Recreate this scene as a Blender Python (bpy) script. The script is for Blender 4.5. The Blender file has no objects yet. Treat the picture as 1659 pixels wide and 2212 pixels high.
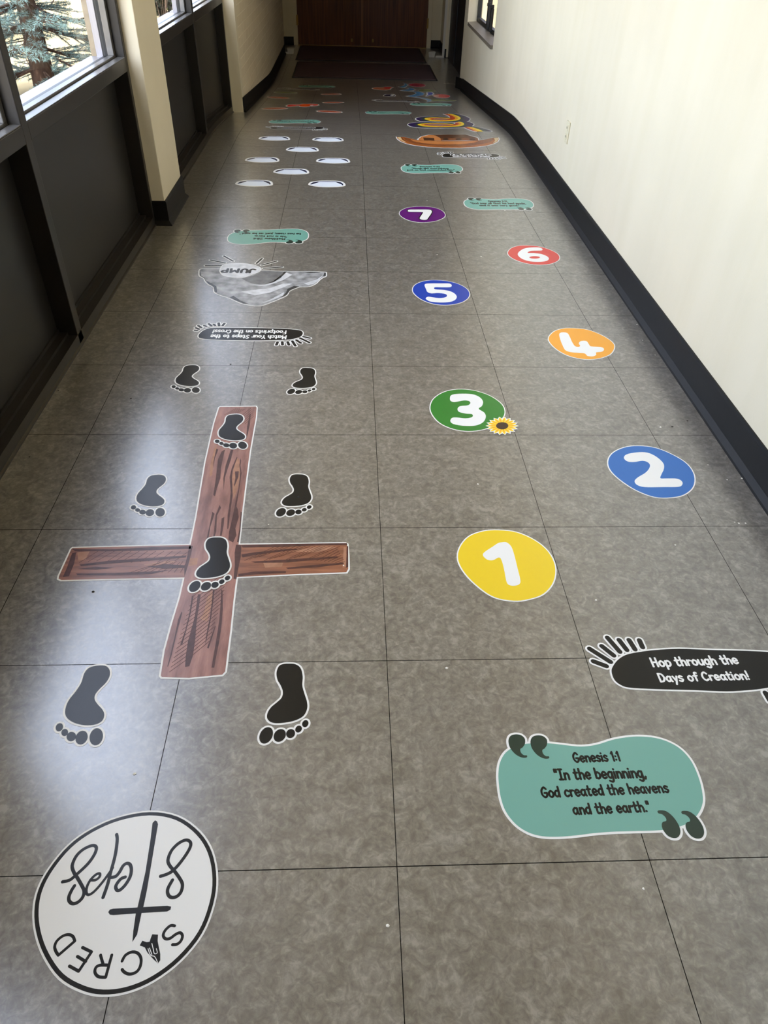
import bpy, bmesh, math, random
from mathutils import Vector, Matrix
C = bpy.context.scene.collection
T = 0.4572                       # one floor tile (18 in); lengths of the building below are given in tiles

# ------------------------------------------------------------------ camera
CAM_H = 2.84818*T
cam = bpy.data.cameras.new('camera'); cam.sensor_fit = 'VERTICAL'; cam.sensor_height = 24.0
cam.lens = 24.0*1550.33/2212.0
cam.clip_start = 0.02
cam_o = bpy.data.objects.new('camera', cam); C.objects.link(cam_o)
RX = Vector((0.9990166, -0.0362418, 0.0255401)); RY = Vector((-0.0036976, -0.6421432, -0.7665758)); RZ = Vector((0.0441825, 0.7657275, -0.6416458))
cam_o.matrix_world = Matrix.Translation((0, 0, CAM_H)) @ Matrix((RX, -RY, -RZ)).transposed().to_4x4()
bpy.context.scene.camera = cam_o

# ------------------------------------------------------------------ sky, sun, exposure
sc = bpy.context.scene
sc.view_settings.view_transform = 'Standard'; sc.view_settings.look = 'None'
sc.view_settings.gamma = 1.0; sc.view_settings.use_curve_mapping = False
sc.view_settings.exposure = 2.62
sc.cycles.max_bounces = 10; sc.cycles.diffuse_bounces = 6; sc.cycles.glossy_bounces = 4; sc.cycles.transparent_max_bounces = 12
sc.cycles.use_denoising = True
sc.cycles.sample_clamp_indirect = 6.0
w = bpy.data.worlds.new('sky'); sc.world = w; w.use_nodes = True
nt = w.node_tree; bg = nt.nodes['Background']
sky = nt.nodes.new('ShaderNodeTexSky'); sky.sky_type = 'NISHITA'; sky.sun_disc = False
sky.sun_elevation = math.radians(50); sky.sun_rotation = math.radians(180); sky.air_density = 1.0; sky.dust_density = 2.0
# bright hazy sky: the clear-sky model under an even veil of thin cloud
veil = nt.nodes.new('ShaderNodeMix'); veil.data_type = 'RGBA'; veil.blend_type = 'ADD'; veil.inputs[0].default_value = 1
dim = nt.nodes.new('ShaderNodeVectorMath'); dim.operation = 'SCALE'; dim.inputs['Scale'].default_value = 0.10
nt.links.new(sky.outputs[0], dim.inputs[0]); nt.links.new(dim.outputs[0], veil.inputs[6]); veil.inputs[7].default_value = (0.85, 0.89, 1.10, 1)
nt.links.new(veil.outputs[2], bg.inputs[0]); bg.inputs[1].default_value = 1.0
sun = bpy.data.lights.new('sun', 'SUN'); sun.energy = 1.5; sun.angle = math.radians(0.6); sun.color = (1, .95, .86)
sun_o = bpy.data.objects.new('sun', sun); C.objects.link(sun_o)
sun_o.rotation_euler = Vector((0.005, -0.62, 0.80)).to_track_quat('Z', 'Y').to_euler()

def portal(x, y0, y1, z0, z1, sx):
    l = bpy.data.lights.new('window_portal', 'AREA'); l.shape = 'RECTANGLE'
    l.size = (y1-y0)*T; l.size_y = (z1-z0)*T; l.cycles.is_portal = True
    o = bpy.data.objects.new('window_portal', l); C.objects.link(o)
    o.matrix_world = Matrix.Translation((x*T, (y0+y1)/2*T, (z0+z1)/2*T)) @ Vector((sx, 0, 0)).to_track_quat('-Z', 'Z').to_matrix().to_4x4()
CEIL = 6.9                       # ceiling height in tiles
BAYS = [(-0.9, 1.6, 0.35), (2.7, 8.61, 5.625), (9.615, 15.6, 12.6)]   # window bays on the left: start, end, mullion; unseen first narrowed to dim the foreground
for a, b, m in BAYS: portal(-2.62, a, b, 1.66, CEIL-.15, 1)
portal(3.2, 16.7, 20.9, .9, 3.3, -1)

# ------------------------------------------------------------------ materials
MATS = {}
def lin(c): return tuple(((v/255)/12.92 if v/255 <= .04045 else ((v/255+.055)/1.055)**2.4) for v in c)+(1,)
def mat(name, rgb, rough=.5, spec=.5, metal=0., noise=None, bump=None, coat=0):
    """rgb in sRGB 0-255; noise = (scale, amount, detail) mottling of the colour; bump = (scale, strength)"""
    m = bpy.data.materials.new(name); m.use_nodes = True; MATS[name] = m
    n = m.node_tree; p = n.nodes['Principled BSDF']
    p.inputs['Roughness'].default_value = rough; p.inputs['Metallic'].default_value = metal
    p.inputs['Specular IOR Level'].default_value = spec
    base = lin(rgb); p.inputs['Base Color'].default_value = base
    if coat: p.inputs['Coat Weight'].default_value = coat; p.inputs['Coat Roughness'].default_value = .3
    g = n.nodes.new('ShaderNodeNewGeometry')
    if noise:
        t = n.nodes.new('ShaderNodeTexNoise'); t.inputs['Scale'].default_value = noise[0]; t.inputs['Detail'].default_value = noise[2]
        n.links.new(g.outputs['Position'], t.inputs['Vector'])
        r = n.nodes.new('ShaderNodeMapRange'); r.inputs[1].default_value = .3; r.inputs[2].default_value = .7
        r.inputs[3].default_value = 1-noise[1]; r.inputs[4].default_value = 1+noise[1]
        n.links.new(t.outputs['Fac'], r.inputs[0])
        v = n.nodes.new('ShaderNodeVectorMath'); v.operation = 'SCALE'; v.inputs[0].default_value = base[:3]
        n.links.new(r.outputs[0], v.inputs['Scale']); n.links.new(v.outputs[0], p.inputs['Base Color'])
    if bump:
        t = n.nodes.new('ShaderNodeTexNoise'); t.inputs['Scale'].default_value = bump[0]; t.inputs['Detail'].default_value = 6
        n.links.new(g.outputs['Position'], t.inputs['Vector'])
        b = n.nodes.new('ShaderNodeBump'); b.inputs['Strength'].default_value = bump[1]; b.inputs['Distance'].default_value = .002
        n.links.new(t.outputs['Fac'], b.inputs['Height']); n.links.new(b.outputs[0], p.inputs['Normal'])
    return m
INKS = dict(vinyl_white=(232, 231, 226), ink_black=(13, 13, 14), ink_yellow=(232, 200, 40), ink_blue=(40, 104, 178), ink_green=(46, 122, 42), ink_orange=(236, 160, 38),
 ink_royal=(30, 62, 160), ink_red=(205, 52, 46), ink_purple=(92, 22, 104), ink_teal=(114, 166, 151), ink_pine=(34, 54, 45), ink_sunny=(244, 208, 50), ink_brown=(60, 30, 16),
 ink_ice=(222, 230, 240), ink_slate=(130, 134, 156), ink_navy=(34, 36, 66), ink_violet=(46, 34, 78), ink_darkgreen=(44, 66, 50), ink_brick=(190, 64, 30), ink_dusk=(160, 118, 100),
 ink_rust=(176, 84, 56), ink_olive=(112, 122, 70), ink_orangered=(226, 84, 22), ink_salmon=(196, 112, 78), ink_river=(64, 128, 178), ink_paleriver=(120, 150, 170),
 ink_crimson=(168, 40, 62), ink_berry=(120, 20, 50), ink_coral=(196, 72, 66), ink_blush=(206, 160, 140),
 ark_orange=(160, 90, 40), ark_brown=(128, 70, 36), ark_light=(188, 118, 62), ark_dark=(70, 36, 18), ark_cream=(206, 178, 130))
for k, c in INKS.items(): mat(k, c, .24, .36 if k == 'ink_black' else .5)
mat('stone_paint', (150, 150, 150), .26, .5, noise=(22, .5, 6)); mat('stone_shade', (112, 112, 112), .26, .5, noise=(30, .25, 6))
mat('stone_light', (205, 206, 208), .26, .5, noise=(26, .2, 6)); mat('stone_dark', (58, 58, 58), .26, .5, noise=(30, .3, 5))
def wood(name, rgb, stretch):
    m = mat(name, rgb, .26, .5, coat=.6); n = m.node_tree; p = n.nodes['Principled BSDF']
    g = n.nodes.new('ShaderNodeNewGeometry'); mp = n.nodes.new('ShaderNodeMapping'); mp.inputs['Scale'].default_value = stretch
    t = n.nodes.new('ShaderNodeTexNoise'); t.inputs['Scale'].default_value = 1; t.inputs['Detail'].default_value = 8; t.inputs['Roughness'].default_value = .62
    n.links.new(g.outputs['Position'], mp.inputs['Vector']); n.links.new(mp.outputs[0], t.inputs['Vector'])
    r = n.nodes.new('ShaderNodeValToRGB'); b = lin(rgb)
    r.color_ramp.elements[0].position = .3; r.color_ramp.elements[0].color = (b[0]*.5, b[1]*.4, b[2]*.4, 1)
    r.color_ramp.elements[1].position = .7; r.color_ramp.elements[1].color = (b[0]*1.45, b[1]*1.7, b[2]*1.8, 1)
    n.links.new(t.outputs['Fac'], r.inputs[0]); n.links.new(r.outputs[0], p.inputs['Base Color'])
wood('wood_up', (146, 92, 76), (38, 6, 1)); wood('wood_arm', (136, 78, 52), (7, 60, 1))  # upright's wood is paler and pinker, window glare put into its colour
mat('wood_dark', (78, 46, 42), .26, .5, noise=(60, .25, 5)); mat('wood_hatch', (76, 40, 30), .26, .5); mat('wood_pale', (168, 120, 94), .26, .5, noise=(40, .2, 5))

def drips():
    # faint vertical runs in the old wall paint
    n = MATS['wall_paint'].node_tree; p = n.nodes['Principled BSDF']; src = p.inputs['Base Color'].links[0].from_socket
    g = n.nodes.new('ShaderNodeNewGeometry'); mp = n.nodes.new('ShaderNodeMapping'); mp.inputs['Scale'].default_value = (9, 9, .35)
    t = n.nodes.new('ShaderNodeTexNoise'); t.inputs['Scale'].default_value = 1; t.inputs['Detail'].default_value = 4
    n.links.new(g.outputs['Position'], mp.inputs['Vector']); n.links.new(mp.outputs[0], t.inputs['Vector'])
    r = n.nodes.new('ShaderNodeValToRGB'); r.color_ramp.elements[0].position = .35; r.color_ramp.elements[0].color = (.975, .972, .95, 1); r.color_ramp.elements[1].position = .6; r.color_ramp.elements[1].color = (1, 1, 1, 1)
    n.links.new(t.outputs['Fac'], r.inputs[0]); x = n.nodes.new('ShaderNodeMix'); x.data_type = 'RGBA'; x.blend_type = 'MULTIPLY'; x.inputs[0].default_value = 1
    n.links.new(src, x.inputs[6]); n.links.new(r.outputs[0], x.inputs[7]); n.links.new(x.outputs[2], p.inputs['Base Color'])
# floor: mottled grey vinyl tile with thin dark seams
TX0, TY0 = 0.16857*T, 1.25072*T
def floor_material():
    m = mat('vinyl_tile', (128, 122, 112), .36, 1.0, coat=1.0); n = m.node_tree; p = n.nodes['Principled BSDF']; p.inputs['IOR'].default_value = 1.62; N = n.nodes.new; lk = n.links.new
    g = N('ShaderNodeNewGeometry')
    def noise(scale, detail, dist=0, rough=.6):
        t = N('ShaderNodeTexNoise'); t.inputs['Scale'].default_value = scale; t.inputs['Detail'].default_value = detail
        t.inputs['Distortion'].default_value = dist; t.inputs['Roughness'].default_value = rough; lk(g.outputs['Position'], t.inputs['Vector']); return t
    a = noise(20, 9, 1.1, .72); b = noise(70, 5, .8); c2 = noise(2.2, 2)
    mx = N('ShaderNodeMath'); mx.operation = 'MULTIPLY_ADD'; lk(b.outputs['Fac'], mx.inputs[0]); mx.inputs[1].default_value = .45; 
    m1 = N('ShaderNodeMath'); m1.operation = 'MULTIPLY'; lk(a.outputs['Fac'], m1.inputs[0]); m1.inputs[1].default_value = .55; lk(m1.outputs[0], mx.inputs[2])
    r = N('ShaderNodeValToRGB'); lk(mx.outputs[0], r.inputs[0])
    e = r.color_ramp.elements; e[0].position = .39; e[0].color = lin((84, 80, 75)); e[1].position = .61; e[1].color = lin((134, 131, 123))
    k = e.new(.475); k.color = lin((102, 98, 91)); k = e.new(.53); k.color = lin((113, 109, 102))
    # warm / cool drift between areas
    d = N('ShaderNodeMix'); d.data_type = 'RGBA'; d.blend_type = 'MULTIPLY'; lk(r.outputs[0], d.inputs[6]); d.inputs[7].default_value = (1.02, .99, .96, 1); lk(c2.outputs['Fac'], d.inputs[0])
    s = N('ShaderNodeSeparateXYZ'); lk(g.outputs['Position'], s.inputs[0])
    def seam(axis, off):
        u = N('ShaderNodeMath'); u.operation = 'SUBTRACT'; lk(s.outputs[axis], u.inputs[0]); u.inputs[1].default_value = off - T/2
        q = N('ShaderNodeMath'); q.operation = 'PINGPONG'; lk(u.outputs[0], q.inputs[0]); q.inputs[1].default_value = T/2
        h = N('ShaderNodeMath'); h.operation = 'GREATER_THAN'; lk(q.outputs[0], h.inputs[0]); h.inputs[1].default_value = T/2 - (.0009 if axis else .0008); return h
    sx, sy = seam(0, TX0), seam(1, TY0)
    mm = N('ShaderNodeMath'); mm.operation = 'MAXIMUM'; lk(sx.outputs[0], mm.inputs[0]); lk(sy.outputs[0], mm.inputs[1])
    f = N('ShaderNodeMix'); f.data_type = 'RGBA'; lk(mm.outputs[0], f.inputs[0]); lk(d.outputs[2], f.inputs[6]); f.inputs[7].default_value = lin((16, 14, 13))
    lk(f.outputs[2], p.inputs['Base Color'])
    iv = N('ShaderNodeMath'); iv.operation = 'SUBTRACT'; iv.inputs[0].default_value = 1; lk(mm.outputs[0], iv.inputs[1]); lk(iv.outputs[0], p.inputs['Specular IOR Level']); lk(iv.outputs[0], p.inputs['Coat Weight'])
    rr = N('ShaderNodeMapRange'); lk(b.outputs['Fac'], rr.inputs[0]); rr.inputs[3].default_value = .17; rr.inputs[4].default_value = .30; lk(rr.outputs[0], p.inputs['Roughness'])
    bp = N('ShaderNodeBump'); bp.inputs['Strength'].default_value = .06; bp.inputs['Distance'].default_value = .002
    lk(mx.outputs[0], bp.inputs['Height']); lk(bp.outputs[0], p.inputs['Normal'])
floor_material()
mat('wall_paint', (214, 203, 176), .55, .3, noise=(3, .03, 3), bump=(160, .12))
mat('pillar_paint', (214, 203, 178), .5, .3, noise=(4, .03, 3), bump=(220, .15))
drips()
mat('ceiling_paint', (222, 218, 206), .8, .2)
mat('rubber_base', (15, 14, 13), .5, .25, noise=(30, .2, 3)); mat('bronze_metal', (40, 36, 32), .36, .5, .3); mat('panel_metal', (36, 33, 30), .4, .45, .2, noise=(2, .08, 2))
mat('sky_sheen_sill', (112, 110, 108), .3, .5, .5, noise=(14, .12, 4)); mat('gasket', (14, 14, 14), .5); mat('aluminium', (150, 148, 154), .35, .5, .6); mat('dark_door', (18, 16, 15), .5); mat('sill_stone', (120, 110, 94), .4, .4, noise=(25, .12, 4))  # sill and bead metal lightened, sky reflection painted into its colour
mat('mat_pile', (84, 68, 70), .95, .1, noise=(300, .35, 3), bump=(700, .6)); mat('mat_rubber', (20, 19, 19), .6)
mat('door_strip', (126, 78, 44), .4, .4); mat('plastic_ivory', (214, 204, 172), .4); mat('plastic_white', (200, 196, 186), .4); mat('brass', (150, 120, 70), .35, .5, .9); mat('plaster_chip', (232, 228, 216), .8); mat('grit', (34, 30, 26), .8)
mat('bark', (66, 50, 42), .9, .2, noise=(20, .3, 5)); mat('needle', (112, 138, 138), .6, .3, noise=(3, .3, 3)); mat('leaf', (84, 104, 40), .6, .3, noise=(8, .3, 3)); mat('backdrop_leaf', (44, 46, 34), .6, .3, noise=(8, .3, 3)); mat('twig', (104, 84, 68), .8)
mat('dry_ground', (172, 152, 112), .9, .1, noise=(2.5, .15, 5)); mat('mulch', (64, 46, 36), .95, .1, noise=(40, .4, 6)); mat('pier_brick', (150, 138, 118), .8, .2, noise=(30, .12, 4)); mat('blocker_brown', (120, 104, 92), .8, .2)
def door_wood():
    m = mat('door_veneer', (92, 56, 30), .45, .4); n = m.node_tree; p = n.nodes['Principled BSDF']
    g = n.nodes.new('ShaderNodeNewGeometry'); mp = n.nodes.new('ShaderNodeMapping'); mp.inputs['Scale'].default_value = (42, 42, 1.6)
    t = n.nodes.new('ShaderNodeTexNoise'); t.inputs['Scale'].default_value = 1; t.inputs['Detail'].default_value = 6
    n.links.new(g.outputs['Position'], mp.inputs[0]); n.links.new(mp.outputs[0], t.inputs['Vector'])
    r = n.nodes.new('ShaderNodeValToRGB'); r.color_ramp.elements[0].position = .3; r.color_ramp.elements[0].color = lin((72, 37, 17)); r.color_ramp.elements[1].position = .7; r.color_ramp.elements[1].color = lin((112, 60, 28))
    n.links.new(t.outputs['Fac'], r.inputs[0]); n.links.new(r.outputs[0], p.inputs['Base Color'])
door_wood()
def block_paint():
    m = mat('painted_block', (196, 182, 150), .55, .3); n = m.node_tree; p = n.nodes['Principled BSDF']
    g = n.nodes.new('ShaderNodeNewGeometry'); s = n.nodes.new('ShaderNodeSeparateXYZ'); cb = n.nodes.new('ShaderNodeCombineXYZ')
    n.links.new(g.outputs['Position'], s.inputs[0]); n.links.new(s.outputs[1], cb.inputs[0]); n.links.new(s.outputs[2], cb.inputs[1])
    b = n.nodes.new('ShaderNodeTexBrick'); b.inputs['Scale'].default_value = 1; b.inputs['Brick Width'].default_value = .21; b.inputs['Row Height'].default_value = .075
    b.inputs['Mortar Size'].default_value = .006; b.inputs['Mortar Smooth'].default_value = .6
    b.inputs['Color1'].default_value = lin((212, 199, 172)); b.inputs['Color2'].default_value = lin((218, 206, 180)); b.inputs['Mortar'].default_value = lin((232, 222, 198))
    n.links.new(cb.outputs[0], b.inputs['Vector']); n.links.new(b.outputs['Color'], p.inputs['Base Color'])
    bp = n.nodes.new('ShaderNodeBump'); bp.inputs['Strength'].default_value = .6; bp.inputs['Distance'].default_value = .004; bp.invert = True
    n.links.new(b.outputs['Fac'], bp.inputs['Height']); n.links.new(bp.outputs[0], p.inputs['Normal'])
block_paint()
def glass():
    m = bpy.data.materials.new('glass'); m.use_nodes = True; MATS['glass'] = m; n = m.node_tree; n.nodes.clear()
    o = n.nodes.new('ShaderNodeOutputMaterial'); a = n.nodes.new('ShaderNodeBsdfTransparent'); a.inputs[0].default_value = (.93, .95, .94, 1)
    b = n.nodes.new('ShaderNodeBsdfGlossy'); b.inputs['Roughness'].default_value = .02; q = n.nodes.new('ShaderNodeLayerWeight'); q.inputs[0].default_value = .5
    pw = n.nodes.new('ShaderNodeMath'); pw.operation = 'POWER'; n.links.new(q.outputs['Facing'], pw.inputs[0]); pw.inputs[1].default_value = 4
    f = n.nodes.new('ShaderNodeMapRange'); n.links.new(pw.outputs[0], f.inputs[0]); f.inputs[3].default_value = .02; f.inputs[4].default_value = .5
    x = n.nodes.new('ShaderNodeMixShader'); n.links.new(f.outputs[0], x.inputs[0]); n.links.new(a.outputs[0], x.inputs[1]); n.links.new(b.outputs[0], x.inputs[2]); n.links.new(x.outputs[0], o.inputs[0])
glass()

# ------------------------------------------------------------------ helpers
def prof(Y):
    """floor level (tiles) along the corridor: level, then a ramp going down, then level again"""
    if Y < 12.6: return 0.
    if Y < 14.0: return -.081*(Y-12.6)**2/2.8
    if Y < 20.6: return -.081*(Y-13.3)
    if Y < 22.0: return -.648+.081*(22.0-Y)**2/2.8
    return -.648
BREAKS = [12.6+.1*i for i in range(15)]+[20.6+.1*i for i in range(15)]
def prof_m(y):
    Y = y/T
    if Y <= 12.6 or Y >= 22.0 or 14.0 <= Y <= 20.6: return prof(Y)*T
    b0 = 12.6 if Y < 14 else 20.6
    k = min(13, int((Y-b0)/.1)); a = b0+.1*k; f = (Y-a)/.1
    return (prof(a)*(1-f)+prof(a+.1)*f)*T
def link(name, bm, m, parent=None, smooth=False):
    me = bpy.data.meshes.new(name); bm.normal_update(); bm.to_mesh(me); bm.free(); me.materials.append(MATS[m])
    if smooth:
        for f in me.polygons: f.use_smooth = True
    o = bpy.data.objects.new(name, me); C.objects.link(o)
    if parent: o.parent = parent; o.matrix_parent_inverse = Matrix.Translation(-Vector(parent.location))
    return o
def tag(o, label=None, cat=None, group=None, kind=None):
    if label: o['label'] = label
    if cat: o['category'] = cat
    if group: o['group'] = group
    if kind: o['kind'] = kind
    return o
def thing(name, label, cat, loc, group=None, kind=None):
    o = bpy.data.objects.new(name, None); C.objects.link(o); o.location = loc; o.empty_display_size = .05
    return tag(o, label, cat, group, kind)
def box(bm, x0, x1, y0, y1, z0, z1, bev=0):
    """a box given in tiles"""
    vs = [bm.verts.new((x*T, y*T, z*T)) for x in (x0, x1) for y in (y0, y1) for z in (z0, z1)]
    fs = [bm.faces.new([vs[i] for i in f]) for f in ((0, 1, 3, 2), (4, 6, 7, 5), (0, 4, 5, 1), (2, 3, 7, 6), (0, 2, 6, 4), (1, 5, 7, 3))]
    if bev:
        es = list({e for f in fs for e in f.edges}); bmesh.ops.bevel(bm, geom=es, offset=bev, segments=2, affect='EDGES', profile=.6)
    return bm
def prism(bm, pts, z0, z1):
    """an upright prism over a plan outline in tiles"""
    a = [bm.verts.new((x*T, y*T, z0*T)) for x, y in pts]; b = [bm.verts.new((x*T, y*T, z1*T)) for x, y in pts]
    n = len(pts); bm.faces.new(a[::-1]); bm.faces.new(b)
    for i in range(n): bm.faces.new((a[i], a[(i+1) % n], b[(i+1) % n], b[i]))
    return bm
def tube(bm, pts, r0, r1, n=7):
    prev = None; L = len(pts)
    for i, p in enumerate(pts):
        p = Vector(p); d = (Vector(pts[min(i+1, L-1)])-Vector(pts[max(i-1, 0)])).normalized()
        u = d.orthogonal().normalized(); v = d.cross(u); r = r0+(r1-r0)*i/(L-1)
        ring = [bm.verts.new(p+(u*math.cos(2*math.pi*k/n)+v*math.sin(2*math.pi*k/n))*r) for k in range(n)]
        if prev:
            for k in range(n): bm.faces.new((prev[k], prev[(k+1) % n], ring[(k+1) % n], ring[k]))
        prev = ring
BM = bmesh.new
def S(name, bm, m, parent=None, label=None):
    o = link(name, bm, m, parent)
    if not parent: tag(o, label, None, None, 'structure')
    return o

# ------------------------------------------------------------------ the shell
ys = sorted(set([-10+.5*i for i in range(79)]+BREAKS)); ys = [y for y in ys if y <= 29]
bm = BM(); prev = None
for y in ys:
    row = [bm.verts.new((x*T, y*T, z*T)) for x, z in ((-2.6, prof(y)-.3), (-2.6, prof(y)), (3.4, prof(y)), (3.4, prof(y)-.3))]
    if prev:
        for k in range(4): bm.faces.new((prev[k], prev[(k+1) % 4], row[(k+1) % 4], row[k]))
    else: bm.faces.new(row)
    prev = row
bm.faces.new(prev[::-1]); bmesh.ops.recalc_face_normals(bm, faces=bm.faces)
S('floor', bm, 'vinyl_tile', label='mottled grey vinyl tile floor with thin dark seams')
bm = BM(); box(bm, -2.7, 3.6, -10.2, 15.7, CEIL, CEIL+.4); box(bm, -2.7, 3.6, 15.7, 29, 6.3, CEIL+.4)  # far part of the unseen ceiling set lower to darken the corridor end
S('ceiling', bm, 'ceiling_paint', label='plain pale ceiling above the corridor')
RW = lambda Y: 2.625+.0105*Y     # face of the right wall
WT = .34
def rslab(bm, a, b, z0, z1): return prism(bm, [(RW(a), a), (RW(a)+WT, a), (RW(b)+WT, b), (RW(b), b)], z0, z1)
WA, WB, WZ = 16.62, 20.95, 3.3
bm = BM(); rslab(bm, -10, WA, -.9, CEIL); rslab(bm, WA, WB, -.9, .80); rslab(bm, WA, WB, WZ, CEIL); rslab(bm, WB, 21.6, -.9, CEIL)
S('wall_right', bm, 'wall_paint', label='cream painted plaster wall along the right side')
bm = BM(); box(bm, -2.66, -2.065, 15.86, 26.55, -.95, CEIL)
wl = S('wall_left', bm, 'painted_block', label='cream painted brick wall beyond the windows')
S('smooth_end', box(BM(), -2.66, -2.06, 15.6, 15.86, -.3, CEIL, .003), 'pillar_paint', wl)
for a, b in ((8.61, 9.615), (1.6, 2.7), (-10, -0.9)):  # last is an unseen solid stretch, closing window bays to cut light
    p = box(BM(), -2.56, -2.12, a, b, -.3, CEIL, .004)
    o = S('wall_pillar', p, 'pillar_paint', label='tan painted wall pillar between two window bays')
    q = box(BM(), -2.61, -2.56, a, b, -.5, CEIL); S('brick_pier', q, 'pier_brick', o)
S('wall_rear', box(BM(), -2.7, 3.6, -10.3, -10, -.3, CEIL), 'wall_paint', label='end wall behind')
# end of the corridor: a doorway wall with a shallow vestibule
DY, DZ = 28.45, -.648
bm = BM(); box(bm, -2.7, -1.86, DY, DY+.4, DZ-.2, CEIL); box(bm, 2.66, 3.6, DY, DY+.4, DZ-.2, CEIL); box(bm, -1.86, 2.66, DY, DY+.4, 4.2, CEIL)
S('wall_back', bm, 'wall_paint', label='cream end wall around the wooden double door')
S('wall_vestibule', box(BM(), -2.7, -2.2, 26.55, DY, DZ-.2, CEIL), 'wall_paint', label='narrow cream side wall left of the double door')
bm = BM(); box(bm, 3.0, 3.6, 26.45, DY, DZ-.2, CEIL); S('wall_vestibule', bm, 'wall_paint', label='narrow cream side wall right of the double door')
S('wall_side', box(BM(), 3.06, 3.6, 24.9, 26.45, DZ-.2, CEIL), 'dark_door', label='dark side of the recess beyond the right wall')
# white edge trims of the vestibule
for i, (x0, x1, s) in enumerate(((-2.2, -2.13, 1), (2.88, 2.95, -1))):
    bm = BM(); box(bm, x0, x1, 26.5, 26.58, DZ, CEIL); a = (x1, x1+.2) if s > 0 else (x0-.2, x0)
    box(bm, a[0], a[1], 26.5, 26.55, DZ, DZ+.05)
    S('trim_%d' % (i+1), bm, 'plastic_white', label='thin white edge trim at the %s of the door vestibule' % ('left' if s > 0 else 'right'))
S('wall_stub', box(BM(), 2.95, 3.1, 26.5, 26.8, DZ, CEIL), 'wall_paint', label='cream strip of wall between the dark recess and the vestibule')

# baseboards: black rubber cove, following the floor
def baseboard(name, line, h, th, label, m='rubber_base'):
    """line: plan points in tiles (with the wall to the right of travel = +side)"""
    bm = BM(); pr = None
    for (x, y, nx, ny) in line:
        z = prof(y)
        sec = [(0, h), (th*.6, h), (th, h-.02), (th, .05), (th+.03, .015), (th+.035, 0), (0, 0)]
        row = [bm.verts.new(((x+nx*a)*T, (y+ny*a)*T, (z+b)*T)) for a, b in sec]
        if pr:
            for k in range(len(sec)): bm.faces.new((pr[k], pr[(k+1) % len(sec)], row[(k+1) % len(sec)], row[k]))
        else: bm.faces.new(row)
        pr = row
    bm.faces.new(pr[::-1]); bmesh.ops.recalc_face_normals(bm, faces=bm.faces)
    return S(name, bm, m, label=label)
steps = lambda a, b: [a]+[y for y in ys if a < y < b]+[b]
baseboard('baseboard_right', [(RW(y), y, -1, 0) for y in steps(-10, 20.9)], .265, .02, 'black rubber baseboard along the right wall')
baseboard('baseboard_left', [(-2.06, y, 1, 0) for y in steps(15.62, 26.5)], .25, .02, 'black rubber baseboard under the brick wall')
r2 = .7071
for a, b in ((8.61, 9.615), (1.6, 2.7)):
    baseboard('baseboard_pillar', [(-2.27, a, 0, -1), (-2.12, a, 1, -1), (-2.12, b, 1, 1), (-2.27, b, 0, 1)], .26, .022, 'black rubber baseboard wrapped round the wall pillar')
baseboard('baseboard_vestibule', [(-2.2, 26.6, 1, 0), (-2.2, DY, 1, -1), (-1.88, DY, 0, -1)], .235, .02, 'black baseboard left of the double door')
baseboard('baseboard_vestibule', [(2.68, DY, 0, -1), (3.0, DY, -1, -1), (3.0, 26.6, -1, 0)], .235, .02, 'black baseboard right of the double door')
baseboard('baseboard_stub', [(2.95, 26.5, 0, -1), (3.1, 26.5, 0, -1)], .235, .02, 'black baseboard under the cream wall strip')

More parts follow.
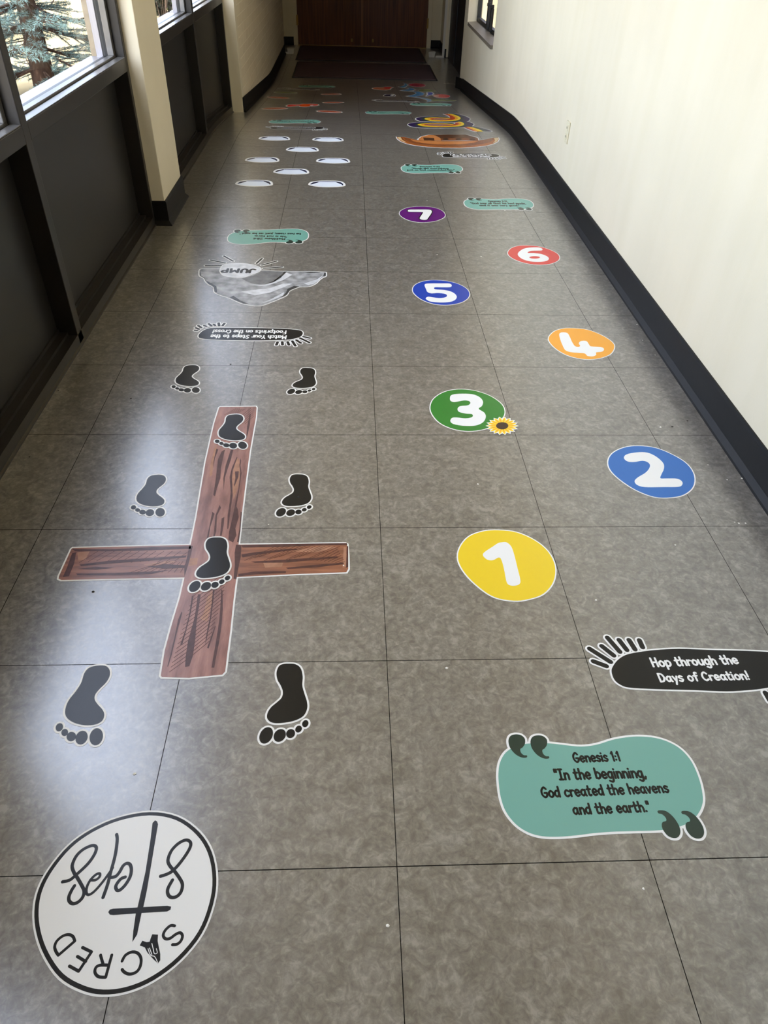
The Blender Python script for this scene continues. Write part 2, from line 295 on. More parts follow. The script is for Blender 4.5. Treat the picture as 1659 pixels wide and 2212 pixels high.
# window bays on the left: dark bronze frame, glass above, metal panels below
FX, GX, BX = -2.26, -2.43, -2.52
def bay(num, a, b, m, label):
    root = thing('window_%d' % num, label, None, ((FX+BX)/2*T, (a+b)/2*T, 0), None, 'structure')
    zb = min(prof(a), prof(b))
    top = CEIL
    halves = ((a, m-.055), (m+.055, b))
    S('mullion', box(BM(), BX, FX, m-.055, m+.055, zb, top, .003), 'bronze_metal', root)
    for y0, y1 in ((a, a+.075), (b-.075, b)): S('jamb', box(BM(), BX, FX, y0, y1, zb, top, .003), 'bronze_metal', root)
    for y0, y1 in halves:
        l0 = y0+.075 if y0 == a else y0; l1 = y1-.075 if y1 == b else y1
        S('sill_rail', box(BM(), BX, FX, l0, l1, 1.537, 1.655, .003), 'bronze_metal', root)
        S('head_rail', box(BM(), BX, FX, l0, l1, top-.16, top), 'bronze_metal', root)
        S('sill_sheen_cap', box(BM(), -2.338, FX-.004, l0, l1, 1.655, 1.662, .001), 'sky_sheen_sill', root)  # pale strip laid on the bronze rail in place of reflected sky
        bd = BM(); box(bd, GX+.02, -2.35, l0, l1, 1.655, 1.68, .002)
        for q0, q1 in ((l0, l0+.06), (l1-.06, l1)): box(bd, GX+.02, -2.35, q0, q1, 1.68, top-.16, .002)
        S('glazing_bead', bd, 'sky_sheen_sill', root)
        gk = BM(); box(gk, GX-.03, GX+.02, l0, l1, 1.655, 1.672)
        for q0, q1 in ((l0, l0+.05), (l1-.05, l1)): box(gk, GX-.03, GX+.02, q0, q1, 1.672, top-.16)
        S('gasket', gk, 'gasket', root)
        S('outer_sill', box(BM(), -2.60, GX-.03, l0, l1, 1.62, 1.663), 'aluminium', root)
        fr = BM()
        for q0, q1 in ((l0, l0+.055), (l1-.055, l1)): box(fr, BX, GX-.03, q0, q1, 1.663, top-.16)
        S('outer_frame', fr, 'aluminium', root)
        S('pane', box(BM(), GX-.006, GX+.006, l0+.03, l1-.03, 1.66, top-.17), 'glass', root)
        S('lower_panel', box(BM(), -2.46, -2.415, l0, l1, zb+.1, 1.537), 'panel_metal', root)
    cb = BM(); pr = None
    for y in steps(a, b):
        z = prof(y); sec = [(-2.245, -.02), (-2.245, .012), (FX, .02), (FX, .1), (-2.335, .1), (-2.335, .125), (-2.40, .125), (-2.40, .15), (BX, .15), (BX, -.02)]
        row = [cb.verts.new((x*T, y*T, (z+h)*T)) for x, h in sec]
        if pr:
            for k in range(len(sec)): cb.faces.new((pr[k], pr[(k+1) % len(sec)], row[(k+1) % len(sec)], row[k]))
        else: cb.faces.new(row)
        pr = row
    cb.faces.new(pr[::-1]); bmesh.ops.recalc_face_normals(cb, faces=cb.faces)
    S('curb', cb, 'bronze_metal', root)
bay(1, *BAYS[1], 'dark bronze window wall before the tan pillar, a spruce outside')
bay(2, *BAYS[2], 'dark bronze window wall beyond the tan pillar')
bay(4, *BAYS[0], 'dark bronze window wall beside the viewer')

# window in the right wall
root = thing('window_3', 'small dark framed window with a stone sill in the right wall', None, ((RW(18.8)+.2)*T, 18.8*T, .865*T), None, 'structure')
bm = BM(); prism(bm, [(RW(16.76)-.03, 16.76), (RW(WA)+WT, 16.76), (RW(WB)+WT, WB), (RW(20.67)-.03, 20.67)], .80, .865); S('sill', bm, 'sill_stone', root)
xw = RW(18.8)+WT-.05
fr = BM()
for y0, y1 in ((WA, WA+.1), (18.0, 18.1), (19.35, 19.45), (WB-.1, WB)): box(fr, xw-.05, xw+.04, y0, y1, .865, WZ)
box(fr, xw-.05, xw+.04, WA, WB, .865, .95); box(fr, xw-.05, xw+.04, WA, WB, WZ-.1, WZ)
S('frame', fr, 'gasket', root)
S('pane', box(BM(), xw-.006, xw+.006, WA+.05, WB-.05, .9, WZ-.05), 'glass', root)
for y in (18.55, 19.0): 
    b2 = BM(); box(b2, xw-.11, xw-.05, y-.06, y+.06, .9, 1.32, .004); box(b2, xw-.13, xw-.05, y-.03, y+.03, 1.32, 1.38, .003); S('latch', b2, 'gasket', root)

# double door
root = thing('door_1', 'brown wood veneer double door at the end of the corridor', None, (.4*T, DY*T, DZ*T), None, 'structure')
bm = BM(); box(bm, -1.88, -1.74, DY-.05, DY+.3, DZ, 4.2, .003); box(bm, 2.54, 2.68, DY-.05, DY+.3, DZ, 4.2, .003); box(bm, -1.88, 2.68, DY-.05, DY+.3, 4.1, 4.25, .003); S('door_frame', bm, 'wall_paint', root)
for x0, x1, hx in ((-1.745, .394, -1.74), (.396, 2.545, 2.54)):
    lf = S('door_leaf', box(BM(), x0, x1, DY+.04, DY+.14, DZ+.02, 4.12), 'door_veneer', root)
    hb = BM(); box(hb, hx-.03, hx+.03, DY-.07, DY-.03, DZ+.56, DZ+.84, .003); S('hinge', hb, 'brass', lf)
    kb = BM(); kx = x1-.35 if x0 < 0 else x0+.35; box(kb, kx-.03, kx+.03, DY, DY+.04, DZ+.13, DZ+.22, .004); S('door_stop', kb, 'brass', lf)
S('astragal', box(BM(), .34, .42, DY-.01, DY+.045, DZ+.04, 4.1, .003), 'door_strip', root)
S('light_leak_strip', box(BM(), -1.74, 2.54, DY-.06, DY+.2, DZ, DZ+.02), 'brass', root)  # brass strip stands for the light leaking under the door
root = thing('door_2', 'black side door in the recess beyond the right wall', None, (3.1*T, 23.2*T, DZ*T), None, 'structure')
S('door_leaf', box(BM(), 3.08, 3.2, 21.62, 24.9, DZ, CEIL), 'dark_door', root)

DECALS=[
["emblem_decal","large round white floor sticker with a black ring, a thin cross and script lettering","sticker",None,[["backing","vinyl_white",0,0,[["c",[-3791,6859,-3249,6752,-2798,6449,-2510,6066,-2360,5594,-2356,5150,-2480,4695,-2767,4307,-3137,4029,-3521,3882,-3906,3850,-4259,3921,-4649,4107,-4988,4424,-5234,4770,-5388,5129,-5436,5480,-5356,5844,-5143,6246,-4816,6544,-4360,6765]]],None],["ring","ink_black",1,0,[["c",[-3793,6826,-3263,6722,-2822,6425,-2540,6051,-2393,5589,-2389,5155,-2511,4710,-2791,4330,-3153,4059,-3529,3915,-3905,3883,-4250,3953,-4632,4135,-4963,4445,-5204,4783,-5355,5134,-5401,5478,-5323,5834,-5115,6227,-4795,6518,-4349,6734]]],None],["face","vinyl_white",2,0,[["c",[-3796,6761,-3290,6661,-2869,6378,-2600,6020,-2459,5579,-2456,5165,-2572,4740,-2840,4377,-3185,4118,-3544,3980,-3903,3950,-4233,4017,-4597,4190,-4914,4487,-5144,4810,-5288,5145,-5332,5473,-5258,5813,-5059,6188,-4753,6467,-4327,6673]]],None],["cross","ink_black",3,0,[["p",[-3705,6615,-3679,6327,-3644,5735,-3650,5164,-3657,5052,-3638,4785,-3614,4614,-3562,4724,-3563,5060,-3553,5161,-3552,5410,-3599,6588,-3628,6642,-3668,6663]],["p",[-4122,5085,-4106,5125,-4050,5138,-3646,5147,-3156,5161,-3088,5145,-3090,5098,-3138,5069,-3562,5056,-4024,5036,-4086,5044]]],None],["script_letter","ink_black",3,0,[["s",0.0058,[-5029,5601,-4916,5626,-4823,5721,-4683,5894,-4614,6049,-4604,6163,-4647,6215,-4726,6212,-4843,6146,-4924,6034,-4946,5878,-4891,5767,-4811,5678,-4697,5546,-4619,5438,-4615,5333,-4678,5252,-4760,5238,-4827,5287,-4849,5360,-4833,5454,-4807,5527]]],None],["script_letter","ink_black",3,0,[["s",0.0058,[-4210,5652,-4138,5671,-4090,5747,-4058,5845,-4002,5888,-3940,5864,-3897,5775,-3892,5654,-3939,5526,-4006,5443,-4058,5434,-4097,5488,-4087,5552,-4039,5626,-3975,5652]]],None],["script_letter","ink_black",3,0,[["s",0.00464,[-4229,5816,-4293,5675,-4367,5537,-4446,5423,-4519,5373,-4571,5405,-4589,5511,-4556,5628,-4489,5709,-4431,5722,-4419,5668,-4475,5615,-4564,5617]],["s",0.0058,[-4309,6413,-4274,6318,-4246,6109,-4240,5950,-4246,5751,-4247,5534,-4269,5324]]],None],["script_letter","ink_black",3,0,[["s",0.0058,[-3367,5652,-3277,5678,-3177,5735,-3068,5876,-2966,6066,-2935,6192,-2977,6263,-3060,6277,-3174,6210,-3265,6085,-3292,5926,-3238,5825,-3143,5734,-3032,5611,-2962,5501,-2968,5374,-3031,5303,-3116,5294,-3181,5348,-3199,5444,-3148,5581]]],None],["capital_letter","ink_black",3,0,[["s",0.00464,[-4549,4655,-4749,4454]],["s",0.00464,[-4549,4655,-4600,4724,-4681,4755,-4768,4734,-4839,4663,-4848,4578,-4800,4502,-4749,4454]]],None],["capital_letter","ink_black",3,0,[["s",0.00464,[-4235,4486,-4362,4215]],["s",0.00464,[-4235,4486,-4398,4556]],["s",0.00464,[-4289,4349,-4443,4427]],["s",0.00464,[-4362,4215,-4529,4292]]],None],["capital_letter","ink_black",3,0,[["s",0.00464,[-3900,4431,-3916,4118]],["s",0.00464,[-3916,4118,-4029,4129,-4101,4190,-4104,4262,-4041,4291,-3915,4287]],["s",0.00464,[-3996,4290,-4079,4435]]],None],["capital_letter","ink_black",3,0,[["s",0.00464,[-3714,4342,-3679,4424,-3587,4468,-3490,4447,-3422,4371,-3408,4260,-3450,4180,-3544,4151,-3630,4176,-3685,4219]]],None],["capital_letter","ink_black",3,0,[["s",0.00464,[-2974,4841,-3042,4847,-3114,4780,-3134,4703,-3088,4650,-3016,4652,-2933,4711,-2864,4734,-2817,4685,-2831,4608,-2885,4562,-2957,4558]]],None],["praying_hands","ink_black",3,0,[["p",[-3484,4560,-3458,4629,-3381,4608,-3336,4613,-3330,4660,-3316,4723,-3220,4715,-3207,4619,-3167,4522,-3127,4428,-3109,4334,-3136,4289,-3225,4356,-3337,4452,-3395,4529]]],None],["finger_lines","vinyl_white",4,0,[["s",0.0012,[-3339,4508,-3278,4413,-3207,4389,-3143,4302]],["s",0.0012,[-3293,4583,-3256,4506,-3221,4434,-3178,4444,-3204,4505]],["s",0.0012,[-3316,4517,-3259,4422]]],None]],0],
["cross_decal","big brown wooden cross sticker with a white edge, two footprints lying on it","sticker",None,[["backing","vinyl_white",0,0,[["p",[-4528,21083,-4474,21154,-3232,21184,-3188,21081,-3150,20457,-3149,19696,-3143,18492,-3092,16887,-3048,15624,-2987,14246,-1993,14256,-177,14278,-102,14213,-76,13762,-67,13242,-129,13091,-1430,13038,-2893,12949,-2869,12177,-2825,11247,-2804,10522,-2787,10031,-2858,9919,-3593,9844,-4209,9873,-4263,9943,-4314,10658,-4301,11460,-4266,12325,-4275,12946,-5814,12922,-7274,12889,-7389,12955,-7409,13070,-7396,14076,-7358,14151,-5881,14198,-4328,14243,-4362,15340,-4444,16795,-4507,17961,-4553,20087]]],None],["upright_plank","wood_up",1,0,[["p",[-4486,21068,-4453,21112,-3259,21141,-3229,21071,-3192,20456,-3191,19696,-3185,18491,-3134,16886,-3090,15622,-3027,14204,-2936,12988,-2911,12175,-2867,11245,-2846,10521,-2829,10043,-2883,9959,-3594,9886,-4188,9914,-4222,9959,-4272,10659,-4259,11459,-4224,12324,-4234,12989,-4285,14202,-4320,15342,-4402,16797,-4465,17963,-4511,20087]]],None],["crossbeam","wood_arm",1,0,[["p",[-3027,14204,-1993,14214,-192,14236,-143,14193,-118,13760,-109,13250,-158,13132,-1432,13080,-2936,12988]]],None],["crossbeam","wood_arm",1,0,[["p",[-4234,12989,-5815,12964,-7263,12931,-7351,12982,-7367,13073,-7354,14066,-7332,14110,-5880,14156,-4285,14202]]],None],["pale_streak","wood_pale",1.5,0,[["p",[-3506,12490,-3422,12513,-3419,12131,-3436,11784,-3446,11514,-3570,11560,-3619,11606,-3562,11831,-3571,12227]]],None],["pale_streak","wood_pale",1.5,0,[["p",[-4301,18636,-4269,18856,-4218,18636,-4224,17960,-4166,17281,-4230,17182,-4300,17788]]],None],["pale_streak","wood_pale",1.5,0,[["p",[-3534,18135,-3455,18064,-3343,17279,-3335,16631,-3387,16103,-3461,16474,-3569,17181,-3573,17616]]],None],["pale_streak","wood_pale",1.5,0,[["p",[-4214,13694,-4013,13692,-3993,13453,-4199,13390]]],None],["pale_streak","wood_pale",1.5,0,[["p",[-1700,13930,-836,14124,-396,14079,-937,13884]]],None],["pale_streak","wood_pale",1.5,0,[["p",[-5361,13460,-4761,13606,-4543,13566,-5031,13381]]],None],["pale_streak","wood_pale",1.5,0,[["p",[-2311,13506,-1784,13578,-1820,13348,-2240,13314]]],None],["pale_streak","wood_pale",1.5,0,[["p",[-7165,13940,-6858,13976,-6877,13665,-7050,13629]]],None],["pale_streak","wood_pale",1.5,0,[["p",[-231,14078,-160,14077,-173,13331,-253,13294]]],None],["grain_strokes","wood_dark",2,0,[["p",[-4238,18636,-4171,18600,-4208,18135,-4184,17617,-4229,17995]],["p",[-4053,18491,-3964,18600,-3963,18135,-3954,17616,-3905,17116,-3936,16633,-3940,16259,-3997,16321,-4017,16793,-4060,17448,-4107,18065]],["p",[-3783,18564,-3704,18600,-3715,18029,-3749,17582,-3772,17148,-3730,16538,-3817,17116,-3832,17753]],["p",[-3553,18205,-3528,18170,-3590,17514,-3561,17115,-3442,16318,-3414,15566,-3378,14855,-3402,14827,-3469,15421,-3485,15983,-3519,16474,-3638,17181,-3633,17616]],["p",[-3432,18134,-3396,17994,-3388,17752,-3309,17379,-3295,16951,-3280,16411,-3274,15802,-3223,15683,-3153,15333,-3188,14853,-3127,14579,-3181,14285,-3319,14392,-3342,14717,-3330,15191,-3320,15713,-3326,16073,-3312,16599,-3334,17114,-3353,17413,-3422,17786]],["p",[-3512,17447,-3404,17463,-3381,17180,-3442,16711,-3462,16791,-3462,17115]],["p",[-3414,20664,-3381,20664,-3345,20011,-3351,19462,-3371,19156,-3419,19892]],["p",[-3752,15864,-3699,15744,-3762,15394,-3685,14719,-3708,14502,-3738,14530,-3769,14997,-3803,15423]],["p",[-3916,15569,-3839,15481,-3875,14914,-3852,14396,-3901,14423,-3903,14858]],["p",[-3125,15565,-3090,15535,-3039,14742,-3030,14283,-3077,14310,-3079,14853]],["p",[-3617,15278,-3551,15335,-3524,14995,-3518,14555,-3563,14555]],["p",[-4316,14186,-4218,14157,-4214,13694,-4229,13247,-4243,13018,-4301,13352,-4297,13694]],["p",[-3092,14203,-2944,14174,-2913,13708,-2924,13338,-2926,12902,-3001,12928,-3028,13443,-3089,13872]],["p",[-3805,12397,-3735,12396,-3707,11788,-3690,11473,-3631,10911,-3612,10498,-3641,10200,-3732,10182,-3771,10501,-3794,10914,-3777,11299,-3762,11608,-3782,12042]],["p",[-3945,12350,-3901,12350,-3876,11790,-3886,11257,-3906,10811,-3954,10812,-3915,11236,-3910,11790]],["p",[-3254,12560,-3224,12535,-3129,11895,-3087,11333,-3077,10903,-3086,10389,-3083,10151,-3146,10152,-3148,10491,-3154,10989,-3167,11555,-3198,11965]],["p",[-3461,12538,-3417,12537,-3401,12249,-3368,11670,-3374,11034,-3387,10803,-3403,11120,-3402,11670,-3427,12131]],["p",[-4104,11838,-4079,11793,-4093,11130,-4090,10506,-4109,10188,-4128,10208,-4122,10507,-4123,11024,-4140,11568]],["p",[-3243,11379,-3223,11356,-3256,11011,-3291,10698,-3326,10719,-3282,11076]],["p",[-7332,14060,-6238,14050,-5290,14122,-4272,14153,-4254,14049,-5265,14002,-6325,13972,-7230,13980]],["p",[-6981,13476,-6237,13621,-5411,13690,-4318,13796,-4332,13718,-5390,13589,-6107,13520,-6914,13422]],["p",[-6966,13155,-6020,13167,-5100,13209,-4643,13264,-5081,13120,-5998,13078,-6924,13095]],["p",[-5240,13383,-4841,13477,-4281,13426,-4291,13335,-4807,13303]],["p",[-6990,13325,-6544,13396,-6066,13353,-6514,13283]],["p",[-7263,13033,-7259,13366,-7286,13902,-7192,13940,-7122,13515,-7120,13068]],["p",[-2946,14182,-2048,14215,-950,14230,-149,14240,-132,14158,-947,14149,-2038,14094,-2908,14085]],["p",[-2905,13822,-2563,13898,-1760,14011,-1324,14023,-2022,13893,-2605,13780,-2864,13705]],["p",[-2899,13097,-2491,13182,-1704,13188,-1699,13121,-2480,13077,-2889,13008]],["p",[-2634,13547,-1733,13616,-391,13720,-390,13666,-1725,13500,-2523,13500]],["p",[-1712,13309,-921,13415,-227,13485,-227,13431,-917,13316,-1656,13263]],["p",[-149,14118,-110,14117,-109,13331,-162,13293]]],None],["hatching","wood_hatch",2.5,0,[["s",0.0015,[-4051,10050,-3682,10443,-3306,10906]],["s",0.0015,[-4044,10179,-3673,10577,-3294,11046]],["s",0.0015,[-4037,10309,-3663,10712,-3281,11188]],["s",0.0015,[-4030,10441,-3654,10849,-3269,11331]],["s",0.0015,[-4023,10574,-3644,10988,-3257,11476]],["s",0.0015,[-4016,10709,-3634,11128,-3244,11623]],["s",0.0015,[-4009,10846,-3624,11271,-3231,11772]],["s",0.0015,[-4001,10984,-3614,11415,-3218,11923]],["s",0.0015,[-3994,11125,-3604,11561,-3205,12077]],["s",0.0015,[-3986,11267,-3593,11709,-3192,12232]],["s",0.0015,[-3979,11411,-3583,11859,-3178,12389]],["s",0.0015,[-3971,11557,-3580,12003,-3180,12530]],["s",0.0015,[-3963,11705,-3583,12141,-3196,12654]],["s",0.0015,[-3955,11855,-3587,12280,-3213,12780]],["s",0.0015,[-3947,12007,-3591,12420,-3230,12906]],["s",0.0015,[-3939,12161,-3595,12563,-3247,13035]],["s",0.0015,[-3930,12317,-3600,12707,-3264,13164]]],None],["hatching","wood_hatch",2.5,0,[["s",0.0014,[-4250,20598,-3902,21020]],["s",0.0014,[-4176,20607,-3844,21008]],["s",0.0014,[-4102,20616,-3787,20995]],["s",0.0014,[-4027,20624,-3729,20983]],["s",0.0014,[-3953,20633,-3671,20970]],["s",0.0014,[-3879,20641,-3614,20958]],["s",0.0014,[-3706,20497,-3410,21044]],["s",0.0014,[-3665,20407,-3381,20942]],["s",0.0014,[-3624,20317,-3352,20841]],["s",0.0014,[-3583,20228,-3324,20740]],["s",0.0014,[-3542,20139,-3296,20640]],["s",0.0014,[-3502,20051,-3268,20540]]],None],["hatching","wood_hatch",2.5,0,[["s",0.0014,[-7002,13552,-6645,13975]],["s",0.0014,[-6791,13580,-6432,13973]],["s",0.0014,[-6579,13609,-6219,13971]],["s",0.0014,[-6343,13545,-6005,13969]],["s",0.0014,[-6131,13574,-5792,13967]],["s",0.0014,[-5918,13602,-5578,13965]],["s",0.0014,[-5683,13539,-5364,13963]],["s",0.0014,[-5469,13567,-5150,13961]],["s",0.0014,[-5254,13596,-4936,13959]],["s",0.0014,[-5020,13532,-4721,13957]],["s",0.0014,[-4805,13561,-4507,13955]],["s",0.0014,[-4589,13589,-4292,13953]],["s",0.0014,[-5612,13185,-4957,13532]],["s",0.0014,[-5456,13183,-4882,13577]],["s",0.0014,[-5301,13181,-4789,13530]],["s",0.0014,[-5145,13180,-4713,13575]],["s",0.0014,[-4990,13178,-4620,13528]],["s",0.0014,[-4834,13176,-4544,13574]],["s",0.0014,[-4678,13175,-4451,13527]],["s",0.0014,[-4523,13173,-4375,13572]],["s",0.0014,[-4367,13172,-4282,13525]]],None],["hatching","wood_hatch",2.5,0,[["s",0.0014,[-2798,13588,-2041,14126]],["s",0.0014,[-2675,13633,-1909,14125]],["s",0.0014,[-2551,13678,-1778,14124]],["s",0.0014,[-2427,13724,-1647,14122]],["s",0.0014,[-2286,13583,-1516,14121]],["s",0.0014,[-2162,13628,-1384,14120]],["s",0.0014,[-2037,13673,-1253,14119]],["s",0.0014,[-1912,13719,-1121,14118]],["s",0.0014,[-1773,13578,-990,14117]],["s",0.0014,[-1647,13623,-858,14116]],["s",0.0014,[-1522,13668,-726,14115]],["s",0.0014,[-1395,13714,-594,14113]],["s",0.0014,[-1259,13573,-462,14112]],["s",0.0014,[-1132,13618,-330,14111]],["s",0.0014,[-926,13569,-395,13999]],["s",0.0014,[-829,13553,-361,13918]],["s",0.0014,[-732,13537,-327,13838]],["s",0.0014,[-635,13520,-294,13759]],["s",0.0014,[-538,13504,-261,13680]],["s",0.0014,[-442,13487,-228,13602]],["s",0.0014,[-345,13471,-195,13524]]],None]],0],
["footprint_decal","black right footprint with five toes below the lower end of the wooden cross","footprint","black footprint stickers",[["backing","vinyl_white",0,0.0042,[["c",[-1451,10239,-1289,10220,-1167,10110,-1108,9885,-1104,9639,-1047,9423,-983,9212,-974,9032,-1050,8856,-1237,8748,-1489,8701,-1682,8714,-1788,8805,-1801,8940,-1737,9091,-1618,9219,-1531,9333,-1516,9482,-1573,9643,-1659,9808,-1693,10002,-1652,10172,-1565,10228]],["c",[-1707,8593,-1659,8532,-1644,8440,-1665,8341,-1717,8263,-1786,8226,-1853,8239,-1900,8298,-1917,8389,-1897,8488,-1845,8568,-1775,8606]],["c",[-1421,8530,-1386,8471,-1381,8395,-1411,8322,-1464,8272,-1527,8258,-1584,8283,-1620,8342,-1625,8417,-1598,8491,-1544,8542,-1480,8556]],["c",[-1227,8530,-1199,8486,-1194,8431,-1212,8381,-1250,8348,-1296,8341,-1340,8362,-1368,8407,-1375,8462,-1356,8512,-1319,8545,-1271,8553]],["c",[-1082,8617,-1061,8584,-1059,8542,-1075,8503,-1104,8476,-1139,8469,-1171,8484,-1191,8517,-1193,8558,-1178,8598,-1148,8625,-1113,8632]],["c",[-959,8753,-935,8723,-927,8681,-937,8639,-961,8606,-995,8591,-1028,8600,-1052,8629,-1060,8671,-1051,8713,-1026,8747,-992,8762]]],None],["sole_print","ink_black",1,0,[["c",[-1451,10239,-1289,10220,-1167,10110,-1108,9885,-1104,9639,-1047,9423,-983,9212,-974,9032,-1050,8856,-1237,8748,-1489,8701,-1682,8714,-1788,8805,-1801,8940,-1737,9091,-1618,9219,-1531,9333,-1516,9482,-1573,9643,-1659,9808,-1693,10002,-1652,10172,-1565,10228]]],None],["toe_print","ink_black",1,0,[["c",[-1707,8593,-1659,8532,-1644,8440,-1665,8341,-1717,8263,-1786,8226,-1853,8239,-1900,8298,-1917,8389,-1897,8488,-1845,8568,-1775,8606]]],None],["toe_print","ink_black",1,0,[["c",[-1421,8530,-1386,8471,-1381,8395,-1411,8322,-1464,8272,-1527,8258,-1584,8283,-1620,8342,-1625,8417,-1598,8491,-1544,8542,-1480,8556]]],None],["toe_print","ink_black",1,0,[["c",[-1227,8530,-1199,8486,-1194,8431,-1212,8381,-1250,8348,-1296,8341,-1340,8362,-1368,8407,-1375,8462,-1356,8512,-1319,8545,-1271,8553]]],None],["toe_print","ink_black",1,0,[["c",[-1082,8617,-1061,8584,-1059,8542,-1075,8503,-1104,8476,-1139,8469,-1171,8484,-1191,8517,-1193,8558,-1178,8598,-1148,8625,-1113,8632]]],None],["toe_print","ink_black",1,0,[["c",[-959,8753,-935,8723,-927,8681,-937,8639,-961,8606,-995,8591,-1028,8600,-1052,8629,-1060,8671,-1051,8713,-1026,8747,-992,8762]]],None]],0],
["footprint_decal","black right footprint on the bare grey tile above the right arm of the cross","footprint","black footprint stickers",[["backing","vinyl_white",0,0.0042,[["c",[-1608,17309,-1450,17285,-1335,17173,-1286,16950,-1291,16709,-1244,16496,-1189,16287,-1187,16110,-1268,15941,-1454,15842,-1703,15806,-1891,15826,-1992,15919,-1999,16051,-1931,16197,-1810,16318,-1720,16426,-1700,16571,-1750,16731,-1827,16895,-1853,17087,-1807,17251,-1720,17303]],["c",[-1920,15709,-1876,15647,-1865,15556,-1889,15460,-1943,15386,-2012,15352,-2077,15367,-2121,15427,-2134,15517,-2111,15613,-2057,15689,-1987,15724]],["c",[-1643,15636,-1611,15577,-1609,15502,-1641,15432,-1695,15385,-1758,15373,-1812,15400,-1846,15459,-1847,15533,-1818,15604,-1763,15652,-1700,15664]],["c",[-1453,15629,-1428,15584,-1424,15530,-1444,15482,-1482,15451,-1528,15446,-1571,15469,-1596,15513,-1601,15567,-1580,15616,-1542,15647,-1496,15653]],["c",[-1308,15708,-1289,15675,-1289,15634,-1305,15597,-1335,15571,-1370,15566,-1400,15581,-1419,15614,-1419,15655,-1403,15693,-1373,15719,-1338,15725]],["c",[-1183,15837,-1160,15807,-1154,15765,-1165,15724,-1190,15693,-1224,15680,-1256,15690,-1278,15719,-1285,15760,-1275,15801,-1248,15834,-1215,15846]]],None],["sole_print","ink_black",1,0,[["c",[-1608,17309,-1450,17285,-1335,17173,-1286,16950,-1291,16709,-1244,16496,-1189,16287,-1187,16110,-1268,15941,-1454,15842,-1703,15806,-1891,15826,-1992,15919,-1999,16051,-1931,16197,-1810,16318,-1720,16426,-1700,16571,-1750,16731,-1827,16895,-1853,17087,-1807,17251,-1720,17303]]],None],["toe_print","ink_black",1,0,[["c",[-1920,15709,-1876,15647,-1865,15556,-1889,15460,-1943,15386,-2012,15352,-2077,15367,-2121,15427,-2134,15517,-2111,15613,-2057,15689,-1987,15724]]],None],["toe_print","ink_black",1,0,[["c",[-1643,15636,-1611,15577,-1609,15502,-1641,15432,-1695,15385,-1758,15373,-1812,15400,-1846,15459,-1847,15533,-1818,15604,-1763,15652,-1700,15664]]],None],["toe_print","ink_black",1,0,[["c",[-1453,15629,-1428,15584,-1424,15530,-1444,15482,-1482,15451,-1528,15446,-1571,15469,-1596,15513,-1601,15567,-1580,15616,-1542,15647,-1496,15653]]],None],["toe_print","ink_black",1,0,[["c",[-1308,15708,-1289,15675,-1289,15634,-1305,15597,-1335,15571,-1370,15566,-1400,15581,-1419,15614,-1419,15655,-1403,15693,-1373,15719,-1338,15725]]],None],["toe_print","ink_black",1,0,[["c",[-1183,15837,-1160,15807,-1154,15765,-1165,15724,-1190,15693,-1224,15680,-1256,15690,-1278,15719,-1285,15760,-1275,15801,-1248,15834,-1215,15846]]],None]],0],
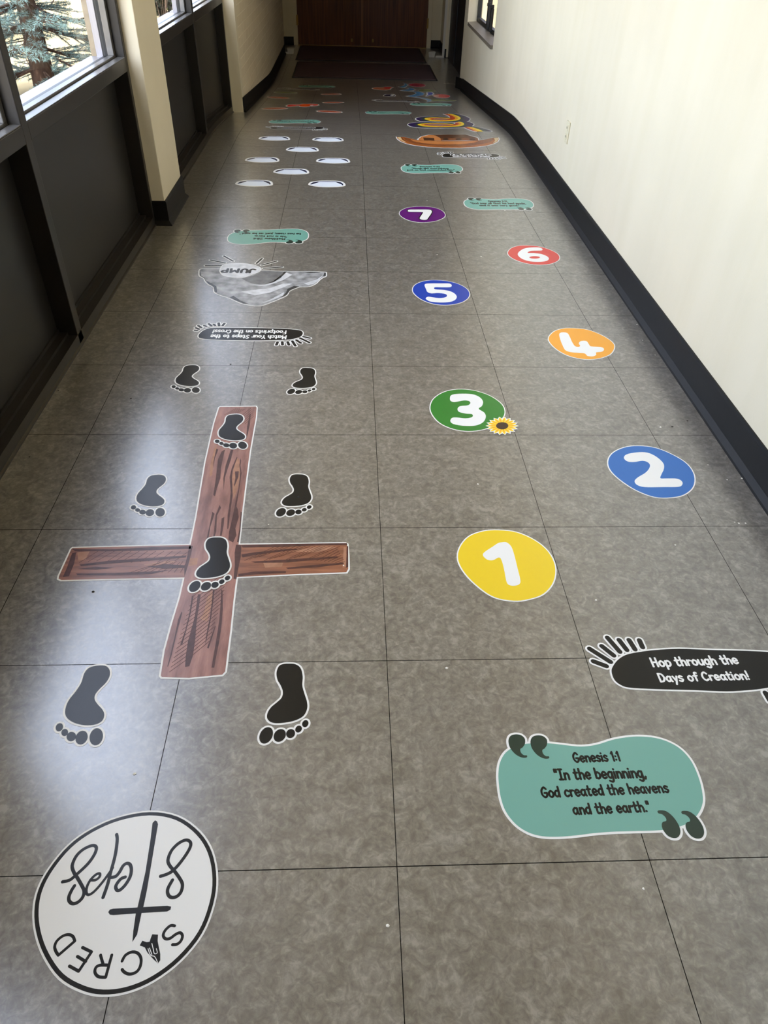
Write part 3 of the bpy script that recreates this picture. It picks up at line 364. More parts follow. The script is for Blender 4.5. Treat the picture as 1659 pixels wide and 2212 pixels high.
["footprint_decal","black right footprint printed across the middle of the wooden cross","footprint","black footprint stickers",[["backing","vinyl_white",0,0.0042,[["c",[-3663,14480,-3502,14467,-3378,14363,-3311,14142,-3297,13898,-3233,13687,-3162,13480,-3146,13302,-3215,13124,-3396,13010,-3644,12955,-3836,12960,-3944,13046,-3962,13179,-3905,13332,-3791,13463,-3709,13580,-3700,13727,-3762,13885,-3853,14045,-3894,14237,-3860,14406,-3776,14465]],["c",[-3856,12840,-3806,12781,-3788,12690,-3805,12591,-3854,12512,-3921,12473,-3988,12482,-4037,12539,-4057,12629,-4041,12728,-3992,12809,-3925,12849]],["c",[-3570,12787,-3533,12731,-3526,12655,-3552,12582,-3603,12530,-3666,12513,-3723,12537,-3761,12593,-3768,12668,-3744,12742,-3693,12795,-3630,12811]],["c",[-3378,12795,-3349,12752,-3341,12698,-3358,12648,-3394,12613,-3440,12604,-3484,12624,-3514,12667,-3522,12721,-3506,12772,-3470,12806,-3423,12815]],["c",[-3237,12886,-3216,12854,-3212,12813,-3226,12774,-3255,12746,-3289,12738,-3321,12751,-3342,12783,-3346,12824,-3332,12864,-3304,12892,-3269,12900]],["c",[-3121,13025,-3096,12997,-3086,12956,-3094,12913,-3117,12879,-3150,12864,-3183,12872,-3208,12899,-3218,12940,-3211,12983,-3187,13017,-3154,13033]]],None],["sole_print","ink_black",1,0,[["c",[-3663,14480,-3502,14467,-3378,14363,-3311,14142,-3297,13898,-3233,13687,-3162,13480,-3146,13302,-3215,13124,-3396,13010,-3644,12955,-3836,12960,-3944,13046,-3962,13179,-3905,13332,-3791,13463,-3709,13580,-3700,13727,-3762,13885,-3853,14045,-3894,14237,-3860,14406,-3776,14465]]],None],["toe_print","ink_black",1,0,[["c",[-3856,12840,-3806,12781,-3788,12690,-3805,12591,-3854,12512,-3921,12473,-3988,12482,-4037,12539,-4057,12629,-4041,12728,-3992,12809,-3925,12849]]],None],["toe_print","ink_black",1,0,[["c",[-3570,12787,-3533,12731,-3526,12655,-3552,12582,-3603,12530,-3666,12513,-3723,12537,-3761,12593,-3768,12668,-3744,12742,-3693,12795,-3630,12811]]],None],["toe_print","ink_black",1,0,[["c",[-3378,12795,-3349,12752,-3341,12698,-3358,12648,-3394,12613,-3440,12604,-3484,12624,-3514,12667,-3522,12721,-3506,12772,-3470,12806,-3423,12815]]],None],["toe_print","ink_black",1,0,[["c",[-3237,12886,-3216,12854,-3212,12813,-3226,12774,-3255,12746,-3289,12738,-3321,12751,-3342,12783,-3346,12824,-3332,12864,-3304,12892,-3269,12900]]],None],["toe_print","ink_black",1,0,[["c",[-3121,13025,-3096,12997,-3086,12956,-3094,12913,-3117,12879,-3150,12864,-3183,12872,-3208,12899,-3218,12940,-3211,12983,-3187,13017,-3154,13033]]],None]],0.0012],
["footprint_decal","farther black right footprint, just ahead of the match your steps sticker","footprint","black footprint stickers",[["backing","vinyl_white",0,0.0042,[["c",[-1631,23852,-1478,23818,-1373,23701,-1339,23480,-1359,23245,-1327,23033,-1287,22825,-1296,22653,-1386,22492,-1575,22407,-1820,22388,-2003,22419,-2095,22517,-2094,22647,-2018,22785,-1892,22896,-1797,22996,-1768,23136,-1807,23296,-1872,23461,-1885,23651,-1830,23808,-1741,23853]],["c",[-2039,22307,-1999,22244,-1995,22154,-2025,22062,-2082,21993,-2151,21964,-2215,21983,-2254,22044,-2260,22133,-2231,22225,-2173,22296,-2103,22326]],["c",[-1773,22218,-1745,22158,-1748,22085,-1783,22018,-1839,21976,-1901,21968,-1953,21998,-1982,22058,-1979,22130,-1945,22198,-1889,22242,-1826,22249]],["c",[-1588,22199,-1565,22153,-1565,22101,-1588,22055,-1627,22027,-1673,22025,-1712,22050,-1735,22095,-1735,22148,-1713,22195,-1673,22222,-1627,22225]],["c",[-1440,22267,-1424,22234,-1426,22193,-1445,22158,-1476,22135,-1510,22132,-1539,22149,-1555,22182,-1553,22222,-1534,22259,-1503,22282,-1469,22285]],["c",[-1310,22384,-1290,22354,-1286,22313,-1299,22273,-1326,22244,-1360,22234,-1390,22246,-1410,22275,-1414,22316,-1401,22356,-1374,22386,-1340,22396]]],None],["sole_print","ink_black",1,0,[["c",[-1631,23852,-1478,23818,-1373,23701,-1339,23480,-1359,23245,-1327,23033,-1287,22825,-1296,22653,-1386,22492,-1575,22407,-1820,22388,-2003,22419,-2095,22517,-2094,22647,-2018,22785,-1892,22896,-1797,22996,-1768,23136,-1807,23296,-1872,23461,-1885,23651,-1830,23808,-1741,23853]]],None],["toe_print","ink_black",1,0,[["c",[-2039,22307,-1999,22244,-1995,22154,-2025,22062,-2082,21993,-2151,21964,-2215,21983,-2254,22044,-2260,22133,-2231,22225,-2173,22296,-2103,22326]]],None],["toe_print","ink_black",1,0,[["c",[-1773,22218,-1745,22158,-1748,22085,-1783,22018,-1839,21976,-1901,21968,-1953,21998,-1982,22058,-1979,22130,-1945,22198,-1889,22242,-1826,22249]]],None],["toe_print","ink_black",1,0,[["c",[-1588,22199,-1565,22153,-1565,22101,-1588,22055,-1627,22027,-1673,22025,-1712,22050,-1735,22095,-1735,22148,-1713,22195,-1673,22222,-1627,22225]]],None],["toe_print","ink_black",1,0,[["c",[-1440,22267,-1424,22234,-1426,22193,-1445,22158,-1476,22135,-1510,22132,-1539,22149,-1555,22182,-1553,22222,-1534,22259,-1503,22282,-1469,22285]]],None],["toe_print","ink_black",1,0,[["c",[-1310,22384,-1290,22354,-1286,22313,-1299,22273,-1326,22244,-1360,22234,-1390,22246,-1410,22275,-1414,22316,-1401,22356,-1374,22386,-1340,22396]]],None]],0],
["footprint_decal","slate black left footprint below the left arm of the wooden cross","footprint","black footprint stickers",[["backing","vinyl_white",0,0.0042,[["c",[-5643,10256,-5480,10236,-5370,10121,-5332,9954,-5366,9789,-5455,9629,-5508,9497,-5494,9366,-5396,9234,-5267,9105,-5191,8977,-5195,8827,-5307,8741,-5511,8725,-5713,8773,-5886,8865,-5995,8992,-6039,9169,-6028,9349,-5945,9585,-5896,9799,-5899,10046,-5830,10202]],["c",[-5223,8645,-5152,8597,-5099,8510,-5078,8408,-5094,8318,-5142,8263,-5210,8258,-5280,8305,-5333,8390,-5356,8492,-5341,8584,-5292,8640]],["c",[-5473,8581,-5418,8527,-5387,8449,-5387,8368,-5419,8306,-5473,8279,-5536,8294,-5592,8347,-5624,8425,-5625,8506,-5593,8569,-5537,8596]],["c",[-5672,8545,-5635,8496,-5621,8439,-5633,8389,-5668,8360,-5716,8358,-5765,8385,-5802,8433,-5817,8490,-5805,8541,-5771,8571,-5722,8572]],["c",[-5865,8638,-5833,8608,-5813,8566,-5811,8524,-5828,8492,-5859,8479,-5894,8489,-5927,8519,-5947,8561,-5949,8603,-5932,8635,-5901,8648]],["c",[-6007,8775,-5973,8741,-5952,8694,-5950,8644,-5969,8606,-6002,8590,-6041,8599,-6076,8632,-6097,8680,-6099,8729,-6081,8768,-6047,8784]]],None],["sole_print","ink_black",1,0,[["c",[-5643,10256,-5480,10236,-5370,10121,-5332,9954,-5366,9789,-5455,9629,-5508,9497,-5494,9366,-5396,9234,-5267,9105,-5191,8977,-5195,8827,-5307,8741,-5511,8725,-5713,8773,-5886,8865,-5995,8992,-6039,9169,-6028,9349,-5945,9585,-5896,9799,-5899,10046,-5830,10202]]],None],["toe_print","ink_black",1,0,[["c",[-5223,8645,-5152,8597,-5099,8510,-5078,8408,-5094,8318,-5142,8263,-5210,8258,-5280,8305,-5333,8390,-5356,8492,-5341,8584,-5292,8640]]],None],["toe_print","ink_black",1,0,[["c",[-5473,8581,-5418,8527,-5387,8449,-5387,8368,-5419,8306,-5473,8279,-5536,8294,-5592,8347,-5624,8425,-5625,8506,-5593,8569,-5537,8596]]],None],["toe_print","ink_black",1,0,[["c",[-5672,8545,-5635,8496,-5621,8439,-5633,8389,-5668,8360,-5716,8358,-5765,8385,-5802,8433,-5817,8490,-5805,8541,-5771,8571,-5722,8572]]],None],["toe_print","ink_black",1,0,[["c",[-5865,8638,-5833,8608,-5813,8566,-5811,8524,-5828,8492,-5859,8479,-5894,8489,-5927,8519,-5947,8561,-5949,8603,-5932,8635,-5901,8648]]],None],["toe_print","ink_black",1,0,[["c",[-6007,8775,-5973,8741,-5952,8694,-5950,8644,-5969,8606,-6002,8590,-6041,8599,-6076,8632,-6097,8680,-6099,8729,-6081,8768,-6047,8784]]],None]],0],
["footprint_decal","black left footprint on the bare grey tile above the left arm of the cross","footprint","black footprint stickers",[["backing","vinyl_white",0,0.0042,[["c",[-5788,17293,-5631,17276,-5523,17167,-5484,17005,-5515,16846,-5600,16691,-5649,16562,-5634,16436,-5538,16311,-5412,16187,-5337,16065,-5339,15920,-5446,15836,-5643,15818,-5838,15862,-6007,15949,-6113,16070,-6158,16240,-6149,16414,-6072,16642,-6027,16850,-6033,17088,-5969,17239]],["c",[-5364,15744,-5295,15698,-5243,15615,-5222,15517,-5236,15430,-5282,15377,-5347,15371,-5415,15416,-5467,15497,-5490,15595,-5477,15684,-5430,15738]],["c",[-5605,15679,-5550,15628,-5520,15553,-5519,15475,-5549,15415,-5601,15388,-5662,15402,-5717,15452,-5748,15527,-5750,15605,-5720,15666,-5667,15693]],["c",[-5796,15642,-5760,15595,-5746,15541,-5757,15492,-5790,15464,-5836,15462,-5884,15487,-5920,15533,-5935,15587,-5924,15637,-5892,15666,-5845,15668]],["c",[-5983,15729,-5952,15701,-5932,15661,-5930,15620,-5946,15589,-5975,15576,-6010,15586,-6042,15614,-6062,15654,-6064,15695,-6048,15726,-6019,15739]],["c",[-6122,15861,-6089,15828,-6068,15782,-6066,15734,-6084,15697,-6115,15682,-6153,15690,-6187,15721,-6208,15767,-6210,15815,-6193,15853,-6161,15869]]],None],["sole_print","ink_black",1,0,[["c",[-5788,17293,-5631,17276,-5523,17167,-5484,17005,-5515,16846,-5600,16691,-5649,16562,-5634,16436,-5538,16311,-5412,16187,-5337,16065,-5339,15920,-5446,15836,-5643,15818,-5838,15862,-6007,15949,-6113,16070,-6158,16240,-6149,16414,-6072,16642,-6027,16850,-6033,17088,-5969,17239]]],None],["toe_print","ink_black",1,0,[["c",[-5364,15744,-5295,15698,-5243,15615,-5222,15517,-5236,15430,-5282,15377,-5347,15371,-5415,15416,-5467,15497,-5490,15595,-5477,15684,-5430,15738]]],None],["toe_print","ink_black",1,0,[["c",[-5605,15679,-5550,15628,-5520,15553,-5519,15475,-5549,15415,-5601,15388,-5662,15402,-5717,15452,-5748,15527,-5750,15605,-5720,15666,-5667,15693]]],None],["toe_print","ink_black",1,0,[["c",[-5796,15642,-5760,15595,-5746,15541,-5757,15492,-5790,15464,-5836,15462,-5884,15487,-5920,15533,-5935,15587,-5924,15637,-5892,15666,-5845,15668]]],None],["toe_print","ink_black",1,0,[["c",[-5983,15729,-5952,15701,-5932,15661,-5930,15620,-5946,15589,-5975,15576,-6010,15586,-6042,15614,-6062,15654,-6064,15695,-6048,15726,-6019,15739]]],None],["toe_print","ink_black",1,0,[["c",[-6122,15861,-6089,15828,-6068,15782,-6066,15734,-6084,15697,-6115,15682,-6153,15690,-6187,15721,-6208,15767,-6210,15815,-6193,15853,-6161,15869]]],None]],0],
["footprint_decal","black left footprint on the upper tip of the wooden cross","footprint","black footprint stickers",[["backing","vinyl_white",0,0.0042,[["c",[-3911,20625,-3747,20608,-3633,20495,-3591,20327,-3622,20160,-3709,19997,-3760,19862,-3743,19731,-3640,19600,-3508,19472,-3429,19345,-3430,19194,-3541,19105,-3747,19085,-3951,19129,-4128,19218,-4240,19343,-4288,19521,-4281,19703,-4202,19942,-4157,20159,-4165,20408,-4099,20567]],["c",[-3454,19009,-3382,18962,-3327,18876,-3303,18774,-3318,18683,-3365,18626,-3433,18620,-3504,18666,-3559,18750,-3585,18852,-3572,18945,-3523,19003]],["c",[-3705,18939,-3648,18886,-3615,18808,-3613,18727,-3644,18664,-3699,18636,-3763,18649,-3820,18702,-3854,18779,-3857,18861,-3826,18925,-3770,18953]],["c",[-3905,18899,-3866,18851,-3851,18793,-3862,18743,-3897,18713,-3945,18710,-3995,18736,-4033,18784,-4049,18841,-4038,18892,-4005,18923,-3956,18925]],["c",[-4101,18989,-4068,18959,-4047,18917,-4044,18875,-4061,18843,-4091,18829,-4128,18838,-4162,18868,-4183,18909,-4186,18952,-4169,18984,-4138,18998]],["c",[-4248,19124,-4213,19091,-4191,19043,-4187,18993,-4206,18954,-4239,18937,-4278,18946,-4314,18978,-4336,19026,-4339,19076,-4322,19116,-4288,19133]]],None],["sole_print","ink_black",1,0,[["c",[-3911,20625,-3747,20608,-3633,20495,-3591,20327,-3622,20160,-3709,19997,-3760,19862,-3743,19731,-3640,19600,-3508,19472,-3429,19345,-3430,19194,-3541,19105,-3747,19085,-3951,19129,-4128,19218,-4240,19343,-4288,19521,-4281,19703,-4202,19942,-4157,20159,-4165,20408,-4099,20567]]],None],["toe_print","ink_black",1,0,[["c",[-3454,19009,-3382,18962,-3327,18876,-3303,18774,-3318,18683,-3365,18626,-3433,18620,-3504,18666,-3559,18750,-3585,18852,-3572,18945,-3523,19003]]],None],["toe_print","ink_black",1,0,[["c",[-3705,18939,-3648,18886,-3615,18808,-3613,18727,-3644,18664,-3699,18636,-3763,18649,-3820,18702,-3854,18779,-3857,18861,-3826,18925,-3770,18953]]],None],["toe_print","ink_black",1,0,[["c",[-3905,18899,-3866,18851,-3851,18793,-3862,18743,-3897,18713,-3945,18710,-3995,18736,-4033,18784,-4049,18841,-4038,18892,-4005,18923,-3956,18925]]],None],["toe_print","ink_black",1,0,[["c",[-4101,18989,-4068,18959,-4047,18917,-4044,18875,-4061,18843,-4091,18829,-4128,18838,-4162,18868,-4183,18909,-4186,18952,-4169,18984,-4138,18998]]],None],["toe_print","ink_black",1,0,[["c",[-4248,19124,-4213,19091,-4191,19043,-4187,18993,-4206,18954,-4239,18937,-4278,18946,-4314,18978,-4336,19026,-4339,19076,-4322,19116,-4288,19133]]],None]],0.0012],
["footprint_decal","farthest black left footprint, beyond the upper tip of the cross","footprint","black footprint stickers",[["backing","vinyl_white",0,0.0042,[["c",[-5895,24013,-5732,23994,-5621,23880,-5582,23713,-5614,23549,-5703,23389,-5754,23256,-5739,23126,-5640,22995,-5510,22867,-5433,22740,-5436,22591,-5547,22504,-5751,22486,-5952,22533,-6126,22623,-6236,22748,-6281,22925,-6272,23104,-6191,23340,-6144,23555,-6149,23801,-6082,23957]],["c",[-5463,22408,-5391,22361,-5338,22275,-5316,22173,-5331,22084,-5379,22028,-5446,22023,-5517,22069,-5570,22153,-5594,22255,-5580,22346,-5531,22403]],["c",[-5712,22342,-5656,22289,-5624,22212,-5624,22131,-5655,22069,-5709,22042,-5772,22056,-5829,22108,-5861,22186,-5863,22266,-5831,22329,-5776,22357]],["c",[-5910,22305,-5873,22256,-5858,22200,-5870,22150,-5904,22121,-5952,22118,-6001,22145,-6038,22192,-6054,22249,-6042,22300,-6009,22330,-5960,22331]],["c",[-6103,22396,-6071,22366,-6050,22325,-6048,22283,-6065,22251,-6095,22238,-6131,22247,-6164,22277,-6185,22319,-6187,22360,-6170,22392,-6140,22406]],["c",[-6246,22532,-6212,22499,-6191,22451,-6188,22401,-6207,22363,-6240,22347,-6279,22356,-6314,22388,-6335,22436,-6337,22486,-6320,22525,-6286,22541]]],None],["sole_print","ink_black",1,0,[["c",[-5895,24013,-5732,23994,-5621,23880,-5582,23713,-5614,23549,-5703,23389,-5754,23256,-5739,23126,-5640,22995,-5510,22867,-5433,22740,-5436,22591,-5547,22504,-5751,22486,-5952,22533,-6126,22623,-6236,22748,-6281,22925,-6272,23104,-6191,23340,-6144,23555,-6149,23801,-6082,23957]]],None],["toe_print","ink_black",1,0,[["c",[-5463,22408,-5391,22361,-5338,22275,-5316,22173,-5331,22084,-5379,22028,-5446,22023,-5517,22069,-5570,22153,-5594,22255,-5580,22346,-5531,22403]]],None],["toe_print","ink_black",1,0,[["c",[-5712,22342,-5656,22289,-5624,22212,-5624,22131,-5655,22069,-5709,22042,-5772,22056,-5829,22108,-5861,22186,-5863,22266,-5831,22329,-5776,22357]]],None],["toe_print","ink_black",1,0,[["c",[-5910,22305,-5873,22256,-5858,22200,-5870,22150,-5904,22121,-5952,22118,-6001,22145,-6038,22192,-6054,22249,-6042,22300,-6009,22330,-5960,22331]]],None],["toe_print","ink_black",1,0,[["c",[-6103,22396,-6071,22366,-6050,22325,-6048,22283,-6065,22251,-6095,22238,-6131,22247,-6164,22277,-6185,22319,-6187,22360,-6170,22392,-6140,22406]]],None],["toe_print","ink_black",1,0,[["c",[-6246,22532,-6212,22499,-6191,22451,-6188,22401,-6207,22363,-6240,22347,-6279,22356,-6314,22388,-6335,22436,-6337,22486,-6320,22525,-6286,22541]]],None]],0],
["number_decal","round yellow floor sticker with a white number one","number sticker","numbered hopping stickers",[["backing","vinyl_white",0,0,[["c",[4038,14764,4531,14665,4974,14333,5253,13876,5325,13307,5154,12725,4797,12290,4356,12101,3977,12059,3512,12188,3161,12546,2873,13037,2743,13547,2841,14031,3145,14487,3587,14719]]],None],["disc_print","ink_yellow",1,-0.0035,[["c",[4038,14764,4531,14665,4974,14333,5253,13876,5325,13307,5154,12725,4797,12290,4356,12101,3977,12059,3512,12188,3161,12546,2873,13037,2743,13547,2841,14031,3145,14487,3587,14719]]],None],["numeral","vinyl_white",2,0,[["c",[4028,14230,4171,14229,4268,14064,4293,13751,4291,13232,4287,12816,4243,12670,4132,12607,3987,12617,3920,12739,3930,13152,3923,13510,3871,13641,3691,13538,3543,13565,3456,13715,3511,13847,3772,14068,3936,14203]]],None]],0],
["number_decal","round mid blue floor sticker with a white number two","number sticker","numbered hopping stickers",[["backing","vinyl_white",0,0,[["c",[9229,18837,9788,18709,10241,18291,10504,17799,10501,17207,10253,16639,9833,16257,9371,16119,8870,16153,8424,16480,8088,16984,7918,17505,7980,17984,8248,18417,8711,18734]]],None],["disc_print","ink_blue",1,-0.0035,[["c",[9229,18837,9788,18709,10241,18291,10504,17799,10501,17207,10253,16639,9833,16257,9371,16119,8870,16153,8424,16480,8088,16984,7918,17505,7980,17984,8248,18417,8711,18734]]],None],["numeral","vinyl_white",2,0,[["c",[8555,18131,8702,18329,9069,18442,9398,18429,9620,18204,9725,17861,9644,17561,9466,17268,9375,17083,9562,17071,9877,17059,9984,16922,9929,16752,9767,16652,9310,16643,8753,16645,8545,16757,8534,16949,8696,17131,9026,17385,9244,17681,9259,17886,9109,17983,8835,17923,8624,17947]]],None]],0],
["number_decal","round green floor sticker with a white number three and a sunflower","number sticker","numbered hopping stickers",[["backing","vinyl_white",0,0,[["c",[3771,22365,4336,22289,4860,21946,5185,21441,5263,20993,5154,20528,4808,20061,4378,19744,3832,19621,3319,19755,2900,20125,2682,20690,2671,21202,2853,21732,3259,22171]]],None],["disc_print","ink_green",1,-0.0035,[["c",[3771,22365,4336,22289,4860,21946,5185,21441,5263,20993,5154,20528,4808,20061,4378,19744,3832,19621,3319,19755,2900,20125,2682,20690,2671,21202,2853,21732,3259,22171]]],None],["numeral","vinyl_white",2,0,[["c",[3430,21711,3508,21932,3788,22023,4250,21997,4493,21791,4567,21500,4488,21213,4349,21028,4503,20792,4523,20517,4378,20180,4095,19981,3693,19967,3378,20071,3287,20243,3368,20445,3533,20473,3822,20420,4054,20502,4077,20680,3859,20720,3649,20830,3619,21025,3729,21194,4001,21253,4110,21396,4075,21540,3888,21568,3571,21465,3442,21536]]],None],["petal_backing","vinyl_white",4,0.003,[["p",[5143,19989,5309,20022,5433,20003,5499,19959,5417,19915,5287,19895,5134,19933]],["p",[5135,19935,5293,19911,5394,19850,5437,19784,5350,19768,5229,19793,5108,19882]],["p",[5110,19885,5240,19807,5308,19712,5322,19632,5240,19646,5143,19711,5068,19841]],["p",[5070,19843,5157,19722,5183,19604,5168,19520,5101,19561,5038,19659,5018,19814]],["p",[5020,19815,5054,19665,5036,19539,4993,19461,4949,19524,4928,19643,4964,19804]],["p",[4966,19804,4944,19643,4884,19524,4819,19461,4802,19539,4825,19664,4913,19813]],["p",[4915,19812,4839,19659,4744,19560,4664,19519,4676,19603,4741,19721,4871,19839]],["p",[4873,19837,4751,19710,4633,19644,4547,19631,4587,19710,4686,19806,4843,19879]],["p",[4844,19877,4692,19792,4563,19766,4482,19782,4546,19848,4667,19909,4832,19929]],["p",[4832,19927,4668,19894,4544,19912,4477,19956,4557,20000,4687,20020,4840,19982]],["p",[4840,19980,4682,20004,4578,20065,4534,20132,4621,20149,4743,20123,4866,20033]],["p",[4865,20031,4733,20109,4663,20207,4647,20289,4730,20275,4830,20207,4907,20075]],["p",[4905,20073,4815,20197,4787,20319,4802,20407,4871,20364,4936,20261,4957,20102]],["p",[4955,20101,4919,20256,4937,20387,4981,20470,5027,20403,5048,20279,5011,20112]],["p",[5009,20112,5032,20279,5094,20404,5162,20471,5179,20388,5153,20257,5063,20103]],["p",[5060,20104,5139,20262,5237,20365,5321,20409,5307,20321,5238,20198,5105,20077]],["p",[5103,20079,5228,20209,5350,20278,5438,20292,5395,20209,5292,20111,5133,20036]],["p",[5132,20038,5287,20125,5418,20151,5500,20135,5433,20068,5309,20006,5143,19986]]],None],["petals","ink_sunny",5,0,[["p",[5143,19989,5309,20022,5433,20003,5499,19959,5417,19915,5287,19895,5134,19933]],["p",[5135,19935,5293,19911,5394,19850,5437,19784,5350,19768,5229,19793,5108,19882]],["p",[5110,19885,5240,19807,5308,19712,5322,19632,5240,19646,5143,19711,5068,19841]],["p",[5070,19843,5157,19722,5183,19604,5168,19520,5101,19561,5038,19659,5018,19814]],["p",[5020,19815,5054,19665,5036,19539,4993,19461,4949,19524,4928,19643,4964,19804]],["p",[4966,19804,4944,19643,4884,19524,4819,19461,4802,19539,4825,19664,4913,19813]],["p",[4915,19812,4839,19659,4744,19560,4664,19519,4676,19603,4741,19721,4871,19839]],["p",[4873,19837,4751,19710,4633,19644,4547,19631,4587,19710,4686,19806,4843,19879]],["p",[4844,19877,4692,19792,4563,19766,4482,19782,4546,19848,4667,19909,4832,19929]],["p",[4832,19927,4668,19894,4544,19912,4477,19956,4557,20000,4687,20020,4840,19982]],["p",[4840,19980,4682,20004,4578,20065,4534,20132,4621,20149,4743,20123,4866,20033]],["p",[4865,20031,4733,20109,4663,20207,4647,20289,4730,20275,4830,20207,4907,20075]],["p",[4905,20073,4815,20197,4787,20319,4802,20407,4871,20364,4936,20261,4957,20102]],["p",[4955,20101,4919,20256,4937,20387,4981,20470,5027,20403,5048,20279,5011,20112]],["p",[5009,20112,5032,20279,5094,20404,5162,20471,5179,20388,5153,20257,5063,20103]],["p",[5060,20104,5139,20262,5237,20365,5321,20409,5307,20321,5238,20198,5105,20077]],["p",[5103,20079,5228,20209,5350,20278,5438,20292,5395,20209,5292,20111,5133,20036]],["p",[5132,20038,5287,20125,5418,20151,5500,20135,5433,20068,5309,20006,5143,19986]]],None],["petal_streaks","ink_orange",6,0,[["p",[5184,19972,5349,19980,5437,19959,5341,19937,5179,19944]],["p",[5165,19904,5313,19856,5383,19805,5291,19816,5152,19879]],["p",[5125,19844,5238,19746,5282,19671,5205,19713,5104,19823]],["p",[5069,19797,5134,19661,5146,19572,5094,19640,5044,19784]],["p",[5003,19770,5013,19612,4993,19520,4970,19605,4976,19765]],["p",[4936,19765,4889,19605,4839,19519,4849,19612,4910,19769]],["p",[4874,19783,4777,19639,4702,19571,4744,19660,4853,19797]],["p",[4826,19822,4690,19712,4600,19669,4668,19744,4812,19843]],["p",[4798,19878,4638,19815,4542,19803,4629,19855,4792,19903]],["p",[4792,19943,4627,19935,4538,19956,4634,19978,4796,19971]],["p",[4809,20011,4661,20059,4589,20111,4681,20100,4823,20036]],["p",[4849,20072,4734,20172,4688,20249,4767,20205,4870,20093]],["p",[4905,20119,4838,20259,4825,20352,4879,20281,4931,20133]],["p",[4971,20148,4961,20310,4982,20408,5005,20318,4999,20152]],["p",[5040,20153,5088,20318,5140,20409,5129,20311,5066,20148]],["p",[5102,20134,5202,20282,5280,20354,5236,20261,5123,20120]],["p",[5150,20094,5290,20207,5383,20251,5312,20174,5164,20073]],["p",[5178,20038,5341,20102,5438,20114,5348,20061,5183,20012]]],None],["seed_head","ink_brown",7,0,[["c",[5192,19958,5146,19851,5059,19772,4952,19744,4856,19772,4794,19850,4783,19957,4828,20065,4915,20145,5023,20174,5121,20145,5183,20066]]],None]],0],
["number_decal","round orange floor sticker with a white number four","number sticker","numbered hopping stickers",[["backing","vinyl_white",0,0,[["c",[9147,27347,9735,27209,10217,26697,10471,26095,10423,25603,10076,25027,9533,24685,8976,24605,8413,24857,8038,25379,7866,26057,7955,26560,8323,27081,8758,27320]]],None],["disc_print","ink_orange",1,-0.0035,[["c",[9147,27347,9735,27209,10217,26697,10471,26095,10423,25603,10076,25027,9533,24685,8976,24605,8413,24857,8038,25379,7866,26057,7955,26560,8323,27081,8758,27320]]],None],["numeral","vinyl_white",2,0,[["c",[8437,26739,8545,26898,8703,26920,8815,26823,8822,26473,8810,26053,8843,25717,8978,25663,9054,25757,9052,25962,9188,26153,9410,26157,9443,25874,9479,25707,9851,25657,9945,25493,9815,25272,9553,25196,9500,24998,9338,24872,9133,24905,9080,25100,8852,25151,8563,25202,8381,25344,8353,25673,8376,26274]]],None]],0],
["number_decal","round royal blue floor sticker with a white number five","number sticker","numbered hopping stickers",[["backing","vinyl_white",0,0,[["c",[3899,32241,4409,32150,4892,31839,5216,31339,5308,30783,5178,30236,4849,29781,4379,29516,3935,29461,3510,29589,3100,29953,2819,30481,2716,31028,2845,31594,3155,31987,3532,32192]]],None],["disc_print","ink_royal",1,-0.0035,[["c",[3899,32241,4409,32150,4892,31839,5216,31339,5308,30783,5178,30236,4849,29781,4379,29516,3935,29461,3510,29589,3100,29953,2819,30481,2716,31028,2845,31594,3155,31987,3532,32192]]],None],["numeral","vinyl_white",2,0,[["c",[3327,31569,3394,31761,3655,31819,4067,31830,4479,31828,4576,31639,4486,31421,4126,31387,3780,31378,3774,31153,4198,31089,4526,30850,4665,30440,4560,30044,4288,29804,3865,29736,3457,29820,3280,30051,3284,30217,3403,30339,3619,30260,3910,30207,4168,30309,4239,30514,4155,30670,3863,30748,3558,30704,3396,30859,3361,31167]]],None]],0],
["number_decal","round red floor sticker with a white number six","number sticker","numbered hopping stickers",[["backing","vinyl_white",0,0,[["c",[9126,36903,9627,36792,10068,36410,10381,35875,10421,35342,10228,34814,9805,34406,9327,34233,8838,34261,8387,34493,8021,34921,7831,35439,7872,35945,8156,36501,8591,36835]]],None],["disc_print","ink_red",1,-0.0035,[["c",[9126,36903,9627,36792,10068,36410,10381,35875,10421,35342,10228,34814,9805,34406,9327,34233,8838,34261,8387,34493,8021,34921,7831,35439,7872,35945,8156,36501,8591,36835]]],None],["numeral","vinyl_white",2,0,[["c",[9119,36567,9591,36615,9749,36399,9677,36192,9440,36153,9085,36094,8873,35824,9199,35804,9568,35663,9785,35352,9788,35022,9601,34750,9241,34622,8807,34667,8472,34951,8329,35395,8393,35808,8657,36251,8865,36447]]],None],["numeral_hole","ink_red",3,0,[["c",[9386,35218,9332,35134,9221,35071,9082,35044,8951,35062,8864,35119,8843,35201,8896,35285,9007,35349,9148,35376,9279,35358,9366,35300]]],None]],0],
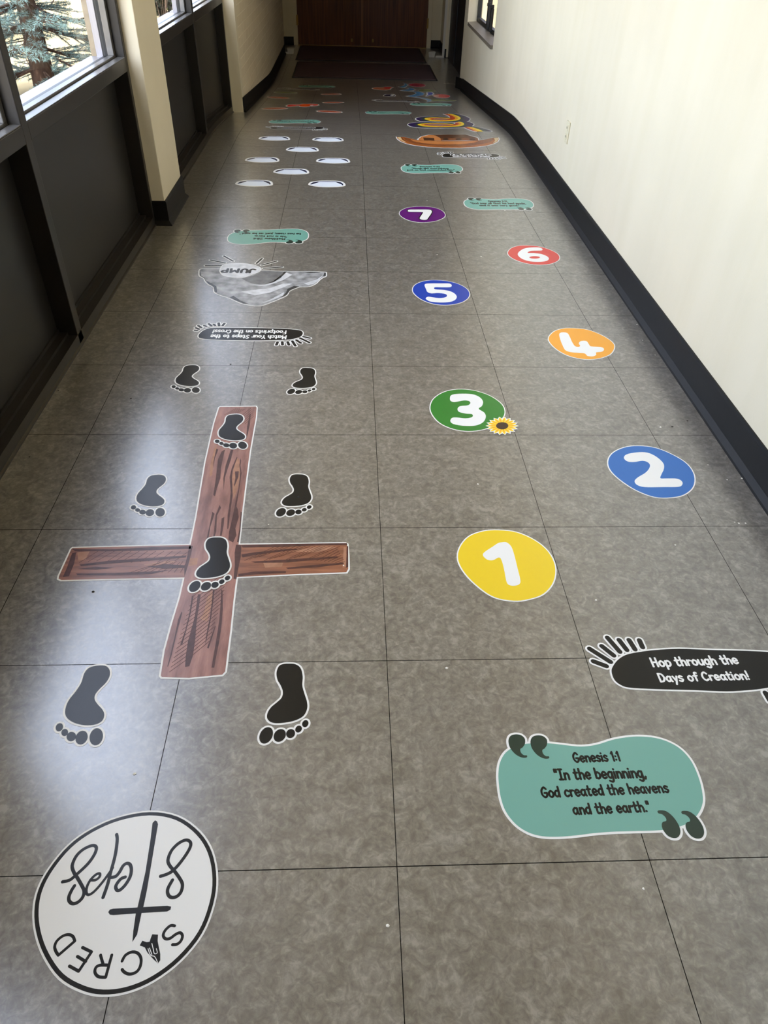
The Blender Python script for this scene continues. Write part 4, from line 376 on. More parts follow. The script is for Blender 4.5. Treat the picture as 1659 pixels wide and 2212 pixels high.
["number_decal","round purple floor sticker with a white number seven","number sticker","numbered hopping stickers",[["backing","vinyl_white",0,0,[["c",[4112,43017,4684,42902,5155,42421,5317,41680,5178,41060,4721,40515,4142,40232,3590,40245,3090,40594,2781,41144,2685,41678,2808,42212,3189,42730,3655,42955]]],None],["disc_print","ink_purple",1,-0.0035,[["c",[4112,43017,4684,42902,5155,42421,5317,41680,5178,41060,4721,40515,4142,40232,3590,40245,3090,40594,2781,41144,2685,41678,2808,42212,3189,42730,3655,42955]]],None],["numeral_outline","ink_black",2,0.006,[["c",[3219,42172,3327,42376,3874,42421,4450,42428,4577,42195,4524,41800,4261,40925,4146,40658,3899,40666,3802,40868,3854,41135,4008,41679,4060,41935,3778,41981,3334,41980,3231,42054]]],None],["numeral","vinyl_white",3,0,[["c",[3219,42172,3327,42376,3874,42421,4450,42428,4577,42195,4524,41800,4261,40925,4146,40658,3899,40666,3802,40868,3854,41135,4008,41679,4060,41935,3778,41981,3334,41980,3231,42054]]],None]],0],
["verse_decal","large teal verse sticker nearest the camera, reading Genesis 1:1 in black letters","sticker","teal verse stickers",[["backing","vinyl_white",0,0.0045,[["c",[3584,8117,4004,8115,4327,8069,4664,8027,4993,8062,5358,8168,5667,8221,5951,8235,6263,8196,6521,8090,6721,7909,6833,7623,6841,7229,6772,6881,6670,6685,6518,6522,6339,6404,6151,6327,5863,6267,5593,6253,5196,6252,4799,6248,4452,6230,4129,6198,3785,6180,3477,6198,3232,6277,3026,6441,2883,6689,2835,6969,2841,7228,2868,7464,2940,7705,3089,7920,3314,8058]],["c",[3195,8205,3255,8302,3363,8336,3476,8314,3539,8231,3521,8118,3459,8033,3402,7992,3402,7913,3449,7856,3510,7848,3495,7802,3396,7804,3294,7868,3225,7964,3187,8076]],["c",[3647,8173,3710,8270,3819,8304,3931,8282,3992,8199,3971,8086,3907,8001,3850,7961,3848,7882,3893,7825,3954,7817,3939,7771,3839,7773,3739,7837,3672,7933,3637,8045]],["c",[5790,6622,5842,6640,5957,6618,6053,6506,6103,6342,6087,6209,6010,6119,5912,6103,5823,6150,5774,6256,5779,6350,5818,6408,5894,6433,5902,6495,5856,6560,5795,6580]],["c",[6244,6600,6296,6618,6410,6596,6504,6484,6549,6321,6530,6188,6451,6098,6352,6082,6264,6129,6218,6235,6226,6328,6266,6387,6342,6412,6352,6474,6308,6538,6248,6559]]],None],["bubble_print","ink_teal",1,0,[["c",[3584,8117,4004,8115,4327,8069,4664,8027,4993,8062,5358,8168,5667,8221,5951,8235,6263,8196,6521,8090,6721,7909,6833,7623,6841,7229,6772,6881,6670,6685,6518,6522,6339,6404,6151,6327,5863,6267,5593,6253,5196,6252,4799,6248,4452,6230,4129,6198,3785,6180,3477,6198,3232,6277,3026,6441,2883,6689,2835,6969,2841,7228,2868,7464,2940,7705,3089,7920,3314,8058]]],None],["quotation_mark","ink_pine",2,0,[["c",[3195,8205,3255,8302,3363,8336,3476,8314,3539,8231,3521,8118,3459,8033,3402,7992,3402,7913,3449,7856,3510,7848,3495,7802,3396,7804,3294,7868,3225,7964,3187,8076]]],None],["quotation_mark","ink_pine",2,0,[["c",[3647,8173,3710,8270,3819,8304,3931,8282,3992,8199,3971,8086,3907,8001,3850,7961,3848,7882,3893,7825,3954,7817,3939,7771,3839,7773,3739,7837,3672,7933,3637,8045]]],None],["quotation_mark","ink_pine",2,0,[["c",[5790,6622,5842,6640,5957,6618,6053,6506,6103,6342,6087,6209,6010,6119,5912,6103,5823,6150,5774,6256,5779,6350,5818,6408,5894,6433,5902,6495,5856,6560,5795,6580]]],None],["quotation_mark","ink_pine",2,0,[["c",[6244,6600,6296,6618,6410,6596,6504,6484,6549,6321,6530,6188,6451,6098,6352,6082,6264,6129,6218,6235,6226,6328,6266,6387,6342,6412,6352,6474,6308,6538,6248,6559]]],None],["lettering","ink_black",2,0,[["t","Genesis 1:1",[0.4441,0.768,0.5396,0.7691],0.0203,0.17]],None],["lettering","ink_black",2,0,[["t","\"In the beginning,",[0.3984,0.7309,0.5805,0.7323],0.0217,0.17]],None],["lettering","ink_black",2,0,[["t","God created the heavens",[0.364,0.6948,0.6158,0.7001],0.0203,0.17]],None],["lettering","ink_black",2,0,[["t","and the earth.\"",[0.4174,0.6598,0.5675,0.6624],0.0199,0.17]],None]],0],
["verse_decal","small teal verse sticker beside the purple seven, reading Genesis 1:31","sticker","teal verse stickers",[["backing","vinyl_white",0,0.0045,[["c",[7368,44585,7798,44596,8129,44558,8474,44525,8810,44571,9179,44690,9493,44753,9783,44776,10103,44745,10370,44645,10580,44466,10702,44177,10722,43774,10662,43417,10564,43214,10413,43043,10234,42917,10044,42833,9752,42763,9476,42740,9071,42728,8665,42712,8311,42683,7982,42641,7631,42612,7316,42621,7063,42695,6848,42856,6695,43106,6637,43390,6636,43655,6656,43897,6723,44145,6869,44369,7094,44517]],["c",[6968,44664,7027,44764,7136,44802,7252,44783,7319,44700,7304,44584,7243,44496,7186,44452,7189,44371,7238,44315,7301,44308,7287,44261,7186,44260,7080,44322,7006,44418,6964,44532]],["c",[7431,44644,7493,44745,7603,44783,7718,44764,7783,44681,7765,44565,7702,44476,7645,44434,7645,44353,7693,44296,7755,44290,7741,44242,7639,44241,7535,44304,7464,44400,7425,44513]],["c",[9666,43123,9719,43143,9837,43124,9939,43012,9995,42846,9982,42710,9906,42616,9807,42597,9714,42642,9661,42749,9663,42845,9701,42905,9778,42933,9785,42997,9736,43062,9673,43080]],["c",[10131,43114,10184,43134,10301,43115,10400,43003,10451,42838,10435,42702,10357,42607,10257,42588,10165,42634,10115,42740,10121,42836,10160,42897,10237,42925,10245,42989,10198,43053,10136,43072]]],None],["bubble_print","ink_teal",1,0,[["c",[7368,44585,7798,44596,8129,44558,8474,44525,8810,44571,9179,44690,9493,44753,9783,44776,10103,44745,10370,44645,10580,44466,10702,44177,10722,43774,10662,43417,10564,43214,10413,43043,10234,42917,10044,42833,9752,42763,9476,42740,9071,42728,8665,42712,8311,42683,7982,42641,7631,42612,7316,42621,7063,42695,6848,42856,6695,43106,6637,43390,6636,43655,6656,43897,6723,44145,6869,44369,7094,44517]]],None],["quotation_mark","ink_pine",2,0,[["c",[6968,44664,7027,44764,7136,44802,7252,44783,7319,44700,7304,44584,7243,44496,7186,44452,7189,44371,7238,44315,7301,44308,7287,44261,7186,44260,7080,44322,7006,44418,6964,44532]]],None],["quotation_mark","ink_pine",2,0,[["c",[7431,44644,7493,44745,7603,44783,7718,44764,7783,44681,7765,44565,7702,44476,7645,44434,7645,44353,7693,44296,7755,44290,7741,44242,7639,44241,7535,44304,7464,44400,7425,44513]]],None],["quotation_mark","ink_pine",2,0,[["c",[9666,43123,9719,43143,9837,43124,9939,43012,9995,42846,9982,42710,9906,42616,9807,42597,9714,42642,9661,42749,9663,42845,9701,42905,9778,42933,9785,42997,9736,43062,9673,43080]]],None],["quotation_mark","ink_pine",2,0,[["c",[10131,43114,10184,43134,10301,43115,10400,43003,10451,42838,10435,42702,10357,42607,10257,42588,10165,42634,10115,42740,10121,42836,10160,42897,10237,42925,10245,42989,10198,43053,10136,43072]]],None],["lettering","ink_black",2,0,[["t","Genesis 1:31",[0.8118,4.4044,0.9249,4.4078],0.0271,0.17]],None],["lettering","ink_black",2,0,[["t","\"God saw all that he had made,",[0.701,4.359,1.0301,4.3708],0.0289,0.17]],None],["lettering","ink_black",2,0,[["t","and it was very good.\"",[0.7488,4.324,0.9863,4.3313],0.0264,0.17]],None]],0],
["verse_decal","upside down light teal verse sticker reading Matthew 28:6, beyond the stone tomb","sticker","teal verse stickers",[["backing","vinyl_white",0,0.0045,[["c",[-2894,36935,-3321,36890,-3655,36901,-4003,36906,-4333,36833,-4693,36685,-5001,36596,-5288,36550,-5610,36555,-5884,36634,-6108,36796,-6254,37074,-6306,37474,-6275,37836,-6193,38046,-6057,38229,-5888,38369,-5705,38469,-5419,38562,-5146,38606,-4742,38652,-4339,38700,-3988,38757,-3663,38826,-3315,38883,-3000,38899,-2742,38846,-2514,38702,-2341,38466,-2261,38187,-2238,37922,-2239,37679,-2285,37426,-2413,37191,-2626,37025]],["c",[-2488,36889,-2539,36784,-2645,36737,-2762,36747,-2835,36824,-2830,36941,-2776,37035,-2723,37083,-2732,37163,-2786,37216,-2849,37217,-2839,37265,-2738,37274,-2627,37221,-2546,37131,-2495,37021]],["c",[-2952,36871,-3005,36765,-3112,36719,-3228,36728,-3300,36806,-3291,36923,-3235,37017,-3182,37064,-3189,37145,-3241,37198,-3304,37199,-3294,37247,-3192,37256,-3083,37203,-3004,37112,-2956,37002]],["c",[-5305,38209,-5356,38185,-5475,38194,-5585,38298,-5655,38459,-5653,38596,-5585,38696,-5487,38723,-5391,38685,-5330,38583,-5324,38487,-5357,38424,-5432,38390,-5433,38326,-5379,38265,-5315,38251]],["c",[-5769,38181,-5820,38156,-5938,38166,-6047,38270,-6111,38430,-6106,38568,-6036,38668,-5937,38695,-5842,38657,-5784,38555,-5781,38459,-5815,38395,-5890,38361,-5893,38297,-5841,38237,-5778,38222]]],None],["bubble_print","ink_teal",1,0,[["c",[-2894,36935,-3321,36890,-3655,36901,-4003,36906,-4333,36833,-4693,36685,-5001,36596,-5288,36550,-5610,36555,-5884,36634,-6108,36796,-6254,37074,-6306,37474,-6275,37836,-6193,38046,-6057,38229,-5888,38369,-5705,38469,-5419,38562,-5146,38606,-4742,38652,-4339,38700,-3988,38757,-3663,38826,-3315,38883,-3000,38899,-2742,38846,-2514,38702,-2341,38466,-2261,38187,-2238,37922,-2239,37679,-2285,37426,-2413,37191,-2626,37025]]],None],["quotation_mark","ink_pine",2,0,[["c",[-2488,36889,-2539,36784,-2645,36737,-2762,36747,-2835,36824,-2830,36941,-2776,37035,-2723,37083,-2732,37163,-2786,37216,-2849,37217,-2839,37265,-2738,37274,-2627,37221,-2546,37131,-2495,37021]]],None],["quotation_mark","ink_pine",2,0,[["c",[-2952,36871,-3005,36765,-3112,36719,-3228,36728,-3300,36806,-3291,36923,-3235,37017,-3182,37064,-3189,37145,-3241,37198,-3304,37199,-3294,37247,-3192,37256,-3083,37203,-3004,37112,-2956,37002]]],None],["quotation_mark","ink_pine",2,0,[["c",[-5305,38209,-5356,38185,-5475,38194,-5585,38298,-5655,38459,-5653,38596,-5585,38696,-5487,38723,-5391,38685,-5330,38583,-5324,38487,-5357,38424,-5432,38390,-5433,38326,-5379,38265,-5315,38251]]],None],["quotation_mark","ink_pine",2,0,[["c",[-5769,38181,-5820,38156,-5938,38166,-6047,38270,-6111,38430,-6106,38568,-6036,38668,-5937,38695,-5842,38657,-5784,38555,-5781,38459,-5815,38395,-5890,38361,-5893,38297,-5841,38237,-5778,38222]]],None],["lettering","ink_black",2,0,[["t","Matthew 28:6",[-0.3393,3.7461,-0.501,3.7453],0.0221,0.17]],None],["lettering","ink_black",2,0,[["t","\"He is not here;",[-0.3334,3.7819,-0.4988,3.7823],0.021,0.17]],None],["lettering","ink_black",2,0,[["t","he has risen, just as he said.\"",[-0.2633,3.8236,-0.5791,3.8193],0.0214,0.17]],None]],0],
["verse_decal","teal verse sticker below the boat, reading Genesis 6:22","sticker","teal verse stickers",[["backing","vinyl_white",0,0.0045,[["c",[4029,51833,4456,51861,4788,51838,5134,51820,5466,51880,5829,52014,6139,52091,6427,52126,6747,52109,7017,52020,7234,51850,7369,51568,7406,51168,7361,50809,7271,50602,7129,50425,6955,50292,6770,50200,6482,50118,6208,50084,5804,50054,5401,50021,5050,49977,4724,49921,4375,49878,4061,49874,3806,49936,3584,50088,3421,50329,3351,50611,3339,50874,3349,51116,3404,51367,3540,51596,3759,51753]],["c",[3627,51894,3681,51997,3788,52039,3905,52025,3975,51945,3965,51829,3908,51738,3853,51692,3859,51612,3911,51557,3973,51554,3962,51506,3861,51501,3752,51558,3675,51651,3628,51762]],["c",[4089,51894,4146,51997,4254,52040,4370,52026,4438,51946,4425,51829,4366,51738,4311,51693,4315,51613,4365,51558,4427,51555,4415,51507,4313,51501,4207,51559,4132,51652,4088,51763]],["c",[6381,50474,6433,50496,6551,50482,6657,50375,6720,50212,6714,50076,6642,49978,6543,49955,6449,49996,6392,50101,6390,50196,6425,50258,6501,50289,6505,50353,6453,50416,6390,50431]],["c",[6845,50485,6896,50507,7014,50493,7117,50386,7175,50223,7165,50087,7092,49989,6992,49966,6899,50007,6845,50112,6846,50207,6883,50270,6958,50301,6964,50364,6914,50426,6852,50443]]],None],["bubble_print","ink_teal",1,0,[["c",[4029,51833,4456,51861,4788,51838,5134,51820,5466,51880,5829,52014,6139,52091,6427,52126,6747,52109,7017,52020,7234,51850,7369,51568,7406,51168,7361,50809,7271,50602,7129,50425,6955,50292,6770,50200,6482,50118,6208,50084,5804,50054,5401,50021,5050,49977,4724,49921,4375,49878,4061,49874,3806,49936,3584,50088,3421,50329,3351,50611,3339,50874,3349,51116,3404,51367,3540,51596,3759,51753]]],None],["quotation_mark","ink_pine",2,0,[["c",[3627,51894,3681,51997,3788,52039,3905,52025,3975,51945,3965,51829,3908,51738,3853,51692,3859,51612,3911,51557,3973,51554,3962,51506,3861,51501,3752,51558,3675,51651,3628,51762]]],None],["quotation_mark","ink_pine",2,0,[["c",[4089,51894,4146,51997,4254,52040,4370,52026,4438,51946,4425,51829,4366,51738,4311,51693,4315,51613,4365,51558,4427,51555,4415,51507,4313,51501,4207,51559,4132,51652,4088,51763]]],None],["quotation_mark","ink_pine",2,0,[["c",[6381,50474,6433,50496,6551,50482,6657,50375,6720,50212,6714,50076,6642,49978,6543,49955,6449,49996,6392,50101,6390,50196,6425,50258,6501,50289,6505,50353,6453,50416,6390,50431]]],None],["quotation_mark","ink_pine",2,0,[["c",[6845,50485,6896,50507,7014,50493,7117,50386,7175,50223,7165,50087,7092,49989,6992,49966,6899,50007,6845,50112,6846,50207,6883,50270,6958,50301,6964,50364,6914,50426,6852,50443]]],None],["lettering","ink_black",2,0,[["t","Genesis 6:22",[0.4603,5.1293,0.5943,5.136],0.0263,0.17]],None],["lettering","ink_black",2,0,[["t","\"Noah did everything",[0.4052,5.0862,0.648,5.0978],0.026,0.17]],None],["lettering","ink_black",2,0,[["t","just as God commanded him.\"",[0.369,5.0449,0.6876,5.0648],0.0255,0.17]],None]],0],
["verse_decal","upside down teal verse sticker just past the black message beyond the white stepping stones","sticker","teal verse stickers",[["backing","vinyl_white",0,0.0045,[["c",[-3142,65349,-3574,65277,-3914,65267,-4268,65250,-4600,65155,-4957,64981,-5265,64872,-5555,64807,-5882,64792,-6167,64855,-6404,65006,-6570,65280,-6649,65683,-6640,66053,-6569,66273,-6442,66468,-6279,66621,-6099,66733,-5814,66846,-5539,66909,-5131,66980,-4723,67055,-4370,67135,-4043,67225,-3693,67305,-3373,67341,-3107,67304,-2866,67172,-2675,66942,-2576,66663,-2536,66395,-2522,66148,-2553,65887,-2668,65640,-2875,65458]],["c",[-2726,65328,-2771,65217,-2876,65163,-2996,65166,-3075,65240,-3077,65359,-3028,65458,-2977,65510,-2991,65591,-3050,65642,-3114,65639,-3106,65689,-3004,65704,-2888,65657,-2800,65570,-2741,65462]],["c",[-3197,65280,-3244,65170,-3350,65115,-3469,65118,-3547,65192,-3545,65312,-3495,65411,-3443,65462,-3455,65544,-3512,65595,-3576,65592,-3569,65642,-3465,65658,-3351,65610,-3265,65523,-3209,65414]],["c",[-5676,66494,-5726,66467,-5848,66469,-5967,66567,-6047,66727,-6055,66866,-5991,66972,-5894,67006,-5794,66974,-5724,66873,-5713,66776,-5743,66709,-5816,66670,-5814,66605,-5755,66546,-5688,66537]],["c",[-6147,66436,-6197,66408,-6318,66411,-6435,66509,-6510,66669,-6514,66809,-6449,66916,-6350,66950,-6251,66917,-6185,66816,-6176,66719,-6207,66651,-6281,66612,-6280,66547,-6223,66489,-6158,66478]]],None],["bubble_print","ink_teal",1,0,[["c",[-3142,65349,-3574,65277,-3914,65267,-4268,65250,-4600,65155,-4957,64981,-5265,64872,-5555,64807,-5882,64792,-6167,64855,-6404,65006,-6570,65280,-6649,65683,-6640,66053,-6569,66273,-6442,66468,-6279,66621,-6099,66733,-5814,66846,-5539,66909,-5131,66980,-4723,67055,-4370,67135,-4043,67225,-3693,67305,-3373,67341,-3107,67304,-2866,67172,-2675,66942,-2576,66663,-2536,66395,-2522,66148,-2553,65887,-2668,65640,-2875,65458]]],None],["quotation_mark","ink_pine",2,0,[["c",[-2726,65328,-2771,65217,-2876,65163,-2996,65166,-3075,65240,-3077,65359,-3028,65458,-2977,65510,-2991,65591,-3050,65642,-3114,65639,-3106,65689,-3004,65704,-2888,65657,-2800,65570,-2741,65462]]],None],["quotation_mark","ink_pine",2,0,[["c",[-3197,65280,-3244,65170,-3350,65115,-3469,65118,-3547,65192,-3545,65312,-3495,65411,-3443,65462,-3455,65544,-3512,65595,-3576,65592,-3569,65642,-3465,65658,-3351,65610,-3265,65523,-3209,65414]]],None],["quotation_mark","ink_pine",2,0,[["c",[-5676,66494,-5726,66467,-5848,66469,-5967,66567,-6047,66727,-6055,66866,-5991,66972,-5894,67006,-5794,66974,-5724,66873,-5713,66776,-5743,66709,-5816,66670,-5814,66605,-5755,66546,-5688,66537]]],None],["quotation_mark","ink_pine",2,0,[["c",[-6147,66436,-6197,66408,-6318,66411,-6435,66509,-6510,66669,-6514,66809,-6449,66916,-6350,66950,-6251,66917,-6185,66816,-6176,66719,-6207,66651,-6281,66612,-6280,66547,-6223,66489,-6158,66478]]],None],["lettering","ink_black",2,0,[["l",0.009,[-6070,66387,-5980,66311]],["l",0.009,[-5878,66408,-5758,66426]],["l",0.009,[-5686,66428,-5590,66443]],["l",0.009,[-5494,66449,-5385,66466]],["l",0.009,[-5302,66470,-5181,66399]],["l",0.009,[-5110,66491,-5045,66411]],["l",0.009,[-4917,66512,-4828,66615]],["l",0.009,[-4724,66533,-4610,66639]],["l",0.009,[-4531,66553,-4450,66477]],["l",0.009,[-4338,66574,-4221,66682]],["l",0.009,[-4145,66595,-4016,66704]],["l",0.009,[-3951,66616,-3863,66719]],["l",0.009,[-3758,66637,-3630,66657]],["l",0.009,[-3564,66658,-3509,66756]],["l",0.009,[-3370,66679,-3281,66603]],["l",0.009,[-3176,66700,-3056,66718]],["l",0.009,[-6034,65950,-5905,65881]],["l",0.009,[-5844,65973,-5763,65985]],["l",0.009,[-5653,65996,-5557,65922]],["l",0.009,[-5462,66019,-5337,66127]],["l",0.009,[-5271,66043,-5219,66139]],["l",0.009,[-5080,66066,-4998,65990]],["l",0.009,[-4889,66089,-4806,66102]],["l",0.009,[-4697,66112,-4606,66126]],["l",0.009,[-4505,66136,-4382,66243]],["l",0.009,[-4313,66159,-4218,66262]],["l",0.009,[-4121,66182,-4042,66106]],["l",0.009,[-3929,66206,-3793,66138]],["l",0.009,[-3737,66229,-3671,66151]],["l",0.009,[-3544,66253,-3456,66355]],["l",0.009,[-3351,66276,-3241,66381]],["l",0.009,[-3158,66300,-3044,66406]],["l",0.009,[-6002,65560,-5886,65665]],["l",0.009,[-5812,65583,-5756,65679]],["l",0.009,[-5623,65606,-5518,65622]],["l",0.009,[-5433,65629,-5354,65554]],["l",0.009,[-5243,65652,-5109,65585]],["l",0.009,[-5053,65675,-4968,65600]],["l",0.009,[-4862,65698,-4768,65800]],["l",0.009,[-4672,65721,-4597,65820]],["l",0.009,[-4481,65744,-4408,65755]],["l",0.009,[-4290,65767,-4179,65784]],["l",0.009,[-4099,65790,-4000,65892]],["l",0.009,[-3908,65813,-3850,65909]],["l",0.009,[-3717,65836,-3613,65852]],["l",0.009,[-3525,65859,-3461,65869]],["l",0.009,[-3333,65882,-3255,65894]],["l",0.009,[-3141,65906,-3044,65833]]],None]],0],
["verse_decal","small teal verse sticker past the boat, beside the rainbow loops and nearest the centre seam","sticker","teal verse stickers",[["backing","vinyl_white",0,0.0045,[["c",[2002,74006,2436,74062,2776,74059,3129,74062,3464,74143,3826,74303,4137,74400,4428,74453,4756,74456,5036,74382,5268,74223,5423,73943,5485,73538,5462,73169,5383,72953,5249,72764,5081,72618,4897,72512,4608,72411,4332,72359,3922,72304,3513,72245,3158,72178,2829,72101,2476,72035,2156,72011,1892,72059,1657,72200,1476,72436,1388,72718,1358,72986,1354,73234,1395,73492,1519,73734,1732,73908]],["c",[1589,74043,1637,74151,1744,74201,1864,74194,1940,74117,1937,73998,1885,73902,1832,73852,1843,73770,1899,73718,1963,73718,1954,73669,1851,73657,1737,73709,1653,73799,1598,73909]],["c",[2060,74072,2111,74181,2219,74231,2338,74224,2412,74147,2406,74027,2352,73931,2298,73882,2307,73800,2361,73747,2425,73747,2416,73698,2313,73686,2201,73738,2119,73828,2067,73939]],["c",[4484,72767,4535,72793,4657,72786,4772,72684,4846,72521,4847,72382,4780,72278,4682,72248,4583,72285,4518,72387,4510,72485,4543,72550,4618,72586,4617,72651,4561,72712,4495,72724]],["c",[4956,72807,5007,72833,5127,72826,5240,72723,5309,72561,5307,72421,5238,72317,5138,72287,5041,72324,4979,72427,4975,72524,5008,72590,5083,72626,5084,72692,5030,72752,4965,72765]]],None],["bubble_print","ink_teal",1,0,[["c",[2002,74006,2436,74062,2776,74059,3129,74062,3464,74143,3826,74303,4137,74400,4428,74453,4756,74456,5036,74382,5268,74223,5423,73943,5485,73538,5462,73169,5383,72953,5249,72764,5081,72618,4897,72512,4608,72411,4332,72359,3922,72304,3513,72245,3158,72178,2829,72101,2476,72035,2156,72011,1892,72059,1657,72200,1476,72436,1388,72718,1358,72986,1354,73234,1395,73492,1519,73734,1732,73908]]],None],["quotation_mark","ink_pine",2,0,[["c",[1589,74043,1637,74151,1744,74201,1864,74194,1940,74117,1937,73998,1885,73902,1832,73852,1843,73770,1899,73718,1963,73718,1954,73669,1851,73657,1737,73709,1653,73799,1598,73909]]],None],["quotation_mark","ink_pine",2,0,[["c",[2060,74072,2111,74181,2219,74231,2338,74224,2412,74147,2406,74027,2352,73931,2298,73882,2307,73800,2361,73747,2425,73747,2416,73698,2313,73686,2201,73738,2119,73828,2067,73939]]],None],["quotation_mark","ink_pine",2,0,[["c",[4484,72767,4535,72793,4657,72786,4772,72684,4846,72521,4847,72382,4780,72278,4682,72248,4583,72285,4518,72387,4510,72485,4543,72550,4618,72586,4617,72651,4561,72712,4495,72724]]],None],["quotation_mark","ink_pine",2,0,[["c",[4956,72807,5007,72833,5127,72826,5240,72723,5309,72561,5307,72421,5238,72317,5138,72287,5041,72324,4979,72427,4975,72524,5008,72590,5083,72626,5084,72692,5030,72752,4965,72765]]],None],["lettering","ink_black",2,0,[["l",0.009,[1860,73415,1987,73526]],["l",0.009,[2063,73427,2146,73351]],["l",0.009,[2266,73438,2362,73455]],["l",0.009,[2469,73450,2545,73373]],["l",0.009,[2672,73462,2789,73392]],["l",0.009,[2876,73473,3006,73495]],["l",0.009,[3079,73485,3199,73595]],["l",0.009,[3283,73497,3381,73513]],["l",0.009,[3486,73508,3570,73433]],["l",0.009,[3690,73520,3820,73452]],["l",0.009,[3894,73532,4015,73462]],["l",0.009,[4098,73544,4238,73567]],["l",0.009,[4302,73555,4380,73479]],["l",0.009,[4507,73567,4597,73582]],["l",0.009,[4711,73579,4793,73593]],["l",0.009,[4915,73590,5050,73523]],["l",0.009,[1848,72923,1955,73030]],["l",0.009,[2050,72940,2164,73048]],["l",0.009,[2252,72957,2317,72968]],["l",0.009,[2454,72974,2529,72898]],["l",0.009,[2656,72991,2767,72921]],["l",0.009,[2859,73009,2975,72939]],["l",0.009,[3061,73026,3179,73045]],["l",0.009,[3264,73043,3339,73055]],["l",0.009,[3467,73060,3583,72990]],["l",0.009,[3670,73077,3758,73181]],["l",0.009,[3873,73094,3941,73017]],["l",0.009,[4076,73111,4174,73127]],["l",0.009,[4279,73128,4398,73059]],["l",0.009,[4483,73145,4621,73168]],["l",0.009,[4686,73162,4744,73083]],["l",0.009,[4890,73180,4958,73280]],["l",0.009,[1838,72482,1957,72590]],["l",0.009,[2039,72507,2113,72432]],["l",0.009,[2240,72532,2375,72642]],["l",0.009,[2441,72557,2545,72574]],["l",0.009,[2642,72582,2745,72512]],["l",0.009,[2844,72607,2965,72627]],["l",0.009,[3046,72633,3125,72646]],["l",0.009,[3248,72658,3383,72592]],["l",0.009,[3450,72683,3513,72693]],["l",0.009,[3652,72708,3757,72725]],["l",0.009,[3855,72733,3964,72751]],["l",0.009,[4058,72758,4154,72686]],["l",0.009,[4260,72784,4331,72795]],["l",0.009,[4463,72809,4526,72731]],["l",0.009,[4667,72834,4753,72761]],["l",0.009,[4870,72860,4959,72874]]],None]],0],
